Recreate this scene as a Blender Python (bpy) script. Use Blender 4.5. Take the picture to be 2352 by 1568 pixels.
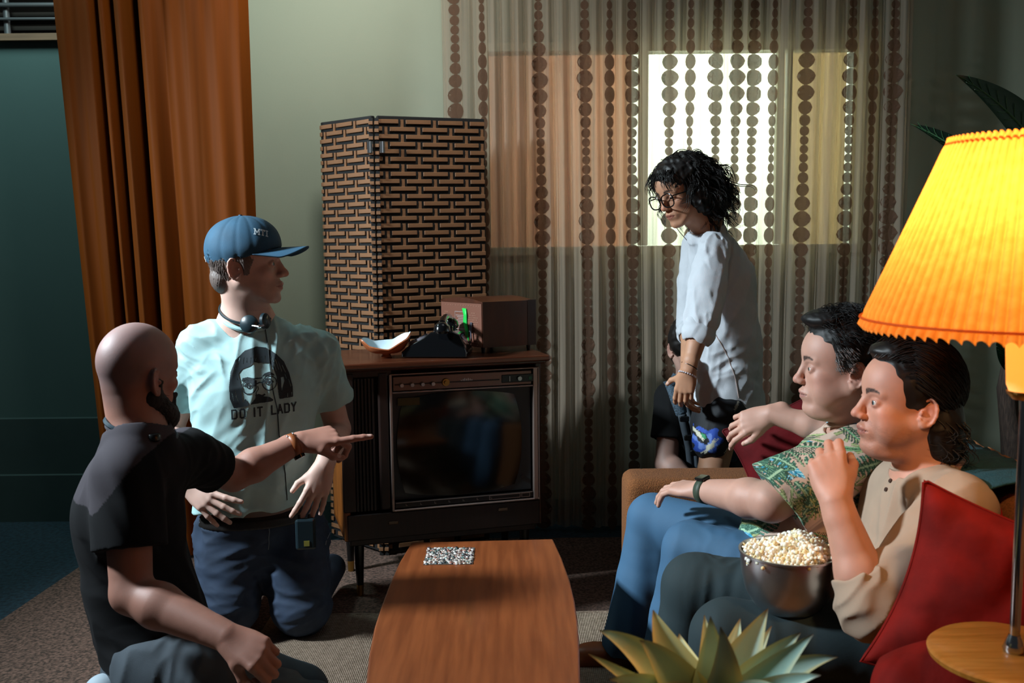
import bpy, bmesh, math, random
import numpy as np
from mathutils import Vector, Matrix, Euler
from mathutils.bvhtree import BVHTree

for o in list(bpy.data.objects):
    bpy.data.objects.remove(o)
SC = bpy.context.scene
COL = SC.collection
PI = math.pi

# ------------------------------------------------------------------ camera
CAM = Vector((0, 0, 1.33))
PITCH, ROLL, FPX = math.radians(6.3), 0.010, 2352 * 35 / 36
F_ = Vector((0, math.cos(PITCH), -math.sin(PITCH)))
U0 = Vector((0, math.sin(PITCH), math.cos(PITCH)))
R0 = Vector((1, 0, 0))
R_ = R0 * math.cos(ROLL) - U0 * math.sin(ROLL)
U_ = U0 * math.cos(ROLL) + R0 * math.sin(ROLL)
cd = bpy.data.cameras.new('camera')
cam = bpy.data.objects.new('camera', cd)
COL.objects.link(cam)
cd.lens, cd.sensor_width = 35, 36
cd.clip_start = 0.05
M = Matrix((R_, U_, -F_)).transposed().to_4x4()
M.translation = CAM
cam.matrix_world = M
cd.dof.use_dof = True
cd.dof.focus_distance = 3.1
cd.dof.aperture_fstop = 5.6
SC.camera = cam

def at(px, py, Y):
    """world point on the plane y=Y seen at a photograph pixel"""
    d = F_ + R_ * ((px - 1176) / FPX) - U_ * ((py - 784) / FPX)
    return CAM + d * (Y / d.y)

def A(px, py, Y):
    return np.array(at(px, py, Y))

# ------------------------------------------------------------------ colour, world, lights
def srgb(h):
    h = h.lstrip('#')
    v = [int(h[i:i + 2], 16) / 255 for i in (0, 2, 4)]
    return tuple(c / 12.92 if c <= .04045 else ((c + .055) / 1.055) ** 2.4 for c in v) + (1,)

SC.view_settings.view_transform = 'Standard'
SC.view_settings.look = 'None'
SC.view_settings.gamma = 1
SC.view_settings.use_curve_mapping = False
SC.view_settings.exposure = 0.0
w = bpy.data.worlds.new('studio_dark')
SC.world = w
w.use_nodes = True
w.node_tree.nodes['Background'].inputs[0].default_value = (0.52, 0.56, 0.60, 1)
w.node_tree.nodes['Background'].inputs[1].default_value = 0.04
SC.cycles.max_bounces = 6
SC.cycles.transparent_max_bounces = 12
SC.cycles.caustics_reflective = False
SC.cycles.caustics_refractive = False
SC.cycles.sample_clamp_indirect = 4

def area(name, loc, target, size, power, color, sizey=None, spread=180):
    l = bpy.data.lights.new(name, 'AREA')
    l.energy, l.color, l.size = power, color, size
    l.spread = math.radians(spread)
    if sizey:
        l.shape = 'RECTANGLE'; l.size_y = sizey
    o = bpy.data.objects.new(name, l)
    COL.objects.link(o)
    o.location = loc
    o.rotation_euler = (Vector(target) - Vector(loc)).to_track_quat('-Z', 'Y').to_euler()
    return o

area('key_light', (-3.1, 2.32, 2.7), (0.1, 3.0, 0.75), 0.30, 52, (0.78, 0.92, 1.0), spread=72)
area('overhead_light', (0.5, 3.0, 3.7), (0.4, 2.9, 0), 1.2, 3.5, (0.95, 0.97, 1.0))
area('wall_light', (-0.35, 2.7, 3.5), (-0.75, 4.5, 2.3), 0.5, 11, (0.97, 1.0, 0.93), spread=70)
area('window_light', (1.2, 6.3, 2.15), (0.85, 4.4, 1.7), 0.8, 92, (1.0, 1.0, 0.95), spread=140)
area('rear_soft_light', (-2.2, 3.9, 3.2), (-2.4, 4.6, 0.6), 0.5, 22.0, (0.7, 1.0, 0.98))

# ------------------------------------------------------------------ material helper
def mat(name, col, rough=.6, metal=0, bump=0, bscale=200, var=0, vscale=8, sheen=0, attr=None,
        stretch=(1, 1, 1), col2=None, coat=0, trans=0, emis=None, estr=0, spec=.5, sss=0, coord='Object'):
    m = bpy.data.materials.new(name)
    m.use_nodes = True
    nt = m.node_tree
    N = nt.nodes
    L = nt.links
    p = N['Principled BSDF']
    p.inputs['Base Color'].default_value = col if isinstance(col, tuple) else srgb(col)
    p.inputs['Roughness'].default_value = rough
    p.inputs['Metallic'].default_value = metal
    p.inputs['Specular IOR Level'].default_value = spec
    if coat:
        p.inputs['Coat Weight'].default_value = coat
        p.inputs['Coat Roughness'].default_value = .12
    if sheen:
        p.inputs['Sheen Weight'].default_value = sheen
        p.inputs['Sheen Roughness'].default_value = .5
    if sss:
        p.inputs['Subsurface Weight'].default_value = sss
        p.inputs['Subsurface Radius'].default_value = (.012, .005, .003)
        p.inputs['Subsurface Scale'].default_value = 1
    if emis:
        p.inputs['Emission Color'].default_value = srgb(emis)
        p.inputs['Emission Strength'].default_value = estr
    tc = N.new('ShaderNodeTexCoord')
    mp = N.new('ShaderNodeMapping')
    mp.inputs['Scale'].default_value = stretch
    L.new(tc.outputs[coord], mp.inputs['Vector'])
    src = None
    if attr:
        at_ = N.new('ShaderNodeAttribute')
        at_.attribute_name = attr
        src = at_.outputs['Color']
    if var or col2:
        n = N.new('ShaderNodeTexNoise')
        n.inputs['Scale'].default_value = vscale
        n.inputs['Detail'].default_value = 5
        L.new(mp.outputs[0], n.inputs['Vector'])
        mx = N.new('ShaderNodeMix')
        mx.data_type = 'RGBA'
        r = N.new('ShaderNodeMapRange')
        r.inputs['From Min'].default_value = .35
        r.inputs['From Max'].default_value = .65
        L.new(n.outputs['Fac'], r.inputs['Value'])
        L.new(r.outputs[0], mx.inputs['Factor'])
        if src:
            d = N.new('ShaderNodeMix'); d.data_type = 'RGBA'; d.blend_type = 'MULTIPLY'
            d.inputs['Factor'].default_value = 1
            L.new(src, d.inputs['A'])
            d.inputs['B'].default_value = (1 - var, 1 - var, 1 - var, 1)
            L.new(src, mx.inputs['A'])
            L.new(d.outputs['Result'], mx.inputs['B'])
        else:
            c1 = p.inputs['Base Color'].default_value[:]
            mx.inputs['A'].default_value = c1
            mx.inputs['B'].default_value = srgb(col2) if col2 else tuple(c * (1 - var) for c in c1[:3]) + (1,)
        src = mx.outputs['Result']
    if src:
        L.new(src, p.inputs['Base Color'])
    if bump:
        n = N.new('ShaderNodeTexNoise')
        n.inputs['Scale'].default_value = bscale
        n.inputs['Detail'].default_value = 4
        L.new(mp.outputs[0], n.inputs['Vector'])
        b = N.new('ShaderNodeBump')
        b.inputs['Strength'].default_value = bump
        b.inputs['Distance'].default_value = .003
        L.new(n.outputs['Fac'], b.inputs['Height'])
        L.new(b.outputs[0], p.inputs['Normal'])
    if trans:
        t = N.new('ShaderNodeBsdfTranslucent')
        if src: L.new(src, t.inputs['Color'])
        else: t.inputs['Color'].default_value = p.inputs['Base Color'].default_value[:]
        ms = N.new('ShaderNodeMixShader')
        ms.inputs[0].default_value = trans
        L.new(p.outputs[0], ms.inputs[1])
        L.new(t.outputs[0], ms.inputs[2])
        L.new(ms.outputs[0], N['Material Output'].inputs['Surface'])
    return m

# ------------------------------------------------------------------ object helpers
def link(name, me, m=None, parent=None, smooth=False):
    o = bpy.data.objects.new(name, me)
    COL.objects.link(o)
    if m is not None:
        for mm in (m if isinstance(m, (list, tuple)) else [m]):
            me.materials.append(mm)
    if smooth:
        me.shade_smooth()
    if parent:
        o.parent = parent
    return o

def tag(o, label, cat, group=None, kind=None):
    o['label'] = label
    o['category'] = cat
    if group: o['group'] = group
    if kind: o['kind'] = kind
    return o

def thing(name, label, cat, loc=(0, 0, 0), rz=0, group=None):
    o = bpy.data.objects.new(name, None)
    COL.objects.link(o)
    o.location = loc
    o.rotation_euler = (0, 0, rz)
    o.empty_display_size = .05
    return tag(o, label, cat, group)

def struct(o):
    o['kind'] = 'structure'
    return o

class MB:
    def __init__(s): s.bm = bmesh.new()
    def box(s, c, d, bev=0, rot=None, seg=1):
        r = bmesh.ops.create_cube(s.bm, size=1)
        vs = r['verts']
        for v in vs: v.co = Vector((v.co.x * d[0], v.co.y * d[1], v.co.z * d[2]))
        if bev:
            es = list({e for v in vs for e in v.link_edges})
            rr = bmesh.ops.bevel(s.bm, geom=es, offset=bev, segments=seg, affect='EDGES', profile=.5)
            vs = list({v for f in rr['faces'] for v in f.verts} | {v for v in vs if v.is_valid})
            vs = [v for v in vs if v.is_valid]
        if rot is not None:
            for v in vs: v.co = rot @ v.co
        for v in vs: v.co += Vector(c)
        return s
    def cone(s, a, b, ra, rb, n=20, cap=True):
        a, b = Vector(a), Vector(b)
        q = (b - a).to_track_quat('Z', 'Y').to_matrix()
        A_ = [s.bm.verts.new(a + q @ Vector((math.cos(2 * PI * i / n) * ra, math.sin(2 * PI * i / n) * ra, 0))) for i in range(n)]
        B_ = [s.bm.verts.new(b + q @ Vector((math.cos(2 * PI * i / n) * rb, math.sin(2 * PI * i / n) * rb, 0))) for i in range(n)]
        for i in range(n):
            s.bm.faces.new((A_[i], A_[(i + 1) % n], B_[(i + 1) % n], B_[i]))
        if cap:
            s.bm.faces.new(A_[::-1]); s.bm.faces.new(B_)
        return s
    def lathe(s, prof, n=48, c=(0, 0, 0), mod=None):
        rings = []
        for k, (r, z) in enumerate(prof):
            ring = []
            for i in range(n):
                a = 2 * PI * i / n
                rr = r * (mod(a, k) if mod else 1)
                ring.append(s.bm.verts.new((c[0] + rr * math.cos(a), c[1] + rr * math.sin(a), c[2] + z)))
            rings.append(ring)
        for k in range(len(rings) - 1):
            for i in range(n):
                s.bm.faces.new((rings[k][i], rings[k][(i + 1) % n], rings[k + 1][(i + 1) % n], rings[k + 1][i]))
        return s
    def tube(s, pts, r, n=8, closed=False):
        pts = [Vector(p) for p in pts]
        rings = []
        m = len(pts)
        prev = None
        for i, p in enumerate(pts):
            if closed: t = pts[(i + 1) % m] - pts[i - 1]
            else: t = pts[min(i + 1, m - 1)] - pts[max(i - 1, 0)]
            t.normalize()
            if prev is None:
                u = t.orthogonal().normalized()
            else:
                u = (prev - t * prev.dot(t)).normalized()
            prev = u
            v = t.cross(u)
            rr = r[i] if isinstance(r, (list, tuple)) else r
            rings.append([s.bm.verts.new(p + (u * math.cos(2 * PI * k / n) + v * math.sin(2 * PI * k / n)) * rr) for k in range(n)])
        for i in range(m if closed else m - 1):
            a, b = rings[i], rings[(i + 1) % m]
            for k in range(n):
                s.bm.faces.new((a[k], a[(k + 1) % n], b[(k + 1) % n], b[k]))
        if not closed:
            s.bm.faces.new(rings[0][::-1]); s.bm.faces.new(rings[-1])
        return s
    def prism(s, poly, z0, z1, xf=None):
        lo = [s.bm.verts.new((x, y, z0)) for x, y in poly]
        hi = [s.bm.verts.new((x, y, z1)) for x, y in poly]
        n = len(poly)
        s.bm.faces.new(lo[::-1]); s.bm.faces.new(hi)
        for i in range(n):
            s.bm.faces.new((lo[i], lo[(i + 1) % n], hi[(i + 1) % n], hi[i]))
        if xf is not None:
            for v in lo + hi: v.co = xf @ v.co
        return s
    def build(s, name, m=None, parent=None, smooth=False, bev=0, solid=0):
        bmesh.ops.recalc_face_normals(s.bm, faces=s.bm.faces)
        me = bpy.data.meshes.new(name)
        s.bm.to_mesh(me)
        s.bm.free()
        o = link(name, me, m, parent, smooth)
        if solid:
            md = o.modifiers.new('s', 'SOLIDIFY'); md.thickness = solid; md.offset = 0
        if bev:
            md = o.modifiers.new('b', 'BEVEL'); md.width = bev; md.segments = 2; md.limit_method = 'ANGLE'
        if smooth:
            try:
                md = me.set_sharp_from_angle(angle=math.radians(40))
            except Exception:
                pass
        return o

def mesh_np(name, V, Fq, m=None, parent=None, smooth=True, col=None):
    me = bpy.data.meshes.new(name)
    V = np.asarray(V, dtype=np.float32)
    Fq = np.asarray(Fq, dtype=np.int32)
    nf, k = Fq.shape
    me.vertices.add(len(V)); me.vertices.foreach_set('co', V.ravel())
    me.loops.add(nf * k); me.loops.foreach_set('vertex_index', Fq.ravel())
    me.polygons.add(nf)
    me.polygons.foreach_set('loop_start', np.arange(0, nf * k, k, dtype=np.int32))
    me.polygons.foreach_set('loop_total', np.full(nf, k, dtype=np.int32))
    me.update(calc_edges=True)
    me.validate()
    if col is not None:
        ca = me.color_attributes.new('Col', 'FLOAT_COLOR', 'POINT')
        c4 = np.ones((len(V), 4), dtype=np.float32); c4[:, :3] = col
        ca.data.foreach_set('color', c4.ravel())
    return link(name, me, m, parent, smooth)

def grid_faces(nu, nv, closed_u=False):
    i = np.arange(nu if closed_u else nu - 1)[:, None]
    j = np.arange(nv - 1)[None, :]
    i2 = (i + 1) % nu
    return np.stack([i * nv + j, i2 * nv + j, i2 * nv + j + 1, i * nv + j + 1], -1).reshape(-1, 4)

def tubes_np(paths, radii, ns=4):
    """paths (n,m,3), radii (n,m) -> verts, quads of many tubes"""
    n, m, _ = paths.shape
    t = np.gradient(paths, axis=1)
    t /= np.linalg.norm(t, axis=2, keepdims=True) + 1e-9
    ref = np.array([.31, .52, .79]); ref /= np.linalg.norm(ref)
    u = np.cross(t, ref); u /= np.linalg.norm(u, axis=2, keepdims=True) + 1e-9
    v = np.cross(t, u)
    a = np.arange(ns) * 2 * PI / ns
    V = paths[:, :, None, :] + radii[:, :, None, None] * (u[:, :, None, :] * np.cos(a)[None, None, :, None] + v[:, :, None, :] * np.sin(a)[None, None, :, None])
    V = V.reshape(-1, 3)
    ii = np.arange(n)[:, None, None]; jj = np.arange(m - 1)[None, :, None]; kk = np.arange(ns)[None, None, :]
    b = (ii * m + jj) * ns
    k2 = (kk + 1) % ns
    Fq = np.stack([b + kk, b + k2, b + ns + k2, b + ns + kk], -1).reshape(-1, 4)
    return V, Fq
# ------------------------------------------------------------------ materials
m_wall = mat('wall_paint_sage', '#8d9280', .75, var=.06, vscale=3, bump=.08, bscale=120)
m_teal = mat('wall_paint_teal', '#4b6562', .75, var=.08, vscale=2)
m_tealtrim = mat('trim_paint_teal', '#3c4f4d', .6, var=.1)
m_floor = mat('studio_carpet', '#1e3a46', .95, bump=1, bscale=90, var=.6, vscale=60)
m_brown = mat('brown_loop_carpet', '#73574a', .95, bump=1, bscale=130, col2='#33261d', vscale=95)
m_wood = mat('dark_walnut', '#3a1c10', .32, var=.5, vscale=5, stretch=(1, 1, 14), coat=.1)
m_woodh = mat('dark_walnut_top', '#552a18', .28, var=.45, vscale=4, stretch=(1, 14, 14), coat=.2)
m_woodlit = mat('walnut_side_lit', '#8a4c14', .4, var=.6, vscale=6, stretch=(14, 14, 1))  # lighter walnut for the left side: light falling there put into the colour
m_rail = mat('raw_pine', '#8a6a52', .7, var=.3, vscale=4, stretch=(1, 10, 10))
m_black = mat('black_plastic', '#08090a', .28)
m_steel = mat('brushed_steel', '#b8b8ba', .3, metal=1)
m_brass = mat('brass', '#b08d4c', .3, metal=1)
m_chrome = mat('satin_chrome', '#a6938a', .38, metal=.85)

# ------------------------------------------------------------------ room shell
Yw = 4.5
def panel(name, x0, x1, y0, y1, z0, z1, m):
    return struct(MB().box(((x0 + x1) / 2, (y0 + y1) / 2, (z0 + z1) / 2), (x1 - x0, y1 - y0, z1 - z0)).build(name, m))
fl = panel('floor', -4, 4, -1, 7.5, -.1, 0, m_floor)
wx0, wx1, wz0, wz1 = -.1, 1.56, 1.25, 2.12      # window opening
wl = -1.5
MBW = MB()
for (x0, x1, z0, z1) in ((wl, wx0, 0, 3.1), (wx1, 2.6, 0, 3.1), (wx0, wx1, 0, wz0), (wx0, wx1, wz1, 3.1)):
    MBW.box(((x0 + x1) / 2, Yw + .06, (z0 + z1) / 2), (x1 - x0, .12, z1 - z0))
struct(MBW.build('wall_back', m_wall))
panel('wall_right', 2.6, 2.7, 1.0, Yw + .12, 0, 3.1, m_wall)
panel('wall_left', -3.7, -1.5, 4.62, 4.72, 0, at(60, 95, 4.62).z, m_teal)
zt = at(60, 95, 4.62).z
panel('trim_1', -3.7, -1.5, 4.59, 4.74, zt, zt + .03, m_rail)
za, zb = at(60, 962, 4.58).z, at(60, 1092, 4.55).z
panel('baseboard_left', -3.7, -1.5, 4.58, 4.62, zb, za, m_tealtrim)
panel('trim_2', -3.7, -1.5, 4.55, 4.62, 0, zb, m_tealtrim)
panel('baseboard_back', -1.5, 2.6, Yw - .015, Yw, 0, .1, m_tealtrim)
# dark stage beyond the low flat: far dark wall with pipes and shelving
m_stage = mat('stage_dark_boards', '#2b2019', .8, var=.4, vscale=3)
panel('wall_far', -5, 3, 7.0, 7.1, 0, 4.2, m_stage)
g = thing('studio_pipe_rack', 'grey metal pipes and dark shelf above the teal wall at top left', 'rack', (at(60, 40, 5.1).x, 5.1, 0))
m_pipe = mat('galvanised_pipe', '#77797c', .4, metal=.6)
px0 = at(60, 40, 5.1).x
for k, (yy, r) in enumerate(((12, .012), (44, .008))):
    p0, p1 = at(-80, yy, 5.1), at(330, yy - 2, 5.1)
    o = MB().cone((p0.x - px0, 0, p0.z), (p1.x - px0, 0, p1.z), r, r, 12).build('pipe', m_pipe, g, True)
for xx in (8, 250):
    q = at(xx, 30, 5.1)
    MB().cone((q.x - px0, .03, 0), (q.x - px0, .03, 2.75), .016, .016, 12).build('upright_pipe', m_pipe, g, True)
for yy in (30, 62):
    q = at(60, yy, 5.15)
    MB().box((0, .18, q.z), (.9, .2, .02)).build('shelf', m_stage, g)

# window: frame, mullions, panes
m_frame = mat('window_frame_paint', '#a9a78f', .5)
def glassmat():
    m = bpy.data.materials.new('window_glass'); m.use_nodes = True
    nt = m.node_tree; nt.nodes.clear()
    o = nt.nodes.new('ShaderNodeOutputMaterial'); t = nt.nodes.new('ShaderNodeBsdfTransparent')
    gl = nt.nodes.new('ShaderNodeBsdfGlossy'); gl.inputs['Roughness'].default_value = .05
    mx = nt.nodes.new('ShaderNodeMixShader'); mx.inputs[0].default_value = .07
    nt.links.new(t.outputs[0], mx.inputs[1]); nt.links.new(gl.outputs[0], mx.inputs[2]); nt.links.new(mx.outputs[0], o.inputs[0])
    return m
m_glass = glassmat()
wn = bpy.data.objects.new('window_1', None); COL.objects.link(wn); struct(wn); wn.location = (0, Yw, 0)
def wbox(name, x0, x1, z0, z1, m, y=0.03, d=.06):
    return MB().box(((x0 + x1) / 2, y, (z0 + z1) / 2), (x1 - x0, d, z1 - z0), .004).build(name, m, wn)
fw = .035
wbox('window_frame', wx0 - .03, wx1 + .03, wz1 - .01, wz1 + .03, m_frame, -.005, .05)
wbox('window_frame', wx0 - .03, wx1 + .03, wz0 - .03, wz0 + .01, m_frame, -.005, .05)
wbox('window_frame', wx0 - .03, wx0 + .01, wz0 + .01, wz1 - .01, m_frame, -.005, .05)
wbox('window_frame', wx1 - .01, wx1 + .03, wz0 + .01, wz1 - .01, m_frame, -.005, .05)
xa, xb = at(1478, 340, Yw).x, at(1806, 340, Yw).x
m_dark = mat('dark_window_bar', '#1c2830', .5)
for xx, mm, ww in ((xa, m_frame, .04), (xb - .03, m_frame, .03), (xb + .01, m_dark, .022)):
    wbox('mullion', xx - ww / 2, xx + ww / 2, wz0 + .011, wz1 - .011, mm, .02, .05)
for (x0, x1) in ((wx0 + .012, xa - .022), (xa + .022, xb - .05), (xb + .025, wx1 - .012)):
    wbox('pane', x0, x1, wz0 + .012, wz1 - .012, m_glass, .03, .004)

# peach drapes hung behind the glass
def drape(name, label, x0, x1, y, z0, z1, amp, lam, m, seed, cat='drape', taper=None, group=None, sharp=0):
    rnd = np.random.RandomState(seed)
    nu, nv = int((x1 - x0) / lam * 16) + 20, 40
    u = np.linspace(0, 1, nu)[:, None]; v = np.linspace(0, 1, nv)[None, :]
    L = x1 - x0
    x = x0 + u * L + 0 * v
    ph = u * L / lam * 2 * PI + 1.4 * np.sin(u * L / lam * 1.7 + seed) + .5 * np.sin(v * 3 + u * 9)
    yo = amp * (np.sin(ph) + .35 * np.sin(2.1 * ph + 1)) * (.7 + .3 * np.sin(u * 23 + seed))
    P = np.stack([x + .25 * amp * np.cos(ph), y + yo, z0 + v * (z1 - z0) + 0 * u], -1).reshape(-1, 3)
    if taper is not None: P = taper(P)
    o = mesh_np(name, P, grid_faces(nu, nv), m)
    tag(o, label, cat, group)
    return o
m_peach = mat('peach_curtain_cloth', '#cf8c74', .8, trans=.6, col2='#b87c66', vscale=5, stretch=(6, 6, .5))
m_cream = mat('cream_curtain_cloth', '#c4a27a', .8, trans=.45)
drape('window_drape', 'peach drape hung behind the left window pane', wx0 + .0, xa - .03, Yw + .2, wz0 - .1, wz1 + .15, .012, .07, m_peach, 1)
drape('window_drape', 'cream drape hung behind the right window pane', xb + .03, wx1, Yw + .2, wz0 - .1, wz1 + .15, .012, .09, m_cream, 2)
for x0_, x1_ in ((wx0 - .05, xa), (xb, wx1 + .05)):
    MB().box(((x0_ + x1_) / 2, .17, wz1 + .165), (x1_ - x0_, .12, .03)).build('drape_track', m_frame, wn)
# diffusion cloth on a frame outside, added to soften the window lamp behind it
dm = mat('diffusion_cloth', '#e9f2e4', .9, trans=.9)
g = thing('diffusion_frame', 'added white diffusion cloth on a frame outside the middle window, softening its light', 'diffuser', (.9, 5.2, 0))
MB().box((.1, 0, 1.75), (2.3, .004, 1.6)).build('diffusion_cloth', dm, g)
for sx in (-1.06, 1.26): MB().cone((sx, .02, 0), (sx, .02, 2.6), .015, .015, 10).build('frame_pole', m_pipe, g, True)

# ------------------------------------------------------------------ sheer curtain with woven dots
def sheer_mat(name, col, opac, streak=True):
    m = bpy.data.materials.new(name); m.use_nodes = True
    nt = m.node_tree; N = nt.nodes; L = nt.links; N.clear()
    out = N.new('ShaderNodeOutputMaterial')
    tr = N.new('ShaderNodeBsdfTransparent')
    df = N.new('ShaderNodeBsdfDiffuse'); tl = N.new('ShaderNodeBsdfTranslucent')
    for q in (df, tl): q.inputs['Color'].default_value = srgb(col)
    mx = N.new('ShaderNodeMixShader'); mx.inputs[0].default_value = .5
    L.new(df.outputs[0], mx.inputs[1]); L.new(tl.outputs[0], mx.inputs[2])
    m2 = N.new('ShaderNodeMixShader')
    L.new(tr.outputs[0], m2.inputs[1]); L.new(mx.outputs[0], m2.inputs[2])
    L.new(m2.outputs[0], out.inputs[0])
    tc = N.new('ShaderNodeTexCoord'); mp = N.new('ShaderNodeMapping'); mp.inputs['Scale'].default_value = (55, 0, 1.2) if streak else (700, 0, 700)
    no = N.new('ShaderNodeTexNoise'); no.inputs['Scale'].default_value = 1; no.inputs['Detail'].default_value = 3
    L.new(tc.outputs['Object'], mp.inputs[0]); L.new(mp.outputs[0], no.inputs['Vector'])
    r = N.new('ShaderNodeMapRange'); r.inputs['From Min'].default_value = .3; r.inputs['From Max'].default_value = .7
    r.inputs['To Min'].default_value = opac[0]; r.inputs['To Max'].default_value = opac[1]
    L.new(no.outputs['Fac'], r.inputs['Value']); L.new(r.outputs[0], m2.inputs[0])
    return m
m_sheer = sheer_mat('sheer_voile', '#b5a491', (.44, .80))
m_dots = sheer_mat('woven_dot_thread', '#755a4a', (.86, 1.0), False)
Yc = 4.3
cx0, cx1 = at(1012, 300, Yc).x, at(2088, 300, Yc).x
cols = [1045, 1108, 1240, 1346, 1403, 1455, 1541, 1587, 1646, 1692, 1731, 1776, 1846, 1948, 2001, 2046]
colx = np.array([at(c, 300, Yc).x for c in cols])
def sheet(x, z):
    """depth and sideways shift of the hanging sheer at plan position x, height z"""
    s = x * 1.0
    dmin = np.abs(s[..., None] - colx).min(-1)
    w_ = np.clip((dmin - .012) / .03, .12, 1)
    ph = s * 2 * PI / .062 + 1.3 * np.sin(s * 11 + .5) + .8 * np.sin(s * 4.3) + .25 * np.sin(z * 1.6 + s * 6)
    am = .013 + .006 * np.sin(s * 7.7 + 1) + .003 * np.sin(z * 2 + s * 3)
    y = am * w_ * (np.sin(ph) + .45 * np.sin(2 * ph + .8) + .2 * np.sin(3.7 * ph)) + .016 * np.sin(s * 13 + .3 * np.sin(z * 1.3))
    return Yc + y, x + .006 * w_ * np.cos(ph) + .008 * np.sin(z * 1.4 + s * 3)
ncx, ncz = 1500, 46
xs = np.linspace(cx0, cx1, ncx)[:, None] + 0 * np.zeros((1, ncz))
zs = np.linspace(.03, 2.75, ncz)[None, :] + 0 * xs
ys, xx = sheet(xs, zs)
# left edge gathers inwards lower down
cur = thing('sheer_curtain', 'sheer beige full-length curtain with columns of brown woven dots over the window', 'curtain', (0, 0, 0))
V = np.stack([xx, ys, zs], -1).reshape(-1, 3)
mesh_np('sheer_panel', V, grid_faces(ncx, ncz), m_sheer, cur)
phs = [3.0, 1.0, 0, .3, .3, .2, .35, .25, .3, .3, .25, .2, .25, .3, .2, .6]
DV, DF = [], []
nb = 14
per = .61
zbig = at(1240, 163, Yc).z
for c, ph in zip(cols, phs):
    xc = at(c, 300, Yc).x
    z = 2.72
    while z > .05:
        s = .5 + .5 * math.cos((z - zbig) / per * 2 * PI + ph * .5)
        r = .0185 + .0165 * s
        rx = r * (1.0 if c not in (1403, 1587, 2001, 1776, 1108) else .62)
        z -= r
        a = np.arange(nb) * 2 * PI / nb
        b0 = sum(len(q) for q in DV)
        ring = [(xc, z)] + [(xc + rx * fr * math.cos(t), z + r * fr * math.sin(t)) for fr in (.55, 1) for t in a]
        ring = np.array(ring)
        yy, xq = sheet(ring[:, 0], ring[:, 1])
        DV.append(np.stack([xq, yy - .0022, ring[:, 1]], -1))
        for k in range(nb):
            k2 = (k + 1) % nb
            DF.append((b0, b0 + 1 + k, b0 + 1 + k2, b0 + 1 + k2))
            DF.append((b0 + 1 + k, b0 + 1 + nb + k, b0 + 1 + nb + k2, b0 + 1 + k2))
        z -= r * .96
DV = np.concatenate(DV)
tri = [f[:3] if f[2] == f[3] else f for f in DF]
me = bpy.data.meshes.new('woven_dots'); me.from_pydata(DV.tolist(), [], tri); me.update()
o = link('woven_dots', me, m_dots, cur); o['kind'] = 'stuff'
MB().cone((cx0 - .1, Yc, 2.77), (cx1 + .1, Yc, 2.77), .014, .014, 12).build('curtain_rod', m_brass, cur, True)

# ------------------------------------------------------------------ orange drape on the left
m_orange = mat('burnt_orange_velvet', '#733703', .65, spec=.15, col2='#643002', vscale=2, stretch=(10, 10, .3), bump=.1, bscale=300)
Yo = 4.02
# cross-section: broad flat folds at right, narrow pleats left of centre
def px2x(p): return at(p, 0, Yo).x
key = [(128, .02), (150, .05), (180, .035), (210, .06), (222, -.01), (236, .05), (246, .055), (258, -.02), (268, .05), (285, .06), (297, .02),
       (307, -.09), (313, -.1), (322, .045), (336, .055), (352, .05), (375, .02), (400, .035), (430, .045), (450, .03), (480, .035), (520, .03), (550, .02), (567, -.02)]
kx = np.array([px2x(a) for a, b in key]); kd = np.array([-b for a, b in key])
nu, nv = 260, 40
u = np.linspace(kx[0], kx[-1], nu)
d = np.interp(u, kx, kd)
ker = np.array([1, 2, 3, 2, 1]) / 9
d = np.convolve(np.pad(d, 2, 'edge'), ker, 'valid')
zz = np.linspace(.02, 2.75, nv)
X = np.repeat(u[:, None], nv, 1); Z = np.repeat(zz[None], nu, 0)
t = np.clip((at(0, 0, Yo).z - Z) / 1.6, 0, 1.6)           # 0 at the picture's top
lx = kx[0] + (at(222, 880, Yo).x - kx[0]) * t * 1.02       # left edge runs in lower down
rx = kx[-1] + 0 * t
fr = (X - kx[0]) / (kx[-1] - kx[0])
X2 = lx + fr * (rx - lx)
Yv = Yo + d[:, None] * (1 + .1 * np.sin(Z * 2)) + .006 * np.sin(X * 70 + Z * 1.5)
dr = thing('orange_drape', 'burnt orange floor-length drape hanging beside the sage green wall', 'drape')
mesh_np('drape_cloth', np.stack([X2, Yv, Z], -1).reshape(-1, 3), grid_faces(nu, nv), m_orange, dr)
MB().cone((kx[0] - .15, Yo, 2.77), (kx[-1] + .05, Yo, 2.77), .014, .014, 12).build('curtain_rod', m_brass, dr, True)

# ------------------------------------------------------------------ rugs
def pebble_noise_rug(name, label, poly, z, m, cat='rug'):
    o = MB().prism(poly, 0.001, z).build(name, m)
    tag(o, label, cat)
    return o
def fl_at(px, py):
    d = F_ + R_ * ((px - 1176) / FPX) - U_ * ((py - 784) / FPX)
    p = CAM + d * (-CAM.z / d.z)
    return (p.x, p.y)
a0, a1 = fl_at(0, 1430), fl_at(166, 1317)
dx, dy = (a1[0] - a0[0]), (a1[1] - a0[1])
pA = (a0[0] - 1.2 * dx, a0[1] - 1.2 * dy); pB = (a0[0] + 3.0 * dx, a0[1] + 3.0 * dy)
pebble_noise_rug('carpet', 'large brown looped carpet under everybody, edge showing bottom left', [pA, (-2.6, .6), (2.4, .6), (2.4, 4.2), (pB[0] + .3, 4.2), pB], .008, m_brown, 'carpet')
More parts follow.
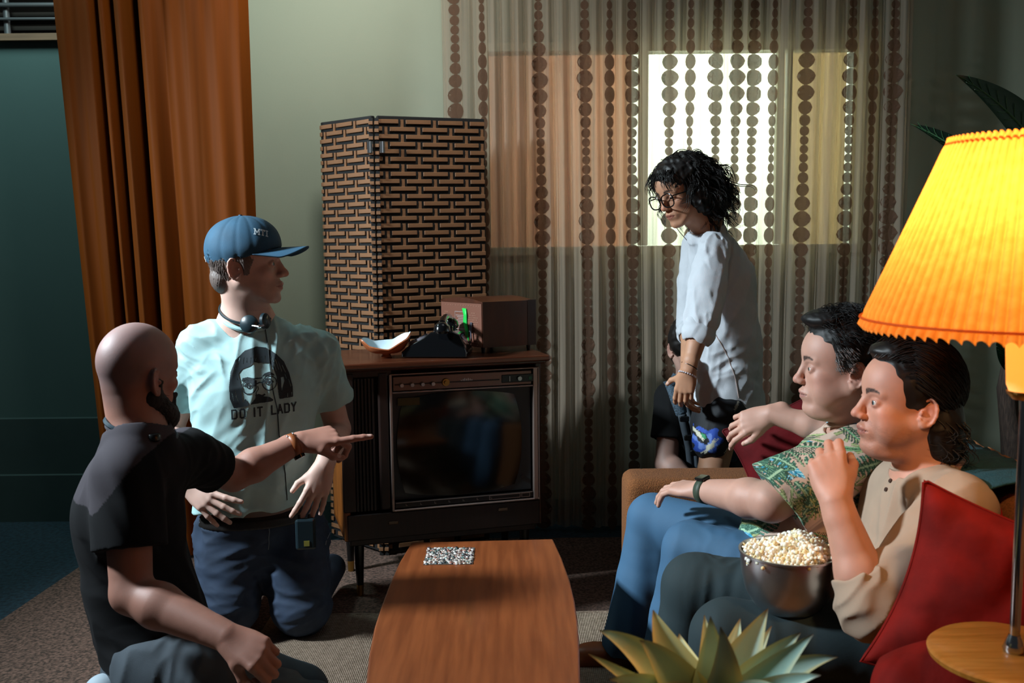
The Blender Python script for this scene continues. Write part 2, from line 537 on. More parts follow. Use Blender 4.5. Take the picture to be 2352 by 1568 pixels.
# jute rug: ribbed cloth made of raised cords
m_jute = mat('jute_weave', '#b09a86', .9, bump=1, bscale=220, col2='#7d6a58', vscale=60, stretch=(1, 4, 1))
jx0, jx1, jy1 = fl_at(620, 1440)[0], fl_at(1420, 1425)[0] + .12, fl_at(860, 1424)[1]
jr = thing('jute_rug', 'woven beige jute rug under the coffee table', 'rug', (0, 0, .0095))
nx = 230
xs = np.linspace(jx0, jx1, nx * 4 + 1)
zsn = .010 + .003 * np.abs(np.sin(np.arange(len(xs)) / 4 * PI))
ysn = np.linspace(.9, jy1, 60)
P = np.stack([np.repeat(xs[:, None], 60, 1), np.repeat(ysn[None], len(xs), 0) + 0, np.repeat(zsn[:, None], 60, 1)], -1).reshape(-1, 3)
mesh_np('rug_weave', P, grid_faces(len(xs), 60), m_jute, jr)
MB().tube([(jx0, .9, .008), (jx0, jy1, .008), (jx1, jy1, .008), (jx1, .9, .008)], .009, 8).build('rug_binding', m_jute, jr, True)
# ------------------------------------------------------------------ coffee table
m_teak = mat('teak_veneer', '#8a4a26', .35, col2='#733a1c', vscale=3, stretch=(18, 1.2, 18), coat=.25, bump=.05, bscale=300)
zt = .42
fl_, fr_ = at(945, 1243, 2.89), at(1270, 1237, 2.89)
def tbl_at(px, py, z=zt):
    d = F_ + R_ * ((px - 1176) / FPX) - U_ * ((py - 784) / FPX)
    p = CAM + d * ((z - CAM.z) / d.z)
    return (p.x, p.y)
Lp = [tbl_at(*q) for q in ((945, 1245), (918, 1290), (895, 1340), (876, 1390), (860, 1440), (848, 1500), (841, 1568))]
Rp = [tbl_at(*q) for q in ((1270, 1237), (1290, 1280), (1308, 1330), (1320, 1380), (1327, 1430), (1331, 1490), (1333, 1568))]
ymid = 2.12
Lm = [(x + .012, 2 * ymid - y) for x, y in Lp[::-1] if 2 * ymid - y < Lp[-1][1] - .02]
Rm = [(x - .012, 2 * ymid - y) for x, y in Rp[::-1] if 2 * ymid - y < Rp[-1][1] - .02]
top = thing('coffee_table', 'long surfboard-shaped teak coffee table with a pebble mosaic inlay', 'table', (-.03, 2.1, 0))
poly = [(x + .03, y - 2.1) for x, y in (Lp + Lm + Rm[::-1] + Rp[::-1])]
# mosaic inlay rectangle
ia, ib, ic, id_ = tbl_at(982, 1259), tbl_at(1090, 1259), tbl_at(1086, 1297), tbl_at(972, 1297)
ix0, ix1 = (ia[0] + id_[0]) / 2 + .03, (ib[0] + ic[0]) / 2 + .03
iy0, iy1 = id_[1] - 2.1, ia[1] - 2.1
bm = MB()
bm.prism(poly, zt - .024, zt)
o = bm.build('tabletop', m_teak, top, bev=.004)
m_grout = mat('grey_grout', '#55504c', .9)
MB().box(((ix0 + ix1) / 2, (iy0 + iy1) / 2, zt + .0007), (ix1 - ix0, iy1 - iy0, .0016)).build('inlay_bed', m_grout, top)
rn = np.random.RandomState(4)
PV, PF, PC = [], [], []
pal = ['#b9aca4', '#8d7f7a', '#c7bfb8', '#3f4446', '#5f7f7c', '#9c6a5c', '#242628', '#d8d2cc', '#7b6a64', '#4b3f45', '#a99a8a']
base = np.array([(math.cos(a) * math.cos(b), math.sin(a) * math.cos(b), math.sin(b)) for b in (0, .8) for a in np.arange(6) * PI / 3] + [(0, 0, 1)])
for k in range(620):
    s = rn.uniform(.0028, .0062)
    x = rn.uniform(ix0 + .003, ix1 - .003); y = rn.uniform(iy0 + .003, iy1 - .003)
    v = base * [s * rn.uniform(.7, 1.3), s * rn.uniform(.7, 1.3), s * .8] * (1 + rn.uniform(-.2, .2, (13, 1)))
    a = rn.uniform(0, 6); c_, s_ = math.cos(a), math.sin(a)
    v = v @ np.array([[c_, s_, 0], [-s_, c_, 0], [0, 0, 1]])
    b = len(PV) * 13
    PV.append(v + [x, y, zt + .001])
    for i in range(6):
        j = (i + 1) % 6
        PF += [(b + i, b + j, b + 6 + j), (b + i, b + 6 + j, b + 6 + i), (b + 6 + i, b + 6 + j, b + 12)]
    PC += [srgb(pal[rn.randint(len(pal))])[:3]] * 13
m_peb = mat('pebbles', '#888888', .35, attr='Col')
o = mesh_np('pebble_inlay', np.concatenate(PV), PF, m_peb, top, False, np.array(PC)); o['kind'] = 'stuff'
for sx, sy in ((-1, 1), (1, 1), (-1, -1), (1, -1)):
    MB().cone((sx * .12 + .0, sy * .56, zt - .02), (sx * .17, sy * .66, .0235), .018, .011, 16).build('leg', m_teak, top, True)

# ------------------------------------------------------------------ television console
th = math.radians(16)
c0 = at(793, 1245, 3.47)          # near lower corner of the cabinet
TW, TD = .80, .38
zbot, ztop = at(793, 1245, 3.47).z, at(793, 852, 3.47).z
tv = thing('console_television', 'dark walnut console television with chrome-framed picture tube and slatted speaker', 'television', (c0.x, 3.47, 0), th)
# width so that the right edge lands at px 1245
for _ in range(1):
    pass
def tvp(lx, lz):     # local front point -> pixel x (for scale)
    p = Vector((c0.x + lx * math.cos(th), 3.47 + lx * math.sin(th), lz)) - CAM
    return 1176 + FPX * p.dot(R_) / p.dot(F_)
while tvp(TW, .6) < 1242: TW += .002
while tvp(TW, .6) > 1244: TW -= .002
H = ztop - zbot
sl = .006
bxm = MB()
bxm.box((TW / 2, TD / 2 + .02, zbot + .01), (TW, TD - .04, .02))
bxm.box((TW / 2, TD - .01, (zbot + ztop) / 2), (TW, .02, H))
bxm.box((TW / 2, .2, (zbot + ztop) / 2), (TW - .05, .02, H))
bxm.build('cabinet_body', m_wood, tv)
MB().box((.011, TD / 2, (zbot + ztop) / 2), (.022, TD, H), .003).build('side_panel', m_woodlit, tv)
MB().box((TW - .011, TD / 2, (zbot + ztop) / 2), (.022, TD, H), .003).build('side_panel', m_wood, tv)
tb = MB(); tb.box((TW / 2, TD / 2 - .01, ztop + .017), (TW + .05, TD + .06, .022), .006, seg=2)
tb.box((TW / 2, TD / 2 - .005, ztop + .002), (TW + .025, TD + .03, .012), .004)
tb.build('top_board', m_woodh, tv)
# front: find local x of the frame's left edge (px 897)
fx = 0
while tvp(fx, .5) < 897: fx += .002
def lz_at(px_l, py, lx):
    """height of the point on the front at local x lx seen at pixel row py"""
    X, Y = c0.x + lx * math.cos(th), 3.47 + lx * math.sin(th)
    return at(px_l, py, Y).z
zf1, zf0 = lz_at(897, 858, fx), lz_at(907, 1174, fx)
rxx = TW - .012
m_woodd = mat('dark_stained_oak', '#24110a', .45, var=.5, vscale=6, stretch=(12, 12, 1))
MB().box((fx / 2 + .01, .004, ztop - .012), (fx, .02, .03), .003).build('front_rail', m_woodd, tv)
MB().box((TW / 2, .004, (zbot + zf0) / 2 - .0), (TW - .02, .02, zf0 - zbot - .004), .003).build('lower_apron', m_woodd, tv)
MB().box((.02, .002, (zf0 + ztop) / 2), (.045, .022, ztop - zf0 - .02), .003).build('stile', m_woodd, tv)
MB().box((fx - .022, .002, (zf0 + ztop) / 2), (.036, .022, ztop - zf0 - .02), .006, seg=2).build('stile', m_woodd, tv)
# speaker slats
m_slat = mat('grille_slat', '#1d1512', .5)
m_cloth = mat('speaker_cloth', '#0d0d10', .95)
MB().box(((.042 + fx - .04) / 2, .016, (zf0 + ztop) / 2 - .01), (fx - .08, .006, ztop - zf0 - .04)).build('speaker_cloth', m_cloth, tv)
x = .050
while x < fx - .048:
    MB().box((x, .009, (zf0 + ztop) / 2 - .012), (.007, .012, ztop - zf0 - .04)).build('grille_slat', m_slat, tv)
    x += .0125
# chrome frame
def bar(name, x0, x1, z0, z1, y=-.004, d=.018, m=m_chrome, p=tv, bev=.002):
    return MB().box(((x0 + x1) / 2, y, (z0 + z1) / 2), (x1 - x0, d, z1 - z0), bev).build(name, m, p)
bar('screen_frame', fx, rxx, zf1 - .006, zf1)
bar('screen_frame', fx, rxx, zf0, zf0 + .007)
bar('screen_frame', fx, fx + .010, zf0, zf1)
bar('screen_frame', rxx - .022, rxx - .004, zf0, zf1)
bar('screen_frame', rxx - .003, rxx + .002, zf0, zf1)
zc1, zc0 = zf1 - .012, zf1 - .064
m_ctrl = mat('control_strip_metal', '#7d675e', .35, metal=.7)
m_ctrld = mat('control_strip_dark', '#17120f', .4)
pc = bar('control_panel', fx + .014, rxx - .026, zc0, zc1, 0, .012, m_ctrl)
bar('control_groove', fx + .02, rxx - .15, zc0 + .021, zc0 + .026, -.0065, .002, m_ctrld, pc, 0)
bar('screen_frame', fx + .01, rxx - .022, zc0 - .008, zc0 - .002)
def xof(px):
    x = 0
    while tvp(x, .75) < px: x += .002
    return x
for px in (921, 945, 969, 993):
    x = xof(px); MB().cone((x, -.006, zc0 + .022), (x, -.024, zc0 + .022), .008, .0065, 18).build('knob', m_steel, pc, True)
x = xof(1022)
MB().cone((x, -.006, zc0 + .024), (x, -.015, zc0 + .024), .015, .013, 24).cone((x, -.015, zc0 + .024), (x, -.024, zc0 + .024), .0075, .007, 18).build('tuning_knob', m_brass, pc, True)
cr = MB(); x = xof(1058)
for k, hh in enumerate((.004, .007, .009, .007, .009, .007, .004)):
    cr.box((x + k * .0065, -.008, zc0 + .026 + hh * .5), (.0035, .003, hh))
cr.build('crown_emblem', m_steel, pc)
x0, x1 = xof(1150), xof(1230)
bar('dial_window', x0, x1, zc0 + .010, zc0 + .040, -.0065, .004, m_black, pc)
MB().cone(((x0 + x1) / 2, -.008, zc0 + .025), ((x0 + x1) / 2, -.02, zc0 + .025), .009, .008, 20).build('dial_knob', m_steel, pc, True)
bar('green_badge', x1 - .03, x1 - .018, zc0 + .018, zc0 + .030, -.009, .002, mat('green_badge', '#1d6b50', .4), pc, 0)
bar('indicator', x0 + .03, x0 + .032, zc0 + .015, zc0 + .034, -.009, .002, m_steel, pc, 0)
# picture tube: curved glass with rounded corners in a dark surround
sx0, sx1, sz0, sz1 = fx + .012, rxx - .024, zf0 + .035, zc0 - .01
m_mask = mat('tube_surround', '#23282a', .4)
m_crt = mat('tube_glass', '#0b0805', .12, coat=.3)
bar('tube_surround', sx0, sx1, sz0, sz1, .018, .006, m_mask)
nu, nv = 40, 30
U, V_ = np.meshgrid(np.linspace(-1, 1, nu), np.linspace(-1, 1, nv), indexing='ij')
# squircle mapping
k = .78
Ux = U * np.sqrt(1 - k * V_ ** 2 / 2 * .55); Vy = V_ * np.sqrt(1 - k * U ** 2 / 2 * .55)
w2, h2 = (sx1 - sx0) / 2 * .90, (sz1 - sz0) / 2 * .98
P = np.stack([(sx0 + sx1) / 2 - .012 + Ux * w2, .014 - .016 * (1 - .5 * U ** 2 - .5 * V_ ** 2), (sz0 + sz1) / 2 + Vy * h2], -1).reshape(-1, 3)
mesh_np('picture_tube', P, grid_faces(nu, nv), m_crt, tv)
bar('tube_sticker', sx0 + .02, sx0 + .1, sz1 - .045, sz1 - .018, .006, .002, mat('yellow_sticker', '#4a3c10', .6), tv, 0)
MB().cone((sx1 - .035, .016, sz0 + .05), (sx1 - .035, .010, sz0 + .05), .008, .008, 16).build('surround_screw', m_black, tv, True)
# lower scale strip with markings
ls = bar('lower_strip', sx0, sx1, zf0 + .01, zf0 + .032, .0, .01, m_ctrld)
bar('scale_line', sx0 + .003, sx1 - .003, zf0 + .029, zf0 + .031, -.006, .002, m_chrome, ls, 0)
for k in range(7):
    x = sx0 + .04 + k * .053
    q = MB(); q.box((x, -.006, zf0 + .021), (.001, .002, .007)).box((x + .003, -.006, zf0 + .018), (.005, .002, .001))
    q.build('scale_mark', m_chrome, ls)
for x0, x1 in ((sx1 - .17, sx1 - .05), (sx1 - .045, sx1 - .012)):
    q = MB()
    for (a, b, c, d_) in ((x0, x1, .013, .0145), (x0, x1, .0275, .029), (x0, x0 + .0015, .013, .029), (x1 - .0015, x1, .013, .029)):
        q.box(((a + b) / 2, -.006, zf0 + (c + d_) / 2), (b - a, .002, d_ - c))
    q.build('strip_button', m_chrome, ls)
for px, py in ((896, 1199), (1151, 1168)):
    x = xof(px); z = lz_at(px, py, x)
    bar('pull_plate', x - .018, x + .018, z - .006, z + .006, -.008, .003, mat('dull_brass', '#6b5a48', .5, metal=.4), tv)
MB().box((TW / 2, .03, zbot - .012), (TW - .04, .03, .024), .003).build('base_rail', m_woodd, tv)
for lx, ly in ((.055, .05), (TW - .055, .05), (.055, TD - .05), (TW - .055, TD - .05)):
    lg = MB().cone((lx, ly, zbot), (lx, ly, .045), .020, .013, 16).build('leg', m_black, tv, True)
    MB().cone((lx, ly, .05), (lx, ly, .0085), .0135, .012, 16).build('ferrule', m_brass, lg, True)
TVM = Matrix.Translation((c0.x, 3.47, 0)) @ Matrix.Rotation(th, 4, 'Z')
ZT = ztop + .028

# things on the console are placed in world space
def on_tv(px, py_unused, depth_local):
    """world point on the console's top under pixel column px, depth_local behind the front"""
    best = None
    for k in range(400):
        lx = k / 400 * TW
        p = TVM @ Vector((lx, depth_local, ZT))
        d = p - CAM
        X = 1176 + FPX * d.dot(R_) / d.dot(F_)
        if best is None or abs(X - px) < best[0]: best = (abs(X - px), p)
    return best[1]

# shell bowl
m_shell_o = mat('terracotta_glaze', '#a15a35', .3, coat=.3)
m_shell_i = mat('white_glaze', '#cfe0e6', .25, coat=.4)
p = on_tv(888, 0, .10)
bowl = thing('shell_bowl', 'boat-shaped ceramic bowl, white inside and terracotta outside, on the console', 'bowl', (p.x, p.y, ZT), math.radians(8))
nu, nv = 72, 12
a = np.linspace(0, 2 * PI, nu, endpoint=False)[:, None]; t = np.linspace(0, 1, nv)[None, :]
ra = .088 + .006 * np.cos(2 * a)
rimz = .038 + .034 * np.cos(a) ** 2 * 1.0 + .010 * np.cos(a) + .011 * np.sin(a) + .005 * np.abs(np.cos(a * 3.5 + .4))
rad = (.018 + (1 - .0) * (ra - .018) * t ** .62)
X = rad * np.cos(a) * 1.0; Yb = rad * np.sin(a) * .62
Z = .016 + (rimz - .012) * t ** 2.0
P = np.stack([X, Yb, Z], -1).reshape(-1, 3)
Fg = grid_faces(nu, nv, True)
mesh_np('bowl_outside', P, Fg, m_shell_o, bowl)
P2 = P.copy(); P2[:, 0] *= .955; P2[:, 1] *= .94; P2[:, 2] += .0035
rim = np.arange(nu) * nv + nv - 1
base2 = np.arange(nu) * nv
V2 = np.concatenate([P2, [[0, 0, .0195]]])
o = mesh_np('bowl_inside', P2, Fg, m_shell_i, bowl)
me = bpy.data.meshes.new('bowl_rim'); r2 = len(rim)
me.from_pydata(P[rim].tolist() + P2[rim].tolist(), [], [(i, (i + 1) % r2, r2 + (i + 1) % r2, r2 + i) for i in range(r2)]); link('bowl_rim', me, m_shell_o, bowl, True)
me = bpy.data.meshes.new('bowl_floor'); me.from_pydata(P2[base2].tolist(), [], [tuple(range(nu))]); link('bowl_floor', me, m_shell_i, bowl)
MB().lathe([(.0, 0.001), (.02, .001), (.022, .003), (.015, .012), (.02, .018), (0, .018)], 24).build('bowl_foot', m_shell_o, bowl, True)
MB().box((.03, -.012, .0275), (.006, .006, .006), .001).build('glaze_spot', m_black, bowl)

# rotary telephone (seen from its back and side)
m_bake = mat('black_bakelite', '#0a0b0d', .12, coat=.6)
m_clear = mat('clear_dial', '#8b8790', .15, metal=.2, coat=.8)
p = on_tv(1008, 0, .085)
ph = thing('telephone', 'black bakelite rotary telephone sitting between the bowl and the radio', 'telephone', (p.x, p.y, ZT), math.radians(-6))
prof = [(-.125, .004), (-.125, .022), (-.105, .04), (-.045, .072), (-.02, .092), (.055, .098), (.085, .085), (.105, .045), (.115, .02), (.115, .004)]
b = MB()
N_ = len(prof); rings = []
for k, wy in enumerate((-.075, -.07, .07, .075)):
    sc = .97 if k in (0, 3) else 1
    rings.append([b.bm.verts.new((x * sc, wy * (1 - .35 * max(0, z - .02) / .08), .004 + (z - .004) * sc)) for x, z in prof])
for r_ in range(3):
    for i in range(N_):
        b.bm.faces.new((rings[r_][i], rings[r_][(i + 1) % N_], rings[r_ + 1][(i + 1) % N_], rings[r_ + 1][i]))
b.bm.faces.new(rings[0]); b.bm.faces.new(rings[-1][::-1])
b.build('phone_body', m_bake, ph, True, bev=.004)
ax = Vector((-.42, 0, .9)).normalized()
q0 = Vector((-.073, 0, .058))
dl = MB().cone(q0, q0 + ax * .008, .044, .042, 36).build('dial', m_clear, ph, True)
for k in range(10):
    t_ = 2 * PI * k / 12 + .5
    uu = Vector((0, 1, 0)); vv = ax.cross(uu)
    c_ = q0 + ax * .0075 + (uu * math.cos(t_) + vv * math.sin(t_)) * .031
    MB().cone(c_, c_ + ax * .003, .0065, .0065, 14).build('finger_hole', m_steel if k % 3 == 0 else m_black, dl, True)
for sy in (-.035, .035):
    for sx in (.0, .055):
        MB().box((sx, sy, .102), (.012, .014, .024), .003).build('cradle_prong', m_bake, ph)
hs = MB(); hs.tube([(.03, -.085, .128), (.03, -.05, .141), (.03, 0, .145), (.03, .05, .141), (.03, .085, .128)], [.014, .0125, .012, .0125, .014], 14)
hs.build('handset', m_bake, ph, True)
for sy in (-1, 1):
    MB().lathe([(0, .0), (.026, .0), (.031, .008), (.028, .026), (.014, .04), (0, .042)], 24, (.03, sy * .095, .094)).build('earpiece', m_bake, ph, True)

# radio / speaker cabinet with a peg-dotted back
p1 = at(1100, 808, 3.62)
m_rwood = mat('mahogany_veneer', '#4a2412', .35, var=.35, vscale=4, stretch=(8, 8, 1.5), coat=.15)
m_back = mat('brown_hardboard', '#6d3f2c', .6)
pc0 = on_tv(1108, 0, .09)
rd = thing('table_radio', 'mahogany table radio turned to show its dotted hardboard back, on the console', 'radio', (pc0.x, pc0.y, ZT), 0)
# corner at origin; back face runs left and away, side face runs right and away
ea = Vector((-.165, .16, 0)); eb = Vector((.195, .09, 0))
hR = at(1104, 690, pc0.y).z - ZT - .0
z0r = .022
def P4(s, t, z): return ea * s + eb * t + Vector((0, 0, z))
b = MB()
def slab(b, s0, s1, t0, t1, z0, z1, bulge=0):
    vs = [b.bm.verts.new(P4(s, t, z)) for z in (z0, z1) for s, t in ((s0, t0), (s1, t0), (s1, t1), (s0, t1))]
    for f in ((0, 1, 2, 3), (4, 5, 6, 7), (0, 1, 5, 4), (1, 2, 6, 5), (2, 3, 7, 6), (3, 0, 4, 7)):
        b.bm.faces.new([vs[i] for i in f])
slab(b, 0, 1, .02, 1, z0r, hR - .006)
# gently domed top
n = 14
for k in range(n):
    s0, s1 = k / n, (k + 1) / n
    za = hR - .006 + .014 * math.sin(PI * s0); zb_ = hR - .006 + .014 * math.sin(PI * s1)
    vs = [b.bm.verts.new(P4(*q)) for q in ((s0, 0, za), (s1, 0, zb_), (s1, 1, zb_), (s0, 1, za), (s0, 0, hR - .012), (s1, 0, hR - .012), (s1, 1, hR - .012), (s0, 1, hR - .012))]
    b.bm.faces.new(vs[:4]); b.bm.faces.new((vs[0], vs[1], vs[5], vs[4])); b.bm.faces.new((vs[3], vs[2], vs[6], vs[7]))
bmesh.ops.remove_doubles(b.bm, verts=b.bm.verts, dist=.0002)
b.build('radio_case', m_rwood, rd)
b = MB(); slab(b, .01, .985, -.004, .02, z0r + .002, hR - .013)
bk = b.build('back_board', m_back, rd)
b = MB(); slab(b, -.012, 0.0, .0, .86, z0r, hR - .006); b.build('side_trim', m_rwood, rd)
b = MB(); slab(b, -.015, 1.01, .87, 1.03, z0r, hR - .004); b.build('front_bezel', mat('dark_bezel', '#2a130a', .35), rd)
# dotted vent holes and print on the back board
nrm = Vector((eb.x * -1, eb.y * -1, 0)).normalized()
m_dot = mat('pale_dots', '#c89a84', .6)
b = MB()
def bdot(s, z, r=.0016):
    c_ = P4(s, -.004, z)
    b.cone(c_ - eb.normalized() * .0003, c_ - eb.normalized() * .0012, r, r, 6)
for row in range(8):
    for cx_, cw in ((.2, .13), (.85, .1)):
        for k in range(-3, 4):
            if abs(k) * 1.0 + abs(row - 3.5) * .9 < 4.6:
                bdot(cx_ + k * .032 + (row % 2) * .016, hR - .05 - row * .0085)
for row in range(7):
    for k in range(4 if row > 2 else 3):
        bdot(.09 + k * .035 + (row % 2) * .017, hR - .125 - row * .009)
for k in range(15): bdot(.06 + k * .062, hR - .022, .0013)
b.build('vent_dots', m_dot, bk)['kind'] = 'stuff'
m_prt = mat('grey_print', '#9a8a86', .7)
b = MB()
for k in range(14):
    zz_ = hR - .062 - k * .0062
    s0, s1 = .36, .62 - (k % 3) * .03
    if k > 8: s0, s1 = .36, .52
    vs = [b.bm.verts.new(P4(s, -.0105, z)) for s, z in ((s0, zz_), (s1, zz_), (s1, zz_ + .0022), (s0, zz_ + .0022))]
    b.bm.faces.new(vs)
for (s0, s1, za, zb_) in ((.34, .64, hR - .046, hR - .048), (.34, .64, hR - .112, hR - .114), (.34, .345, hR - .114, hR - .046), (.635, .64, hR - .114, hR - .046)):
    vs = [b.bm.verts.new(P4(s, -.0105, z)) for s, z in ((s0, za), (s1, za), (s1, zb_), (s0, zb_))]; b.bm.faces.new(vs)
b.build('printed_label', m_prt, bk)
# green tape
m_tape = mat('green_tape', '#18c04a', .5)
pts = [(.40, hR - .033), (.37, hR - .06), (.385, hR - .085), (.34, hR - .115), (.345, hR - .15), (.33, hR - .165)]
b = MB(); prev = None
for k, (s, z) in enumerate(pts):
    wd = .045 if k else .05
    q = [b.bm.verts.new(P4(s - wd, -.02 - .01 * (k % 2), z)), b.bm.verts.new(P4(s + wd, -.02, z))]
    if prev: b.bm.faces.new((prev[0], prev[1], q[1], q[0]))
    prev = q
b.build('green_tape', m_tape, rd, True, solid=.0006)
b = MB(); b.tube([P4(.22, -.02, hR - .085), P4(.21, -.05, hR - .12), P4(.19, -.06, hR - .15), P4(.23, -.08, .02)], .003, 6)
b.tube([P4(.25, -.02, hR - .085), P4(.235, -.05, hR - .12)], .003, 6)
b.build('antenna_wire', mat('grey_wire', '#4c4c58', .5), rd, True)
for s, t in ((.06, .06), (.94, .06), (.06, .94), (.94, .94)):
    q = P4(s, t, 0); MB().cone((q.x, q.y, .0005), (q.x, q.y, z0r), .006, .009, 12).build('foot', m_black, rd, True)

# ------------------------------------------------------------------ folding screen
m_weave = mat('tan_woven_reed', '#8b603f', .55, var=.25, vscale=9, bump=.25, bscale=150, stretch=(1, 1, 6))
m_wback = mat('black_woven_paper', '#0c0a09', .8)
scr = thing('folding_screen', 'brown and black basket-weave folding screen standing behind the television', 'screen')
fold = at(858, 265, 3.99)
ztop_s = fold.z
lend, rend = at(735, 288, 4.22), at(1113, 285, 4.15)
pitch_z = .0292
def screen_panel(a, b_, flip):
    a, b_ = Vector((a.x, a.y, 0)), Vector((b_.x, b_.y, 0))
    e = (b_ - a); Lw = e.length; e.normalize()
    rot = math.atan2(e.y, e.x)
    pn = bpy.data.objects.new('screen_panel', None)
    me = bpy.data.meshes.new('screen_panel')
    q = MB().box((Lw / 2, .012, ztop_s / 2), (Lw, .02, ztop_s - .02), .003)
    bmesh.ops.recalc_face_normals(q.bm, faces=q.bm.faces); q.bm.to_mesh(me); q.bm.free()
    pn = link('screen_panel', me, m_wback, scr)
    pn.location = (a.x, a.y, 0.01); pn.rotation_euler = (0, 0, rot)
    L0 = .105
    # shared strip: bar plus the short upright that ties it to the row below
    def strip_mesh(L1, tab=True):
        s = MB()
        s.box((L1 / 2, -.003, 0), (L1 - .002, .005, .0165), .0012, rot=Matrix.Rotation(-.012, 3, 'Y'))
        if tab: s.box((L1 + .0145, -.0015, -.0085), (.0115, .004, .034))
        m_ = bpy.data.meshes.new('weave_strip'); bmesh.ops.recalc_face_normals(s.bm, faces=s.bm.faces); s.bm.to_mesh(m_); s.bm.free(); m_.materials.append(m_weave)
        return m_
    full = strip_mesh(L0)
    rows = int((ztop_s - .02) / pitch_z)
    stuff = MB()
    cache = {}
    for r in range(rows):
        z = ztop_s - .022 - r * pitch_z
        off = -(r % 2) * .066 - .02
        x = off
        while x < Lw - .01:
            x0, x1 = max(x, .002), min(x + L0, Lw - .002)
            if x1 - x0 > .012:
                if z > .72:
                    key_ = round(x1 - x0, 3)
                    if abs(key_ - L0) < .002: me_ = full
                    else:
                        tb_ = (x1 >= x + L0 - .001) and x1 + .022 < Lw
                        if (key_, tb_) not in cache: cache[(key_, tb_)] = strip_mesh(key_, tb_)
                        me_ = cache[(key_, tb_)]
                    if me_ is full and x1 + .022 > Lw:
                        if (key_, False) not in cache: cache[(key_, False)] = strip_mesh(key_, False)
                        me_ = cache[(key_, False)]
                    o = bpy.data.objects.new('weave_strip', me_); COL.objects.link(o); o.parent = pn; o.location = (x0, 0, z - .01)
                else:
                    stuff.box(((x0 + x1) / 2, -.003, z - .01), (x1 - x0, .005, .0165))
            x += .134
    stuff.build('lower_weave', m_weave, pn)['kind'] = 'stuff'
    return pn, Lw
pl_, Ll = screen_panel(lend, Vector((fold.x - .012, fold.y + .0, 0)), 0)
pr_, Lr = screen_panel(Vector((fold.x + .014, fold.y, 0)), rend, 1)
# wrapped edges by the hinge
eb_ = MB()
for dxx, yy in ((-.011, fold.y + .004), (.012, fold.y + .004)):
    for r in range(int((ztop_s - .02) / pitch_z)):
        z = ztop_s - .03 - r * pitch_z
        eb_.box((fold.x + dxx, yy - .012, z), (.017, .012, .0135), .001)
eb_.build('edge_wrap', m_weave, scr)['kind'] = 'stuff'
MB().box((fold.x - .011, fold.y + .004, ztop_s / 2), (.016, .02, ztop_s - .02)).box((fold.x + .012, fold.y + .004, ztop_s / 2), (.016, .02, ztop_s - .02)).build('edge_board', m_wback, scr)
for px in (848, 877):
    q = at(px, 337, 3.955)
    MB().box((q.x, fold.y - .018, q.z), (.02, .003, .045), .001).cone((q.x + .004, fold.y - .022, q.z - .022), (q.x + .004, fold.y - .022, q.z + .022), .004, .004, 10).build('hinge', m_steel, scr)
# ------------------------------------------------------------------ organic modelling: signed distance fields -> one continuous mesh
def nz(v):
    v = np.asarray(v, float)
    return v / (np.linalg.norm(v) + 1e-12)

class Pr:
    __slots__ = ('f', 'c', 'r')
    def __init__(s, f, c, r): s.f, s.c, s.r = f, np.asarray(c, float), float(r)

def rc(a, b, ra, rb):
    a, b = np.asarray(a, float), np.asarray(b, float)
    ba = b - a; l2 = max(ba @ ba, 1e-9)
    def f(P):
        pa = P - a
        t = np.clip(pa @ ba / l2, 0, 1)
        q = pa - t[:, None] * ba
        return np.sqrt(np.einsum('ij,ij->i', q, q)) - (ra + (rb - ra) * t)
    return Pr(f, (a + b) / 2, math.sqrt(l2) / 2 + max(ra, rb))

def fc(a, b, ra, rb, n, s):
    """tapered capsule flattened by factor s along direction n"""
    a, b, n = np.asarray(a, float), np.asarray(b, float), nz(n)
    k = 1 / s - 1
    def st(v): return v + k * (v @ n)[..., None] * n
    ba = st(b - a); l2 = max(ba @ ba, 1e-9)
    def f(P):
        pa = st(P - a)
        t = np.clip(pa @ ba / l2, 0, 1)
        q = pa - t[:, None] * ba
        return (np.sqrt(np.einsum('ij,ij->i', q, q)) - (ra + (rb - ra) * t)) * (.5 + .5 * s)
    return Pr(f, (a + b) / 2, np.linalg.norm(b - a) / 2 + max(ra, rb))

def el(c, rad, R=None):
    c, rad = np.asarray(c, float), np.asarray(rad, float)
    R = np.eye(3) if R is None else np.asarray(R, float)
    def f(P):
        q = (P - c) @ R
        k0 = np.sqrt(((q / rad) ** 2).sum(1))
        k1 = np.sqrt(((q / rad ** 2) ** 2).sum(1)) + 1e-9
        return k0 * (k0 - 1) / k1
    return Pr(f, c, rad.max())

def bx(c, h, R=None, rd=.005):
    c, h = np.asarray(c, float), np.asarray(h, float)
    R = np.eye(3) if R is None else np.asarray(R, float)
    def f(P):
        q = np.abs((P - c) @ R) - (h - rd)
        return np.sqrt((np.maximum(q, 0) ** 2).sum(1)) + np.minimum(q.max(1), 0) - rd
    return Pr(f, c, np.linalg.norm(h))

def plane(p, n):
    p, n = np.asarray(p, float), nz(n)
    return Pr(lambda P: (P - p) @ n, p, 1e6)

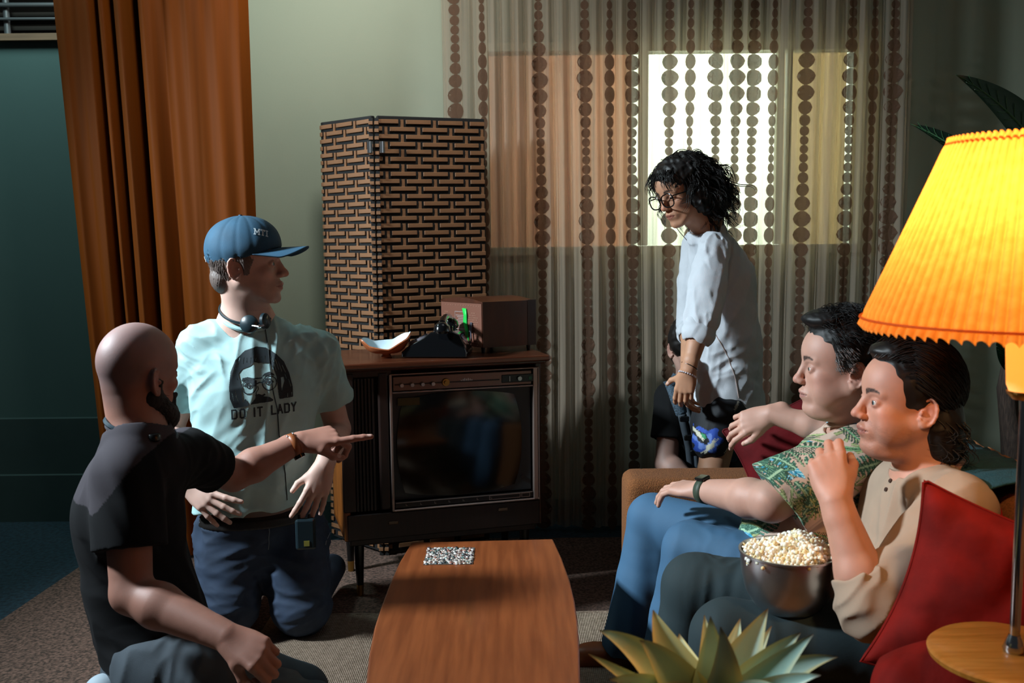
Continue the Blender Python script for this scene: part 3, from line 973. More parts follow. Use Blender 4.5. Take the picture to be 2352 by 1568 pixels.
def ev(items, P, ctr=None, rad=0):
    d = np.full(len(P), .4)
    for op, k, pr in items:
        if ctr is not None and pr.r < 1e5 and op != 'x' and np.linalg.norm(pr.c - ctr) - pr.r > rad + k + .02:
            continue
        e = pr.f(P)
        if op == 'u':
            if k > 0:
                h = np.clip(.5 + .5 * (d - e) / k, 0, 1)
                d = d * (1 - h) + e * h - k * h * (1 - h)
            else: d = np.minimum(d, e)
        elif op == 's':
            e = -e
            if k > 0:
                h = np.clip(.5 + .5 * (e - d) / k, 0, 1)
                d = d * (1 - h) + e * h + k * h * (1 - h)
            else: d = np.maximum(d, e)
        else:
            if k > 0:
                h = np.clip(.5 + .5 * (e - d) / k, 0, 1)
                d = d * (1 - h) + e * h + k * h * (1 - h)
            else: d = np.maximum(d, e)
    return d

def group(items):
    us = [p for o, k, p in items if o == 'u']
    lo = np.min([p.c - p.r for p in us], 0); hi = np.max([p.c + p.r for p in us], 0)
    return Pr(lambda P: ev(items, P), (lo + hi) / 2, np.linalg.norm(hi - lo) / 2)

def mesh_sdf(items, cell=.003, disp=None, B=12, pad=.015):
    us = [p for o, k, p in items if o == 'u']
    lo = np.min([p.c - p.r for p in us], 0) - pad
    hi = np.max([p.c + p.r for p in us], 0) + pad
    nb = np.ceil((hi - lo) / (B * cell)).astype(int)
    hd = B * cell * .5 * math.sqrt(3)
    ii = np.stack(np.meshgrid(*[np.arange(n) for n in nb], indexing='ij'), -1).reshape(-1, 3)
    ctr = lo + (ii + .5) * B * cell
    dc = ev(items, ctr)
    act = ii[np.abs(dc) < hd * 1.2 + pad * .6]
    dims = nb * B + 2
    g = np.arange(B + 1)
    G = np.stack(np.meshgrid(g, g, g, indexing='ij'), -1).reshape(-1, 3)
    st = np.array([dims[1] * dims[2], dims[2], 1], dtype=np.int64)
    ids, pts, quads = [], [], []
    n1 = B + 1
    for b in act:
        o = b * B
        P = lo + (G + o) * cell
        c0_ = P.mean(0)
        d = ev(items, P, c0_, hd)
        if disp is not None: d = d + disp(P)
        if d.min() > 0 or d.max() < 0: continue
        D = d.reshape(n1, n1, n1)
        S = D < 0
        # cells
        cnt = np.zeros((B, B, B), int)
        for dx in (0, 1):
            for dy in (0, 1):
                for dz in (0, 1):
                    cnt += S[dx:dx + B, dy:dy + B, dz:dz + B]
        cz = np.argwhere((cnt > 0) & (cnt < 8))
        if len(cz) == 0: continue
        acc = np.zeros((len(cz), 3)); na = np.zeros(len(cz))
        for ax in range(3):
            o1, o2 = [a for a in range(3) if a != ax]
            for p in (0, 1):
                for q in (0, 1):
                    s = np.zeros(3, int); s[o1] = p; s[o2] = q
                    e = s.copy(); e[ax] = 1
                    a0 = cz + s; a1 = cz + e
                    v0 = D[a0[:, 0], a0[:, 1], a0[:, 2]]; v1 = D[a1[:, 0], a1[:, 1], a1[:, 2]]
                    m = (v0 < 0) != (v1 < 0)
                    t = np.where(m, v0 / np.where(m, v0 - v1, 1), 0)
                    pt = s[None] + np.zeros((len(cz), 3)); pt[:, ax] = t
                    acc[m] += pt[m]; na[m] += 1
        vp = lo + (cz + o + acc / na[:, None]) * cell
        ids.append((cz + o) @ st); pts.append(vp)
        for ax in range(3):
            o1, o2 = [(1, 2), (2, 0), (0, 1)][ax]
            s0 = [slice(0, B)] * 3; s1 = [slice(0, B)] * 3; s1[ax] = slice(1, B + 1)
            a, c = S[tuple(s0)], S[tuple(s1)]
            w_ = np.argwhere(a != c)
            if len(w_) == 0: continue
            flip = a[w_[:, 0], w_[:, 1], w_[:, 2]]
            base_ = (w_ + o) @ st
            q = np.stack([base_, base_ - st[o1], base_ - st[o1] - st[o2], base_ - st[o2]], 1)
            q[~flip] = q[~flip][:, ::-1]
            quads.append(q)
    ids = np.concatenate(ids); pts = np.concatenate(pts); quads = np.concatenate(quads)
    srt = np.argsort(ids); sid = ids[srt]
    pos = np.searchsorted(sid, quads); pos = np.clip(pos, 0, len(sid) - 1)
    ok = (sid[pos] == quads).all(1)
    F = srt[pos[ok]]
    return pts, F

def relax(V, F, n=1, lam=.4):
    e = np.concatenate([F[:, [0, 1]], F[:, [1, 2]], F[:, [2, 3]], F[:, [3, 0]]])
    for _ in range(n):
        acc = np.zeros_like(V); cnt = np.zeros(len(V))
        for k in range(3):
            acc[:, k] = np.bincount(e[:, 0], V[e[:, 1], k], len(V)) + np.bincount(e[:, 1], V[e[:, 0], k], len(V))
        cnt = np.bincount(e[:, 0], minlength=len(V)) + np.bincount(e[:, 1], minlength=len(V))
        V = V + lam * (acc / np.maximum(cnt, 1)[:, None] - V)
    return V

def keep_big(V, F, frac=.02):
    """drop loose specks smaller than frac of the mesh"""
    lab = np.arange(len(V))
    e = np.concatenate([F[:, [0, 1]], F[:, [1, 2]], F[:, [2, 3]], F[:, [3, 0]]])
    for _ in range(200):
        m = np.minimum(lab[e[:, 0]], lab[e[:, 1]])
        new = lab.copy()
        np.minimum.at(new, lab[e[:, 0]], m); np.minimum.at(new, lab[e[:, 1]], m)
        for _q in range(4): new = new[new]
        if (new == lab).all(): break
        lab = new
    u, inv, c = np.unique(lab, return_inverse=True, return_counts=True)
    good = c[inv] > frac * len(V)
    remap = -np.ones(len(V), int); remap[good] = np.arange(good.sum())
    F = F[good[F].all(1)]
    return V[good], remap[F]

def noise3(P, sc, seed=0, oct=3):
    r = np.random.RandomState(seed)
    out = np.zeros(len(P)); a = 1.0
    for o in range(oct):
        for _ in range(3):
            k = nz(r.normal(size=3)) * sc * (1.7 ** o); m = nz(r.normal(size=3)) * sc * .6 * (1.7 ** o)
            out += a / 3 * np.sin(P @ k + r.uniform(0, 6) + 1.8 * np.sin(P @ m + r.uniform(0, 6)))
        a *= .55
    return out

def folds(axis, amp=.004, freq=60, seed=0, stretch=.25):
    """cloth creases that run along an axis"""
    axis = nz(axis)
    def f(P):
        q = P - (1 - stretch) * (P @ axis)[:, None] * axis
        n = noise3(q, freq, seed, 2)
        return -amp * (1 - np.abs(n)) ** 2 * 1.2 + amp * .5 + .4 * amp * noise3(P, freq * .35, seed + 3, 1)
    return f

def local_folds(specs):
    """specs: list of (centre, radius, axis, amp, freq, seed); returns summed creases near joints"""
    def f(P):
        out = np.zeros(len(P))
        for c, r, ax, amp, fr, sd in specs:
            c = np.asarray(c)
            w = np.clip(1 - np.linalg.norm(P - c, axis=1) / r, 0, 1)
            m = w > 0
            if m.any():
                q = P[m] - .8 * (P[m] @ nz(ax))[:, None] * nz(ax)
                n = noise3(q, fr, sd, 2)
                out[m] += amp * np.sqrt(w[m]) * (np.abs(n) - .5) * 1.6
        return out
    return f

# ------------------------------------------------------------------ head
def frame(fwd, up):
    f = nz(fwd); u = np.asarray(up, float); u = nz(u - (u @ f) * f)
    l = np.cross(u, f)
    return np.stack([f, l, u], 1)          # columns: forward, left, up

class Head:
    def __init__(s, c, fwd, up=(0, 0, 1), sc=1.0, fat=0, nose=1.0, jaw=1.0, ear=1.0, lipf=1.0, cheek=0):
        s.c = np.asarray(c, float); s.R = frame(fwd, up); s.sc = sc
        s.fat, s.nose, s.jaw, s.ear, s.lipf, s.cheek = fat, nose, jaw, ear, lipf, cheek
    def w(s, p): return s.c + s.R @ (np.asarray(p, float) * s.sc)
    def loc(s, P): return (P - s.c) @ s.R / s.sc
    def el(s, c, r, R=None):
        return el(s.w(c), np.asarray(r) * s.sc, s.R if R is None else s.R @ R)
    def rc(s, a, b, ra, rb): return rc(s.w(a), s.w(b), ra * s.sc, rb * s.sc)
    def items(s):
        I = []
        k = s.sc
        ad = lambda pr, kk=.012: I.append(('u', kk * k, pr))
        sb = lambda pr, kk=.008: I.append(('s', kk * k, pr))
        f = s.fat
        ad(s.el((0, 0, .035), (.097, .077, .090)), 0)
        ad(s.el((.035, 0, .038), (.061, .065, .058)), .02)
        ad(s.el((.033, 0, -.035), (.060, .056 + .008 * f, .075)), .02)
        for y in (-1, 1):
            ad(s.rc((-.002, y * (.049 + .006 * f), -.045), (.070, y * .020 * s.jaw, -.099), .020 + .005 * f, .015), .02)
            ad(s.el((.062, y * .040, -.022), (.022, .019, .018)), .014)
            if f: ad(s.el((.045, y * .045, -.055), (.034, .02, .03)), .02)
            ad(s.rc((.084, y * .012, .018), (.074, y * .044, .019), .0085, .0075), .01)
        ad(s.el((.078, 0, -.066), (.023, .030, .027)), .012)
        ad(s.el((.080, 0, -.101), (.017, .019, .015)), .014)
        if f: ad(s.el((.035, 0, -.112), (.045, .045, .022)), .02)
        # eye sockets
        for y in (-1, 1):
            sb(s.el((.098, y * .031, -.001), (.016, .017, .011)), .012)
        # nose
        n = s.nose
        ad(s.rc((.092, 0, .008), (.103 + .004 * n, 0, -.024), .0080, .0095 * n), .008)
        ad(s.el((.107 + .003 * n, 0, -.031), (.0125 * n, .0120, .0105)), .008)
        for y in (-1, 1):
            ad(s.el((.102, y * .0115 * n, -.035), (.0105, .0065, .0078)), .004)
        for y in (-1, 1):
            sb(s.el((.109, y * .006, -.0425), (.004, .003, .003)), .002)
            # lids over the eyeballs
            ad(s.el((.0800, y * .031, -.001), (.0132, .0155, .0128)), .003)
        # lips
        ad(s.rc((.0985, -.009, -.0595), (.0985, .009, -.0595), .0058, .0058), .006)
        for y in (-1, 1):
            ad(s.rc((.0985, y * .008, -.060), (.089, y * .023, -.0655), .0056, .003), .005)
            ad(s.rc((.0965, y * .006, -.0725), (.088, y * .021, -.067), .0068 * s.lipf, .003), .005)
            sb(s.rc((.1045, 0, -.066), (.091, y * .025, -.0665), .0016, .0012), .002)
            # nasolabial crease
            sb(s.rc((.099, y * .020, -.034), (.090, y * .034, -.064), .0015, .001), .006)
            # eye slit
            sb(s.el((.097, y * .0325, -.0010), (.016, .0128, .0047)), .0008)
        # ears
        e = s.ear
        for y in (-1, 1):
            yy = y * (.0745 + .004 * f)
            Re = np.array(Matrix.Rotation(y * math.radians(-22), 3, 'Z') @ Matrix.Rotation(math.radians(-8), 3, 'Y'))
            ad(s.el((-.014, yy, -.010), (.016 * e, .006, .028 * e), Re), .004)
            ring = []
            for t in np.linspace(-.5, 4.3, 11):
                p = Re @ np.array([-.017 * e * math.sin(t - .2) * 1.0, y * .005, .030 * e * math.cos(t - .2)])
                ring.append(np.array([-.014, yy, -.010]) + p)
            for a, b in zip(ring[:-1], ring[1:]):
                ad(s.rc(a, b, .0034, .0034), .002)
            ad(s.el((-.006, yy + y * .001, -.037 * e), (.008, .0055, .009)), .004)
            sb(s.el((-.009, yy + y * .007, -.010), (.0085, .006, .0125)), .004)
            ad(s.el((.001, yy + y * .001, -.012), (.004, .004, .006)), .003)
        return I
    def neck(s, base, r=.056, r2=.062):
        return [('u', .02, rc(s.w((-.022, 0, -.03)), base, r * s.sc, r2)),
                ('u', .02, rc(s.w((.012, 0, -.075)), np.asarray(base) + s.R[:, 0] * .012 + [0, 0, -.01], .042 * s.sc, .05))]

def eyes(H, parent, iris='#4a5a60', look=(1, 0, -.05)):
    for y in (-1, 1):
        c = H.w((.0792, y * .031, -.0010)); r = .0118 * H.sc
        nu, nv = 20, 14
        th_ = np.linspace(0, 2 * PI, nu, endpoint=False)[:, None]; ph_ = np.linspace(0, PI, nv)[None]
        D = np.stack([np.cos(ph_) + 0 * th_, np.sin(ph_) * np.cos(th_), np.sin(ph_) * np.sin(th_)], -1).reshape(-1, 3)
        L = frame(H.R @ nz(look), H.R[:, 2])
        V = c + (D * r * [1.03, 1, 1]) @ L.T
        ang = np.arccos(np.clip(D[:, 0], -1, 1))
        colr = np.where(ang[:, None] < .28, np.array(srgb('#050505')[:3]), np.where(ang[:, None] < .58, np.array(srgb(iris)[:3]), np.array(srgb('#d9d0c8')[:3])))
        mesh_np('eye', V, grid_faces(nu, nv, True), m_eye, parent, True, colr)

# ------------------------------------------------------------------ hand
NAILS = []
def hand(wr, xdir, dors, side, curls, spread=3, thumb=((.55, .75, -.25), (.85, .5, -.2)), sc=1.0):
    """wr wrist; xdir towards the fingers; dors back-of-hand direction; side +1: thumb on cross(dors,x)"""
    x = nz(xdir); z = np.asarray(dors, float); z = nz(z - (z @ x) * x); y = np.cross(z, x) * side
    wr = np.asarray(wr, float)
    def g(p): return wr + sc * (p[0] * x + p[1] * y + p[2] * z)
    I = []
    ad = lambda pr, k=.008: I.append(('u', k * sc, pr))
    R3 = np.stack([x, y, z], 1)
    Ls = [(.043, .026, .021), (.047, .029, .022), (.043, .027, .021), (.034, .021, .019)]
    bxs = [.088, .090, .086, .078]
    ys = [.0285, .0095, -.0095, -.0275]
    ad(fc(g((-.03, 0, 0)), g((.015, 0, 0)), .029 * sc, .029 * sc, z, .72), .01)
    ad(el(g((.048, -.001, -.002)), np.array((.046, .038, .0165)) * sc, R3), .014)
    for i in range(4):
        b = np.array([bxs[i], ys[i], 0])
        ad(rc(g((.02, ys[i] * .55, 0)), g(b), .0135 * sc, .0112 * sc), .01)
        a = 0; p = b.copy(); sp = math.radians(spread * (1.5 - i))
        rr = [.0102, .0092, .0084, .0070]
        if i == 3: rr = [.0088, .0080, .0073, .0062]
        for j in range(3):
            a += math.radians(curls[i][j])
            d = np.array([math.cos(a) * math.cos(sp), math.sin(sp), -math.sin(a)])
            q = p + d * Ls[i][j]
            ad(rc(g(p), g(q), rr[j] * sc, rr[j + 1] * sc), .0035)
            if j == 2:
                dn = np.array([math.sin(a), 0, math.cos(a)])
                NAILS.append((g(p + d * Ls[i][j] * .72 + dn * .0062), .0062 * sc, R3 @ dn))
            p = q
    ad(rc(g((.018, .014, -.006)), g((.052, .034, -.012)), .018 * sc, .0145 * sc), .012)
    p = np.array([.050, .036, -.010])
    t1, t2 = nz(thumb[0]), nz(thumb[1])
    q = p + t1 * .034; ad(rc(g(p), g(q), .0125 * sc, .0102 * sc), .006)
    r_ = q + t2 * .027; ad(rc(g(q), g(r_), .0102 * sc, .0078 * sc), .003)
    NAILS.append((g(q + t2 * .017 + np.array([0, .3, .95]) * .008), .0075 * sc, R3 @ nz((0, .3, .95))))
    return I

# ------------------------------------------------------------------ skin colouring
def skin_colour(V, H, base='#c79a86', lips='#a5675c', brow=None, stubble=None, scalp=None, nails=None, red=.25, age=0):
    b = np.array(srgb(base)[:3]); C = np.repeat(b[None], len(V), 0)
    def mixin(w_, hx):
        w_ = np.clip(w_, 0, 1)[:, None]
        C[:] = C * (1 - w_) + np.array(srgb(hx)[:3]) * w_
    C *= (1 + .06 * noise3(V, 90, 5, 3))[:, None]
    L = H.loc(V)
    inh = (np.abs(L) < .14).all(1)
    x, y, z = L[:, 0], L[:, 1], L[:, 2]
    g = lambda cx, cy, cz, r: np.exp(-(((x - cx) ** 2 + (np.abs(y) - cy) ** 2 + (z - cz) ** 2) / r ** 2))
    mixin(inh * red * (g(.115, 0, -.03, .014) + .6 * g(.07, .045, -.03, .025) + .9 * g(-.015, .08, -.005, .03)), '#b5543f')
    mixin(inh * .45 * g(.09, .032, .0, .014), '#8a5346')
    # lips
    zz = z + .0665 + .12 * np.abs(y) * 0
    w_ = inh * (x > .082) * np.clip((.0235 - np.abs(y)) / .004, 0, 1) * np.clip((.0105 * (1 - (np.abs(y) / .027) ** 2) - np.abs(zz)) / .0015, 0, 1)
    mixin(w_ * .85, lips)
    mixin(inh * (x > .085) * (np.abs(y) < .025) * np.clip((.0012 - np.abs(zz)) / .0008, 0, 1) * .7, '#4a2520')
    if brow:
        t = (np.abs(y) - .012) / .036
        zb = .0205 + .008 * np.sin(np.clip(t, 0, 1) * 2.4) - .004 * t
        w_ = inh * (x > .05) * (t > 0) * (t < 1) * np.clip((.0064 * (1.15 - t * .7) - np.abs(z - zb)) / .0018, 0, 1)
        mixin(w_ * (.92 + .08 * np.sin(y * 3000 + z * 1500)), brow)
    if stubble:
        hx, st = stubble
        jaw_ = np.clip((-.035 - z) / .02, 0, 1) * np.clip((x + .005) / .02, 0, 1) * (z > -.135)
        mus = (x > .085) * (z < -.044) * (np.abs(y) < .03)
        mixin(inh * st * np.maximum(jaw_, mus) * (1 - .9 * w_ * 0) * (1 + .3 * noise3(V, 900, 8, 1)), hx)
    if scalp:
        hx, st = scalp
        mixin(inh * .5 * np.clip((.065 - x) / .03, 0, 1) * np.clip((z + .03) / .03, 0, 1), '#8b7b7f')
        rim = np.clip((-.02 - x + .5 * (z - .02)) / .03, 0, 1) * np.clip((.075 - z) / .05, 0, 1) * np.clip((z + .085) / .02, 0, 1)
        mixin(inh * st * rim, hx)
    if nails:
        for c, r, n in nails:
            d = np.linalg.norm(V - c, axis=1)
            mixin(np.clip((r - d) / (r * .25), 0, 1) * .65, '#e3beb0')
    return C

# ------------------------------------------------------------------ hair
def strands(H, starts, comb, steps, ds, lift=(.006, .012), curl=0, cfreq=60, seed=0, rad=.0012, rads=(.100, .080, .094), cz=.035, drop=None, taper=True, ns=4, jitter=.3):
    r = np.random.RandomState(seed)
    n = len(starts)
    P = np.array(starts, float); rads = np.array(rads); c = np.array([0, 0, cz])
    path = []
    lf = r.uniform(lift[0], lift[1], n)
    ph = r.uniform(0, 6.28, n)
    jit = r.normal(size=(n, 3)) * jitter
    for k in range(steps):
        q = (P - c) / rads
        nr = np.linalg.norm(q, axis=1, keepdims=True)
        nrm = (P - c) / rads ** 2; nrm /= np.linalg.norm(nrm, axis=1, keepdims=True)
        t = k / (steps - 1)
        Q = c + (P - c) / nr * (1 + (lf * math.sin(PI * min(1, t * .9 + .1)) / .09)[:, None])
        free = P[:, 2] < (drop if drop is not None else -9)
        if drop is not None:
            Q = np.where(free[:, None], P, Q)
        w_ = np.zeros((n, 3))
        if curl:
            a = ph + cfreq * k * ds
            s1 = np.cross(nrm, [0, 0, 1.0]); s1 /= np.linalg.norm(s1, axis=1, keepdims=True) + 1e-6
            w_ = curl * (np.cos(a)[:, None] * s1 + np.sin(a)[:, None] * nrm) * min(1, k / 4)
        path.append(Q + w_)
        d = comb(P) + jit
        dt = d - (d * nrm).sum(1, keepdims=True) * nrm
        d = np.where(free[:, None], d, dt)
        d /= np.linalg.norm(d, axis=1, keepdims=True) + 1e-9
        P = P + d * ds
        if drop is None or True:
            q = (P - c) / rads
            nr = np.linalg.norm(q, axis=1, keepdims=True)
            P = np.where((P[:, 2:3] < (drop if drop is not None else -9)) & (nr > 1), P, c + (P - c) / nr)
    path = np.stack(path, 1)
    W = H.c + (path.reshape(-1, 3) * H.sc) @ H.R.T
    t = np.linspace(0, 1, steps)
    rr = rad * (np.minimum(1, 1.25 - t * 1.1) if taper else np.ones(steps)) * r.uniform(.7, 1.3, (n, 1)) * H.sc
    return W.reshape(n, steps, 3), rr

m_eye = mat('eye', '#ffffff', .15, attr='Col', coat=.5)
m_skin = mat('skin', '#c79a86', .55, attr='Col', bump=.12, bscale=700, sss=.12)

def build_body(items, H, parent, cell=.003, name='body', **kw):
    V, F = mesh_sdf(items, cell)
    V, F = keep_big(V, F, .4)
    V = relax(V, F, 1, .3)
    C = skin_colour(V, H, nails=list(NAILS), **kw)
    NAILS.clear()
    return mesh_np(name, V, F, m_skin, parent, True, C)

def cloth(name, items, m, parent, cell=.0045, disp=None, colf=None, sm=1, frac=.02):
    V, F = mesh_sdf(items, cell, disp)
    V, F = keep_big(V, F, frac)
    V = relax(V, F, sm, .35)
    C = colf(V) if colf else None
    return mesh_np(name, V, F, m, parent, True, C)

def U(*prs, k=.02): return [('u', k, p) for p in prs]
# ================================================================== PEOPLE
def arm(sh, elb, wr, r=(.046, .040, .043, .027)):
    m_ = elb + (wr - elb) * .3
    return U(rc(sh, elb, r[0], r[1]), rc(elb, m_, r[1] * .98, r[2]), rc(m_, wr, r[2], r[3]), k=.015)

def tubecloth(pts, rads, k=.02):
    return [('u', k, rc(pts[i], pts[i + 1], rads[i], rads[i + 1])) for i in range(len(pts) - 1)]

def shoe(name, heel, toe, m, parent, up=(0, 0, 1)):
    heel, toe = np.asarray(heel, float), np.asarray(toe, float)
    R = frame(toe - heel, up)
    c = (heel + toe) / 2
    I = [('u', 0, bx(c - R[:, 2] * .005, (.13, .042, .014), R, .012)),
         ('u', .02, el(c + R[:, 0] * .05 + R[:, 2] * .018, (.075, .042, .028), R)),
         ('u', .02, el(c - R[:, 0] * .06 + R[:, 2] * .03, (.06, .036, .045), R))]
    return cloth(name, I, m, parent, .006)

def person(lab, loc):
    return thing('person', lab, 'person', (0, 0, 0))

m_hair_dark = mat('dark_hair', '#120d0b', .42, spec=.6)
m_hair_brown = mat('brown_hair', '#2e1f17', .4, spec=.6)
m_denim = mat('indigo_denim', '#2b3b52', .85, bump=.3, bscale=900, var=.3, vscale=14)
m_denimg = mat('grey_denim', '#475058', .85, bump=.3, bscale=900, var=.2, vscale=14)
m_leather = mat('tan_leather', '#8a4a22', .45)
m_belt = mat('dark_belt', '#120c09', .5)
m_plastic_d = mat('headset_plastic', '#1b2a30', .35)

# ------------------------------------------------------------------ kneeling man in the cap
K = person('kneeling man in a blue cap and pale aqua t-shirt, hands on hips', 0)
H = Head(A(563, 607, 3.12), (1, .02, .03), (-.03, 0, 1), 1.08, nose=1.15, jaw=1.1)
nk = A(566, 722, 3.16)
sR, sL = A(462, 790, 3.14), A(728, 802, 3.24)
eR, wR_ = A(392, 985, 3.30), A(432, 1112, 3.03)
eL, wL_ = A(776, 985, 3.34), A(746, 1066, 3.08)
ch, wa, pv = A(588, 880, 3.16), A(580, 1060, 3.15), A(585, 1190, 3.20)
lr = nz(sL - sR); ft = nz(np.cross(lr, [0, 0, 1])) 
if ft[1] > 0: ft = -ft
body = H.items() + H.neck(nk, .060, .066)
body += U(fc(nk - [0, 0, .05], ch, .10, .13, ft, .7), fc(ch, pv, .12, .12, ft, .7), rc(sR, sL, .05, .05), k=.03)
body += arm(sR, eR, wR_, (.050, .042, .045, .029)) + arm(sL, eL, wL_, (.050, .042, .045, .029))
hx = nz(A(500, 1172, 2.97) - wR_)
body += hand(wR_, hx, (-.25, -1, .25), 1, [(8, 14, 8), (18, 12, 8), (20, 12, 8), (24, 15, 10)], 12, ((.7, .75, -.1), (.85, .5, -.1)), 1.05)
hx = nz(A(716, 1166, 3.02) - wL_)
body += hand(wL_, hx, (.45, -1, .1), -1, [(10, 12, 8), (14, 12, 8), (16, 12, 8), (20, 15, 10)], 7, ((.75, .6, -.3), (.9, .3, -.1)), 1.05)
hpR, hpL = A(528, 1225, 3.20), A(672, 1225, 3.24)
kR, kL = A(530, 1392, 3.12), A(692, 1390, 3.17)
body += U(rc(pv, hpR, .08, .05), rc(pv, hpL, .08, .05), rc(hpR, kR, .045, .03), rc(hpL, kL, .045, .03), k=.02)
build_body(body, H, K, brow='#3b2c26', base='#c9a394', stubble=('#8a6d62', .25), red=.3)
eyes(H, K)
# hair under the cap
hair = [('u', 0, H.el((-.006, 0, .022), (.098, .080, .090))), ('u', .01, H.el((-.06, 0, -.035), (.042, .058, .05))),
        ('s', .006, H.el((.105, 0, -.03), (.092, .12, .085))), ('s', .004, H.el((-.010, .085, -.022), (.026, .03, .034))), ('s', .004, H.el((-.010, -.085, -.022), (.026, .03, .034))),
        ('s', .006, H.el((.05, 0, -.08), (.10, .12, .055))), ('u', .004, H.rc((.014, -.074, .012), (.014, -.0725, -.012), .0045, .002)), ('u', .004, H.rc((.014, .074, .012), (.014, .0725, -.012), .0045, .002))]
hl = lambda P: .0012 * np.sin(H.loc(P)[:, 0] * 900 + 6 * np.sin(H.loc(P)[:, 2] * 60))
m_hair_grey = mat('greying_brown_hair', '#6a5c56', .5, var=.4, vscale=120, stretch=(8, 8, 1))
cloth('hair', hair, m_hair_grey, K, .003, hl)
r = np.random.RandomState(2)
st = np.stack([r.uniform(-.09, -.032, 420), r.choice([-1, 1], 420) * r.uniform(.03, .08, 420), r.uniform(-.04, .03, 420)], 1)
W, rr = strands(H, st, lambda P: np.array([-.35, 0, -1.0]) + 0 * P, 6, .008, (.001, .005), seed=3, rad=.0011, rads=(.1, .082, .094), cz=.02, ns=3)
V, F = tubes_np(W, rr, 3)
mesh_np('hair_strands', V, F, m_hair_grey, K)
# cap
m_cap = mat('navy_cap_twill', '#1f4a63', .8, bump=.2, bscale=600, var=.2, vscale=20)
m_capd = mat('cap_underside', '#10181c', .8)
capI = [('u', 0, H.el((-.004, 0, .046), (.110, .087, .094))), ('u', .01, H.el((.02, 0, .055), (.085, .080, .080)))]
n_c = H.R @ nz((.30, 0, -1)); p_c = H.w((0, 0, .014))
capI += [('x', .002, plane(p_c, n_c)), ('s', .002, H.el((-.004, 0, .040), (.103, .081, .088)))]
def cap_d(P):
    L = H.loc(P); a = np.arctan2(L[:, 1], L[:, 0])
    return .0012 * np.cos(a * 6) ** 8 + .0015 * noise3(P, 45, 4, 2)
cap = cloth('cap', capI, m_cap, K, .003, cap_d)
# brim
nu, nv = 36, 12
a = np.linspace(-1.18, 1.18, nu)[:, None]; t = np.linspace(0, 1, nv)[None]
x0_, y0_ = .106 * np.cos(a) * .97, .086 * np.sin(a)
x1_, y1_ = .108 + .078 * np.cos(a * 1.25) ** .8 * 1.0, .082 * np.sin(a * 1.05)
a_ = a + 0 * t
X = x0_ * (1 - t) + x1_ * t; Y = y0_ * (1 - t) + y1_ * t
Z = .042 + .30 * (X - .06) * .1 - .0 * t - 3.4 * Y ** 2 * (.6 + .6 * t) + .30 * (X - .1) * 0 - .002 * t
Pb = H.w((0, 0, 0)) + (np.stack([X, Y, Z], -1).reshape(-1, 3) * H.sc) @ H.R.T
br = mesh_np('cap_brim', Pb, grid_faces(nu, nv), m_cap, cap)
md = br.modifiers.new('s', 'SOLIDIFY'); md.thickness = .004; md.offset = 0
q = H.w((-.004, 0, .140)); MB().cone(q - H.R[:, 2] * .004, q + H.R[:, 2] * .003, .007, .005, 14).build('cap_button', m_cap, cap, True)
q0, q1 = H.w((-.098, -.048, .012)), H.w((-.103, -.043, .028))
MB().tube([q0, q1], .0012, 6).build('cap_stitch', m_steel, cap)

def strokes_on(paths, org, ex, ey, size, tree, nrm_hint, width, name, m, parent, off=.0012):
    """stroke lettering: short ribbons laid on a surface (BVH tree)"""
    b = bmesh.new()
    def pj(u, v):
        p = Vector(org + ex * u * size + ey * v * size)
        h = tree.ray_cast(p + Vector(nrm_hint) * .12, -Vector(nrm_hint), .3)
        if h[0] is None: return p
        return h[0] + h[1] * off
    for path in paths:
        for (u0, v0), (u1, v1) in zip(path[:-1], path[1:]):
            L = math.hypot(u1 - u0, v1 - v0)
            n = max(1, int(L * size / .003))
            du, dv = (u1 - u0) / L, (v1 - v0) / L
            w_ = width / 2
            prev = None
            for k in range(n + 1):
                f = k / n
                e0 = -w_ * .9 if k == 0 else (w_ * .9 if k == n else 0)
                cu, cv = u0 + (u1 - u0) * f + du * e0, v0 + (v1 - v0) * f + dv * e0
                q = [b.verts.new(pj(cu - dv * w_ * s, cv + du * w_ * s)) for s in (-1, 1)]
                if prev: b.faces.new((prev[0], prev[1], q[1], q[0]))
                prev = q
    me = bpy.data.meshes.new(name); b.to_mesh(me); b.free()
    return link(name, me, m, parent)
GL = {'D': [[(0, 0), (0, 1), (.38, 1), (.5, .85), (.5, .15), (.38, 0), (0, 0)]],
      'O': [[(0, .12), (0, .88), (.12, 1), (.38, 1), (.5, .88), (.5, .12), (.38, 0), (.12, 0), (0, .12)]],
      'I': [[(.1, 0), (.1, 1)]], 'T': [[(0, 1), (.5, 1)], [(.25, 1), (.25, 0)]],
      'L': [[(0, 1), (0, 0), (.45, 0)]], 'A': [[(0, 0), (.25, 1), (.5, 0)], [(.1, .35), (.4, .35)]],
      'Y': [[(0, 1), (.25, .5), (.5, 1)], [(.25, .5), (.25, 0)]],
      'M': [[(0, 0), (0, 1), (.35, .3), (.7, 1), (.7, 0)], [(-.12, 0), (.12, 0)], [(.58, 0), (.82, 0)], [(-.12, 1), (.05, 1)], [(.65, 1), (.82, 1)]],
      'S': [[(.5, .85), (.38, 1), (.12, 1), (0, .85), (.5, .2), (.38, 0), (.12, 0), (0, .15)]],
      't': [[(0, .8), (0, 1), (.6, 1), (.6, .8)], [(.3, 1), (.3, 0)], [(.18, 0), (.42, 0)]],
      'i': [[(.15, 1), (.15, 0)], [(0, 0), (.3, 0)], [(0, 1), (.3, 1)]]}
def word(txt, adv):
    out = []; x = 0
    for ch_, a in zip(txt, adv):
        if ch_ != ' ':
            out += [[(x + u, v) for u, v in p] for p in GL[ch_]]
        x += a
    return out
dg = bpy.context.evaluated_depsgraph_get()
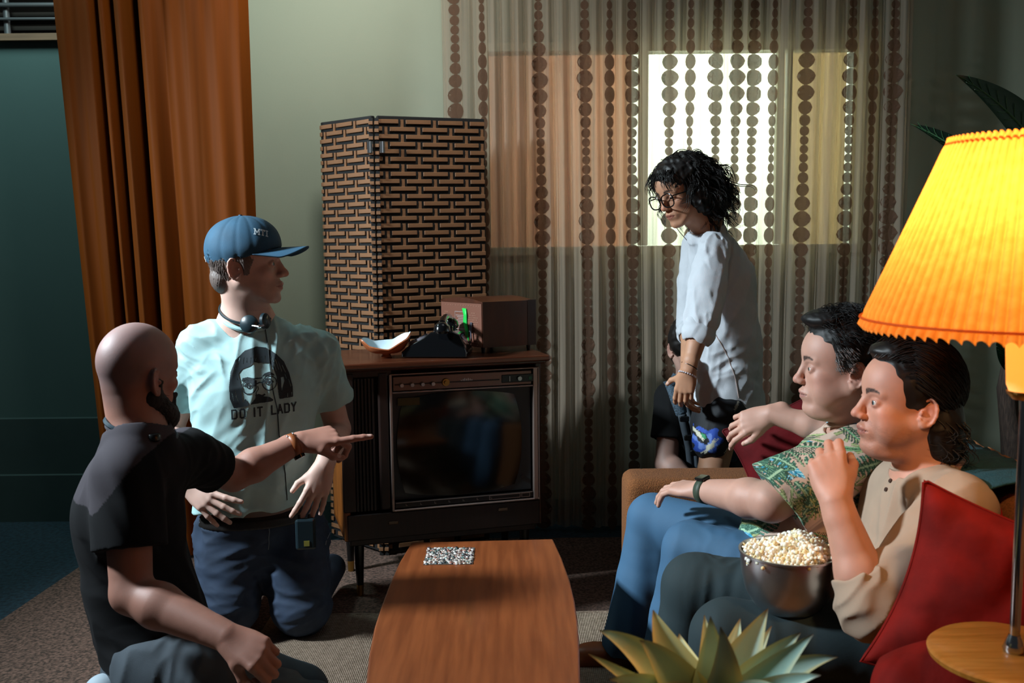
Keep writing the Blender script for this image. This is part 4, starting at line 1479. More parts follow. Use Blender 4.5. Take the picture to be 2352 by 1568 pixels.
def tree_of(o):
    me = o.data
    return BVHTree.FromPolygons([v.co[:] for v in me.vertices], [p.vertices[:] for p in me.polygons])
tc_ = tree_of(cap)
e_f, e_r, e_u = H.R[:, 0], -H.R[:, 1], H.R[:, 2]
org = H.w((.046, -.060, .082)) ; nh = nz(e_f * .42 + e_r * 1.0 + e_u * .35)
ex = nz(e_f * .82 - e_r * .45 - e_u * .22); ey = nz(e_u * .9 - e_r * .35)
strokes_on(word('Mti', (1.05, .85, .5)), org, ex, ey, .018, tc_, nh, .17, 'cap_lettering', mat('white_thread', '#c9d6dc', .7), cap)

# t-shirt
m_tee = mat('aqua_cotton', '#a3c4c4', .88, bump=.25, bscale=900, var=.05, vscale=30)
hem = A(575, 1162, 3.15)
slR, slL = sR + (eR - sR) * .62, sL + (eL - sL) * .62
shirt = U(fc(nk - [0, 0, .075], ch, .095, .190, ft, .62), fc(ch, wa, .190, .186, ft, .60), fc(wa, hem + [0, 0, -.01], .186, .182, ft, .62), rc(sR, nk - [0, 0, .05], .060, .050), rc(sL, nk - [0, 0, .05], .060, .050), k=.035)
slv = [('u', 0, rc(sR + (slR - sR) * .1, slR + (slR - sR) * .3, .066, .084)), ('x', .004, plane(slR, slR - sR)), ('u', 0, rc(slR, slR, .0, .0))][:2]
slv2 = [('u', 0, rc(sL + (slL - sL) * .1, slL + (slL - sL) * .3, .066, .084)), ('x', .004, plane(slL, slL - sL))]
shirt += [('u', .03, group(slv)), ('u', .03, group(slv2)), ('x', .004, plane(hem, (.05, 0, -1)))]
shirt += [('s', .006, rc(nk - [0, 0, .05] + ft * .01, H.w((-.01, 0, -.05)), .070, .085))]
fd1 = folds((.35, 0, 1), .0075, 34, 3, .3)
lf = local_folds([(sR, .16, (1, .2, -.5), .010, 60, 1), (sL, .16, (-1, .2, -.6), .010, 60, 2), (hem, .26, (1, 0, -.15), .009, 60, 5), (A(470, 960, 3.08), .17, (1, 0, .9), .010, 45, 6), (A(650, 1060, 3.08), .16, (1, 0, .6), .009, 50, 7)])
ts = cloth('t_shirt', shirt, m_tee, K, .004, lambda P: fd1(P) + lf(P))
# neck rib
rg = []
for t in np.linspace(0, 2 * PI, 28, endpoint=False):
    d_ = lr * math.cos(t) * .074 + ft * (math.sin(t) * .070 + .012)
    rg.append(nk + d_ + np.array([0, 0, -.012 - .030 * max(0, math.sin(t)) + .016 * max(0, -math.sin(t))]))
MB().tube(rg, .0075, 8, True).build('neck_rib', m_tee, ts, True)
# printed face and lettering, laid on the cloth
tts = tree_of(ts)
m_ink = mat('print_ink', '#1b262b', .75)
org = A(534, 965, 3.0); exP = nz(A(672, 948, 3.06) - org); eyP = np.array([0, 0, 1.0]) + exP * -.0
exP = nz(exP)
wdt = np.linalg.norm(A(672, 948, 3.06) - org)
for wd_, x0_ in (('DO', 0), ('IT', 2.42), ('LADY', 4.50)):
    strokes_on([[(u + x0_, v) for u, v in p] for p in word(wd_, {'DO': (.92, .75), 'IT': (.48, .85), 'LADY': (.72, .80, .80, .8)}[wd_])], org, exP, nz(eyP), .0265, tts, ft, .19, 'shirt_lettering', m_ink, ts)
# face print as an ink mask on a fine grid
def inpoly(px, py, poly):
    ins = np.zeros(px.shape, bool)
    n = len(poly)
    for i in range(n):
        (x1, y1), (x2, y2) = poly[i], poly[(i + 1) % n]
        c_ = ((y1 > py) != (y2 > py)) & (px < (x2 - x1) * (py - y1) / ((y2 - y1) + 1e-12) + x1)
        ins ^= c_
    return ins
def dline(px, py, path):
    d = np.full(px.shape, 9.)
    for (x1, y1), (x2, y2) in zip(path[:-1], path[1:]):
        dx_, dy_ = x2 - x1, y2 - y1
        t = np.clip(((px - x1) * dx_ + (py - y1) * dy_) / (dx_ * dx_ + dy_ * dy_ + 1e-12), 0, 1)
        d = np.minimum(d, np.hypot(px - x1 - t * dx_, py - y1 - t * dy_))
    return d
# picture coordinates of the print (crop 1568 px = 220 px)
def PX(l): return [((x - 250) / 975, (1160 - y) / 975) for x, y in l]
hairo = PX([(262, 1160), (205, 1000), (200, 800), (235, 560), (320, 370), (470, 240), (660, 190), (820, 225), (980, 340), (1100, 480), (1180, 680), (1225, 900), (1225, 1080), (1005, 1090), (985, 900), (975, 720), (920, 560), (870, 480), (760, 455), (690, 460), (620, 430), (560, 490), (420, 530), (355, 600), (385, 740), (390, 900), (410, 1060), (490, 1140)])
ear2 = PX([(1035, 730), (1085, 725), (1100, 790), (1065, 900), (1045, 985), (1040, 880)])
mus = PX([(525, 1120), (610, 1030), (625, 970), (670, 960), (720, 985), (760, 965), (780, 985), (735, 1010), (840, 1030), (900, 1085), (890, 1105), (700, 1115)])
brl = PX([(400, 730), (420, 680), (500, 668), (620, 700), (600, 722), (500, 700), (430, 720)])
brr = PX([(725, 690), (770, 640), (860, 615), (920, 650), (935, 690), (870, 660), (790, 670)])
jawl = PX([(435, 1040), (455, 1020), (490, 1090), (500, 1140), (440, 1140)])
gu, gv = 200, 200
Ug, Vg = np.meshgrid(np.linspace(-.06, 1.01, gu), np.linspace(0, 1.0, gv), indexing='ij')
ink = inpoly(Ug, Vg, hairo) & ~inpoly(Ug, Vg, ear2)
def circ(cx, cy, r): return [((cx - 250) / 975 + r * math.cos(a), (1160 - cy) / 975 + r * math.sin(a)) for a in np.linspace(0, 2 * PI, 25)]
ink |= inpoly(Ug, Vg, mus) | inpoly(Ug, Vg, brl) | inpoly(Ug, Vg, brr) | inpoly(Ug, Vg, jawl)
ink |= dline(Ug, Vg, circ(515, 830, .118)) < .007
ink |= dline(Ug, Vg, circ(850, 800, .118)) < .007
ink |= dline(Ug, Vg, PX([(630, 790), (690, 770), (735, 780)])) < .009
ink |= dline(Ug, Vg, PX([(600, 700), (735, 705)])) < .008
ink |= dline(Ug, Vg, PX([(655, 830), (665, 880), (625, 930), (620, 990)])) < .006
for cx_, cy_ in ((520, 800), (825, 770)):
    ink |= np.hypot(Ug - (cx_ - 250) / 975, Vg - (1160 - cy_) / 975) < .026
    ink |= np.abs(np.hypot(Ug - (cx_ - 250) / 975, Vg - (1160 - cy_) / 975) - .048) < .008
    ink |= dline(Ug, Vg, PX([(cx_ - 80, cy_ + 10), (cx_ - 30, cy_ - 45), (cx_ + 40, cy_ - 40), (cx_ + 80, cy_ + 15)])) < .010
ink |= inpoly(Ug, Vg, PX([(450, 740), (560, 720), (640, 730), (640, 800), (600, 830), (560, 750), (470, 770)]))
rr_ = np.random.RandomState(9)
for path in ([(300, 560), (350, 400)], [(260, 620), (300, 480)], [(350, 490), (385, 350)], [(440, 450), (460, 350)], [(500, 430), (505, 360)], [(560, 450), (570, 360)], [(640, 410), (650, 370)], [(740, 400), (745, 365)], [(800, 410), (800, 360)], [(890, 440), (880, 350)], [(950, 520), (900, 380)], [(1010, 600), (960, 430)], [(1060, 640), (1010, 470)], [(1120, 660), (1070, 540)], [(970, 620), (940, 520)], [(330, 650), (340, 700)], [(1200, 900), (1165, 780)], [(1130, 760), (1110, 690)], [(260, 1030), (240, 900)], [(350, 1080), (300, 960)], [(1140, 1070), (1140, 1010)], [(1210, 1000), (1205, 1060)], [(290, 880), (310, 960)]):
    ink &= ~(dline(Ug, Vg, PX(path)) < .0065)
orgf = A(536, 941, 3.0)
sz = wdt * 1.0
okv = np.zeros((gu, gv), bool); PP = np.zeros((gu, gv, 3))
need = ink.copy(); need[:-1] |= ink[1:]; need[:, :-1] |= ink[:, 1:]; need[1:] |= ink[:-1]; need[:, 1:] |= ink[:, :-1]
for i in range(gu):
    for j in range(gv):
        if need[i, j]:
            p = orgf + exP * Ug[i, j] * sz + np.array([0, 0, 1]) * Vg[i, j] * sz
            h = tts.ray_cast(Vector(p + ft * .12), Vector(-ft), .3)
            if h[0] is not None:
                PP[i, j] = h[0] + h[1] * .0011; okv[i, j] = True
idx = -np.ones((gu, gv), int); sel = np.argwhere(okv); idx[okv] = np.arange(len(sel))
Fq = []
cc = ink[:-1, :-1].astype(int) + ink[1:, :-1] + ink[:-1, 1:] + ink[1:, 1:]
gd = (cc >= 2) & okv[:-1, :-1] & okv[1:, :-1] & okv[:-1, 1:] & okv[1:, 1:]
ii, jj = np.nonzero(gd)
Fq = np.stack([idx[ii, jj], idx[ii + 1, jj], idx[ii + 1, jj + 1], idx[ii, jj + 1]], 1)
mesh_np('printed_face', PP[okv], Fq, m_ink, ts)

# jeans
wb = A(585, 1178, 3.18)
jn = U(fc(wb, pv - [0, 0, .05], .170, .182, ft, .62), rc(hpR, kR, .115, .092), rc(hpL, kL, .118, .100), k=.02)
fR, fL = kR + np.array([-.03, .40, -.01]), kL + np.array([.03, .40, -.01])
jn += U(rc(kR, fR, .074, .05), rc(kL, fL, .076, .05), k=.02)
jn += [('x', .004, plane(wb, (0, 0, 1)))]
jf = local_folds([(hpR, .2, (1, 0, .15), .011, 60, 2), (hpL, .2, (1, 0, -.1), .011, 60, 3), ((hpR + kR) / 2, .2, (1, 0, .1), .009, 55, 4), ((hpL + kL) / 2, .2, (1, 0, -.2), .009, 55, 9), (kL, .14, (1, 0, .3), .006, 70, 6), (kR, .14, (1, 0, -.3), .006, 70, 7)])
jb = cloth('jeans', jn, m_denim, K, .0045, jf)
tj = tree_of(jb)
def seam(pts, m, parent, name, tree, nrm, r=.0011, off=.001, n=14):
    P_ = []
    for (a, b) in zip(pts[:-1], pts[1:]):
        for k in range(n): P_.append(a + (b - a) * k / n)
    P_.append(pts[-1]); out = []
    for p in P_:
        h = tree.ray_cast(Vector(p + nrm * .2), Vector(-nrm), .5)
        if h[0] is not None: out.append(h[0] + h[1] * off)
    if len(out) > 2: MB().tube(out, r, 5).build(name, m, parent, True)
m_thread = mat('pale_thread', '#7f8c98', .8)
vy = np.array([0, -1.0, 0])
seam([A(523, 1182, 3.05), A(523, 1205, 3.05), A(510, 1216, 3.05), A(480, 1222, 3.05), A(445, 1212, 3.05)], m_thread, jb, 'pocket_seam', tj, vy)
seam([A(609, 1195, 3.05), A(611, 1230, 3.05), A(606, 1275, 3.05)], m_thread, jb, 'fly_seam', tj, vy)
seam([A(735, 1195, 3.05), A(736, 1270, 3.1)], m_thread, jb, 'pocket_seam', tj, vy)
bt = [('u', 0, fc(wb + [0, 0, .004], wb - [0, 0, .022], .1745, .1775, ft, .63)), ('x', .002, plane(wb + [0, 0, .004], (0, 0, 1))), ('x', .002, plane(wb - [0, 0, .026], (0, 0, -1)))]
cloth('belt', bt, m_belt, K, .005)
# radio pack on the belt and its cable, headset round the neck
q = A(702, 1225, 3.02)
pk = MB().box((0, 0, 0), (.062, .026, .10), .008, seg=2).build('radio_pack', m_plastic_d, K); pk.location = q; pk.rotation_euler = (0, 0, .15)
MB().box((.003, -.0138, -.028), (.017, .001, .017)).build('pack_label', mat('yellow_label', '#8f8a3a', .6), pk)
for sx in (-.018, .012): MB().cone((sx, 0, .048), (sx, 0, .062), .005, .004, 10).build('pack_knob', m_black, pk, True)
hb = []
for t in np.linspace(-2.45, 1.05, 30):
    d_ = lr * math.sin(t) * .082 + ft * (math.cos(t) * .085 + .012)
    hb.append(nk + d_ + np.array([0, 0, .012 - .034 * math.cos(t)]))
MB().tube(hb, .0042, 8).build('headset_band', m_plastic_d, K, True)
q = A(572, 744, 3.02); dn = nz(ft + np.array([-.35, 0, .15]))
MB().lathe([(0, .014), (.018, .013), (.027, .006), (.028, -.006), (.020, -.013), (0, -.014)], 26).build('ear_cup', m_plastic_d, K, True).matrix_world = Matrix.Translation(q) @ Vector(dn).to_track_quat('Z', 'Y').to_matrix().to_4x4()
q = A(609, 737, 3.03); dn = nz(ft * .35 + np.array([1, 0, .1]))
MB().lathe([(0, .010), (.018, .009), (.024, .004), (.025, -.005), (.016, -.010), (0, -.011)], 26).build('ear_cup', m_plastic_d, K, True).matrix_world = Matrix.Translation(q) @ Vector(dn).to_track_quat('Z', 'Y').to_matrix().to_4x4()
MB().tube([A(580, 748, 3.0), A(594, 750, 2.99), A(606, 746, 3.0)], .003, 8).build('headset_mic', m_steel, K, True)
pc_ = [A(612, 760, 3.0), A(618, 800, 3.0), A(623, 850, 3.0), A(628, 900, 3.0), A(640, 950, 3.0), A(644, 1010, 3.0), A(655, 1070, 3.0), A(660, 1130, 3.0), A(663, 1165, 3.0)]
seam(pc_, m_black, K, 'headset_cable', tts, ft, .0014, .002, 6)
m_shoe = mat('dark_shoe', '#16181b', .6)
shoe('shoe', fR + [0, .03, .0], fR + [0, .09, -.0], m_shoe, K, (0, 1, .3)) if False else None

# ------------------------------------------------------------------ bald man pointing
B_ = person('bald bearded man in a black t-shirt pointing at the television', 0)
H = Head(A(313, 862, 2.42), (.46, .88, -.05), (.0, 0, 1), 1.04)
nk = A(318, 1000, 2.40)
sN, sF = A(290, 1095, 2.30), A(428, 1048, 2.58)
eN, wN = A(302, 1362, 2.22), A(520, 1462, 2.12)
eF, wF = A(535, 1092, 2.72), A(690, 1014, 2.82)
ch, wa, pv = A(296, 1180, 2.44), A(322, 1350, 2.44), A(365, 1500, 2.42)
lr = nz(sN - sF); ft = nz(np.array([1, .15, 0])); 
body = H.items() + H.neck(nk, .060, .068)
body += U(fc(nk - [0, 0, .05], ch, .10, .12, ft, .75), fc(ch, pv, .12, .11, ft, .75), rc(sN, sF, .05, .05), k=.03)
body += arm(sN, eN, wN, (.056, .047, .051, .031)) + arm(sF, eF, wF, (.050, .043, .047, .029))
hx = nz(A(592, 1500, 2.09) - wN)
body += hand(wN, hx, (-.1, -.75, 1), -1, [(48, 75, 45), (50, 75, 45), (52, 75, 45), (55, 75, 45)], 1, ((.7, .45, -.7), (.8, -.1, -.7)), 1.08)
hx = nz(A(775, 998, 2.85) - wF)
body += hand(wF, hx, (-.15, -.55, 1), -1, [(-2, 4, 3), (52, 62, 30), (62, 68, 35), (66, 70, 35)], 2, ((.75, .25, -.75), (.95, -.1, -.45)), 1.12)
hpN, hpF = A(360, 1535, 2.32), A(400, 1500, 2.55)
kN, kF = A(705, 1640, 2.25), A(690, 1590, 2.62)
body += U(rc(pv, hpN, .08, .05), rc(pv, hpF, .08, .05), rc(hpN, kN, .045, .03), rc(hpF, kF, .045, .03), k=.02)
build_body(body, H, B_, base='#9c6d5d', scalp=('#5d4a48', .6), red=.35, brow='#241a16', lips='#8d5850')
eyes(H, B_)
brd = [('u', 0, H.rc((-.004, -.054, -.050), (.068, -.030, -.102), .027, .028)), ('u', .01, H.rc((-.004, .054, -.050), (.068, .030, -.102), .027, .028)),
       ('u', .015, H.el((.070, 0, -.114), (.040, .040, .036))), ('u', .01, H.rc((.09, -.022, -.056), (.078, -.03, -.095), .008, .014)), ('u', .01, H.rc((.09, .022, -.056), (.078, .03, -.095), .008, .014)),
       ('u', .006, H.rc((.1, -.02, -.054), (.1, .02, -.054), .0065, .0065)), ('u', .01, H.rc((.006, -.07, -.012), (.004, -.060, -.045), .007, .014)), ('u', .01, H.rc((.006, .07, -.012), (.004, .060, -.045), .007, .014)),
       ('s', .004, H.el((.10, 0, -.066), (.03, .018, .008)))]
m_beard = mat('dark_beard', '#17100d', .7, bump=.8, bscale=500)
cloth('beard', brd, m_beard, B_, .003, lambda P: .002 * noise3(P, 420, 3, 2))
r = np.random.RandomState(5); n = 1500
tt = r.uniform(0, 1, n); sgn = r.choice([-1, 1], n)
st = np.stack([.0 + .085 * tt, sgn * (.068 - .05 * tt ** 1.5) * r.uniform(.8, 1.05, n), -.045 - .065 * tt + r.uniform(-.02, .02, n)], 1)
d0 = np.stack([.4 + 0 * tt, sgn * .3, -1 + 0 * tt], 1) + r.normal(size=(n, 3)) * .35
W = st[:, None, :] + d0[:, None, :] * np.linspace(0, .018, 4)[None, :, None]
W = H.c + (W.reshape(-1, 3) * H.sc) @ H.R.T
V, F = tubes_np(W.reshape(n, 4, 3), np.full((n, 4), .0009) * np.array([1, .9, .7, .3]), 3)
mesh_np('beard_hairs', V, F, m_beard, B_)

m_tee_b = mat('black_cotton', '#090a0c', .9, bump=.15, bscale=900, spec=.25)
m_tee_y = mat('charcoal_yoke', '#3d3a3f', .95, bump=.15, bscale=900)
hem = A(385, 1545, 2.4)
slN, slF = sN + (eN - sN) * .62, sF + (eF - sF) * .62
shirt = U(fc(nk - [0, 0, .04], ch, .115, .160, ft, .78), fc(ch, wa, .160, .150, ft, .78), fc(wa, hem, .150, .165, ft, .85), rc(sN, sF, .070, .068), k=.035)
shirt += [('u', .03, group([('u', 0, rc(sN, slN + (slN - sN) * .3, .078, .086)), ('x', .003, plane(slN, slN - sN))])),
          ('u', .03, group([('u', 0, rc(sF, slF + (slF - sF) * .3, .070, .068)), ('x', .003, plane(slF, slF - sF))])),
          ('x', .004, plane(hem, (-.45, 0, -1))), ('s', .006, rc(nk - [0, 0, .035], H.w((-.01, 0, -.05)), .068, .085))]
lf = local_folds([(sN + [0, 0, -.06], .15, (.3, 0, -1), .008, 45, 1), (wa, .24, (.9, 0, -.6), .010, 38, 2), (hem, .22, (1, .2, -.4), .009, 45, 3), (sF, .14, (1, 0, -.4), .008, 50, 4), (ch, .2, (.5, 0, -1), .006, 35, 5)])
tb_col_k, tb_col_y = np.array(srgb('#08080b')[:3]), np.array(srgb('#3d383d')[:3])
def yoke(V):
    # raglan yoke over the near shoulder and upper back
    d = (V - A(320, 985, 2.35))
    a_ = A(228, 1180, 2.2); b_2 = A(345, 1075, 2.2)
    sep = (V[:, 2] > A(0, 1150, 2.3)[2] - .45 * np.clip(A(200, 0, 2.3)[0] - V[:, 0], -.3, .02) * 1.6 + .5 * np.clip(V[:, 0] - A(200, 0, 2.3)[0], 0, .3) ** 1.0 * 1.1) & (V[:, 0] < A(345, 0, 2.3)[0]) & (V[:, 1] < 2.62)
    return np.where(sep[:, None], tb_col_y, tb_col_k)
m_teeb2 = mat('black_and_charcoal_cotton', '#101010', .9, attr='Col', bump=.15, bscale=900, spec=.25)
tsb = cloth('t_shirt', shirt, m_teeb2, B_, .004, lambda P: lf(P), yoke)
rg = []
for t in np.linspace(0, 2 * PI, 28, endpoint=False):
    d_ = lr * math.cos(t) * .072 + ft * (math.sin(t) * .066 + .006)
    rg.append(nk + d_ + np.array([0, 0, .012 - .022 * math.sin(t)]))
MB().tube(rg, .007, 8, True).build('neck_rib', m_tee_y, tsb, True)
m_lan = mat('blue_grey_band', '#1d3440', .5)
hb = []
for t in np.linspace(0, 2 * PI, 34, endpoint=False):
    d_ = lr * math.cos(t) * .076 + ft * (math.sin(t) * .072 + .008)
    hb.append(nk + d_ + np.array([0, 0, .018 - .030 * math.sin(t)]))
MB().tube(hb, .0055, 8, True).build('headset_band', m_lan, B_, True)
q = A(352, 1004, 2.335)
MB().lathe([(0, .010), (.014, .009), (.018, .003), (.018, -.005), (.012, -.010), (0, -.010)], 22, tuple(q)).build('headset_earpiece', m_black, B_, True)
# watch on the pointing arm
ax = nz(wF - eF); q = wF - ax * .022
m_face = mat('watch_face', '#0a0a0a', .2)
ww = MB().cone(q - ax * .010, q + ax * .010, .0345, .0335, 30, False).build('wristwatch', m_leather, B_, True, solid=.003)
pn_ = nz(np.array([.1, -.35, -1])); pn_ = nz(pn_ - (pn_ @ ax) * ax)
MB().cone(q + pn_ * .032, q + pn_ * .042, .017, .016, 24).build('watch_case', m_face, ww, True)
pn2 = nz(np.array([0, -.3, 1])); pn2 = nz(pn2 - (pn2 @ ax) * ax)
for s in (-1, 1): MB().tube([q + pn2 * .036 + ax * .009 * s - np.cross(ax, pn2) * .004, q + pn2 * .036 + ax * .009 * s + np.cross(ax, pn2) * .004], .0022, 6).build('watch_buckle', m_steel, ww, True)
# jeans
jn = U(fc(pv + [0, 0, .03], pv - [0, 0, .04], .150, .160, ft, .85), rc(hpN, kN, .105, .078), rc(hpF, kF, .100, .076), rc(kN, A(330, 1700, 2.3) * [1, 1, 0] + [0, 0, .07], .070, .055), rc(kF, A(360, 1620, 2.62) * [1, 1, 0] + [0, 0, .07], .070, .055), k=.025)
lf = local_folds([(hpN, .25, (.3, 0, 1), .010, 45, 2), (kN, .2, (.2, 0, 1), .008, 50, 3), (hpF, .25, (.2, 0, 1), .008, 45, 4)])
cloth('jeans', jn, m_denimg, B_, .0045, lf)
m_sock = mat('white_sneaker', '#aab9c4', .7)
hq = A(236, 1590, 2.3); hq[2] = max(hq[2], .10)
sI = [('u', 0, rc(hq, hq + np.array([-.01, .02, -.04]), .045, .05)), ('u', .02, rc(hq + np.array([-.0, 0, -.03]), hq * [1, 1, 0] + [.10, .03, .05], .05, .04))]
cloth('sneaker', sI, m_sock, B_, .005)
# ------------------------------------------------------------------ woman standing by the curtain
W_ = person('standing woman with dark curly hair, glasses and white linen shirt beside the sofa arm', 0)
H = Head(A(1568, 438, 3.55), (-.77, -.50, -.33), (-.22, 0, 1), .96, nose=.95, lipf=.8)
nk = A(1626, 508, 3.60)
sL, sR = A(1640, 568, 3.50), A(1600, 560, 3.80)
eL, wL_ = A(1612, 735, 3.42), A(1582, 848, 3.38)
eR, wR_ = A(1590, 740, 3.78), A(1578, 850, 3.52)
ch, wa, pv = A(1655, 640, 3.64), A(1668, 790, 3.64), A(1672, 925, 3.64)
ft = nz(np.array([-1, -.25, 0])); lr = np.cross([0, 0, 1], ft)
hL, hR = A(1660, 950, 3.57), A(1680, 950, 3.74)
kL, kR = A(1635, 1090, 3.54), A(1665, 1090, 3.74)
aL, aR = A(1640, 1250, 3.56), A(1670, 1250, 3.76)
for q in (aL, aR): q[2] = .09
body = H.items() + H.neck(nk, .048, .052)
body += U(fc(nk - [0, 0, .05], ch, .06, .075, ft, .8), fc(ch, pv, .075, .085, ft, .8), rc(sL, sR, .032, .032), k=.03)
body += arm(sL, eL, wL_, (.036, .034, .036, .024)) + arm(sR, eR, wR_, (.038, .034, .036, .024))
body += hand(wL_, (-.15, .25, -1), (-.5, -1, 0), -1, [(12, 25, 15), (14, 28, 15), (16, 30, 15), (18, 32, 15)], 2, sc=.92)
body += hand(wR_, (-.1, -.2, -1), (-.9, .4, 0), 1, [(20, 35, 20)] * 4, 2, sc=.92)
body += U(rc(hL, kL, .07, .052), rc(kL, kL + (aL - kL) * .35, .050, .050), rc(kL + (aL - kL) * .35, aL, .050, .032), rc(hR, kR, .07, .052), rc(kR, aR, .05, .032), rc(aL, aL + [-.13, -.02, -.055], .034, .024), rc(aR, aR + [-.13, -.02, -.055], .034, .024), k=.02)
build_body(body, H, W_, base='#b48467', lips='#8d5044', brow='#2a1d18', red=.35)
eyes(H, W_, '#2e2a22', (1, .0, -.35))
# age lines: shallow creases come from the body's own nasolabial folds; hair
m_curl = mat('black_brown_curls', '#0f0b09', .5, spec=.35)
hairI = [('u', 0, H.el((.028, 0, .066), (.064, .084, .060))), ('u', .01, H.el((-.022, 0, .045), (.106, .104, .092))), ('u', .03, H.el((-.065, 0, -.040), (.085, .105, .085))), ('u', .03, H.el((-.080, 0, -.080), (.068, .092, .066))), ('u', .02, H.el((-.02, .068, -.03), (.05, .030, .07))), ('u', .02, H.el((-.02, -.068, -.03), (.05, .030, .07))),
         ('s', .01, H.el((.110, 0, -.050), (.080, .064, .098))), ('s', .01, H.el((.06, 0, -.12), (.10, .052, .06)))]
cloth('hair', hairI, m_curl, W_, .0035, lambda P: .006 * noise3(P, 120, 3, 3))
r = np.random.RandomState(11)
n = 900
th_ = r.uniform(-PI, PI, n); ph_ = r.uniform(-.35, 1.35, n)
D = np.stack([np.cos(th_) * np.cos(ph_), np.sin(th_) * np.cos(ph_), np.sin(ph_)], 1)
front = (D[:, 0] > .40) & (D[:, 2] < .66)
D = D[~front]; n = len(D)
D[::3, 2] = -np.abs(D[::3, 2]) * .8 - .2; D[::3, 0] = -np.abs(D[::3, 0])
root = np.array([-.022, 0, .020]) + D * [.100, .098, .098]
m = 26
t = np.linspace(0, 1, m)
lenS = r.uniform(.055, .115, n)
# each lock goes outward then falls, wound as a helix
out = D * [1, 1, .6]; out /= np.linalg.norm(out, axis=1, keepdims=True)
fwdfr = (D[:, 0] > .3)[:, None]
fall = np.array([-.05, 0, -1.0]) + r.normal(size=(n, 3)) * .28 + np.where(fwdfr, [.15, 0, .0], [-.25, 0, 0])
axis_path = root[:, None] + out[:, None] * (lenS[:, None, None] * .38 * np.sin(t * PI * .8)[None, :, None]) + fall[:, None] * (lenS[:, None, None] * (t ** 1.3)[None, :, None])
rc_ = r.uniform(.0045, .0105, n)[:, None] * (.35 + .65 * t)[None]
w_ = r.uniform(7, 13, n)[:, None] * t[None] + r.uniform(0, 6.28, n)[:, None]
s1 = np.cross(fall, [.3, 1, .1]); s1 /= np.linalg.norm(s1, axis=1, keepdims=True)
s2 = np.cross(fall, s1); s2 /= np.linalg.norm(s2, axis=1, keepdims=True)
path = axis_path + s1[:, None] * (rc_ * np.cos(w_))[:, :, None] + s2[:, None] * (rc_ * np.sin(w_))[:, :, None]
allp = [path]
for q in range(3):
    allp.append(path + r.normal(size=(n, 1, 3)) * .0045 + r.normal(size=(n, 1, 3)) * .003 * t[None, :, None])
path = np.concatenate(allp)
Wp = H.c + (path.reshape(-1, 3) * H.sc) @ H.R.T
rad = np.repeat((.0013 * np.minimum(1, 1.5 - t * 1.2))[None], len(path), 0) * r.uniform(.7, 1.4, (len(path), 1))
V, F = tubes_np(Wp.reshape(len(path), m, 3), rad, 3)
mesh_np('hair_curls', V, F, m_curl, W_)
# fringe
n = 90
st = np.stack([r.uniform(.045, .075, n), r.uniform(-.06, .06, n), r.uniform(.085, .100, n)], 1)
tt = np.linspace(0, 1, 14)
ax_ = st[:, None] + np.array([.035, 0, .012]) * np.sin(tt * PI * .7)[None, :, None] + np.array([.010, 0, -.085])[None, None] * (tt ** 1.2)[None, :, None] * r.uniform(.6, 1.0, (n, 1, 1)) + np.array([0, 1, 0])[None, None] * (np.sign(st[:, 1]) * r.uniform(0, .03, n))[:, None, None] * tt[None, :, None]
ax_ = ax_ + .003 * np.sin(tt * 8 + 1)[None, :, None] * r.normal(size=(n, 1, 3))
Wp = H.c + (ax_.reshape(-1, 3) * H.sc) @ H.R.T
V, F = tubes_np(Wp.reshape(n, 14, 3), np.full((n, 14), .0014) * (1.2 - tt)[None], 3)
mesh_np('fringe', V, F, m_curl, W_)
# glasses
m_gl = mat('black_acetate', '#0a0a0c', .2, coat=.5)
gl = MB()
for y in (-1, 1):
    ring = []
    for a in np.linspace(0, 2 * PI, 26, endpoint=False):
        cx_ = math.copysign(abs(math.cos(a)) ** .75, math.cos(a)); cy_ = math.copysign(abs(math.sin(a)) ** .75, math.sin(a))
        ring.append(H.w((.114 - .10 * abs(y * .034 + .029 * cx_) ** 1.3 * 1.2, y * .036 + .0295 * cx_, -.005 + .0235 * cy_ + .003 * (cx_ * y > 0) * (cy_ > 0))))
    gl.tube(ring, .0024, 8, True)
    gl.tube([H.w((.104, y * .060, .008)), H.w((.06, y * .076, .004)), H.w((-.005, y * .080, .0)), H.w((-.02, y * .080, -.012))], .0022, 8)
gl.tube([H.w((.113, -.008, .004)), H.w((.116, 0, .007)), H.w((.113, .008, .004))], .0022, 8)
go = gl.build('glasses', m_gl, W_, True)
for y in (-1, 1):
    b = MB()
    vs = [b.bm.verts.new(H.w((.110 - .10 * abs(y * .034 + .025 * math.cos(a)) ** 1.3 * 1.2, y * .034 + .025 * math.cos(a), -.004 + .020 * math.sin(a)))) for a in np.linspace(0, 2 * PI, 20, endpoint=False)]
    b.bm.faces.new(vs); b.build('lens', m_glass, go)
# linen shirt
m_linen = mat('white_linen', '#c9cdd3', .9, bump=.4, bscale=500, var=.04, vscale=30, trans=.12)
hem = A(1665, 932, 3.62)
slL, slR = eL + (wL_ - eL) * .18, eR + (wR_ - eR) * .18
shirt = U(fc(nk - [0, 0, .055], ch, .075, .120, lr, .80), fc(ch, wa, .122, .125, lr, .86), fc(wa, hem - [0, 0, .02], .125, .150, lr, .84), k=.03)
def sleeve(s, e, c):
    return group(U(rc(s, s + (e - s) * .5, .055, .064), rc(s + (e - s) * .5, e, .064, .060), rc(e, c, .060, .050), k=.01))
shirt += [('u', .02, sleeve(sL, eL, slL)), ('u', .02, sleeve(sR, eR, slR))]
shirt += [('x', .003, plane(hem, (-.10, 0, -1)))]
shirt += [('s', .006, rc(nk - [0, 0, .03], H.w((-.01, 0, -.06)), .054, .075))]
fdl = folds(nz(eL - sL), .005, 55, 8, .15)
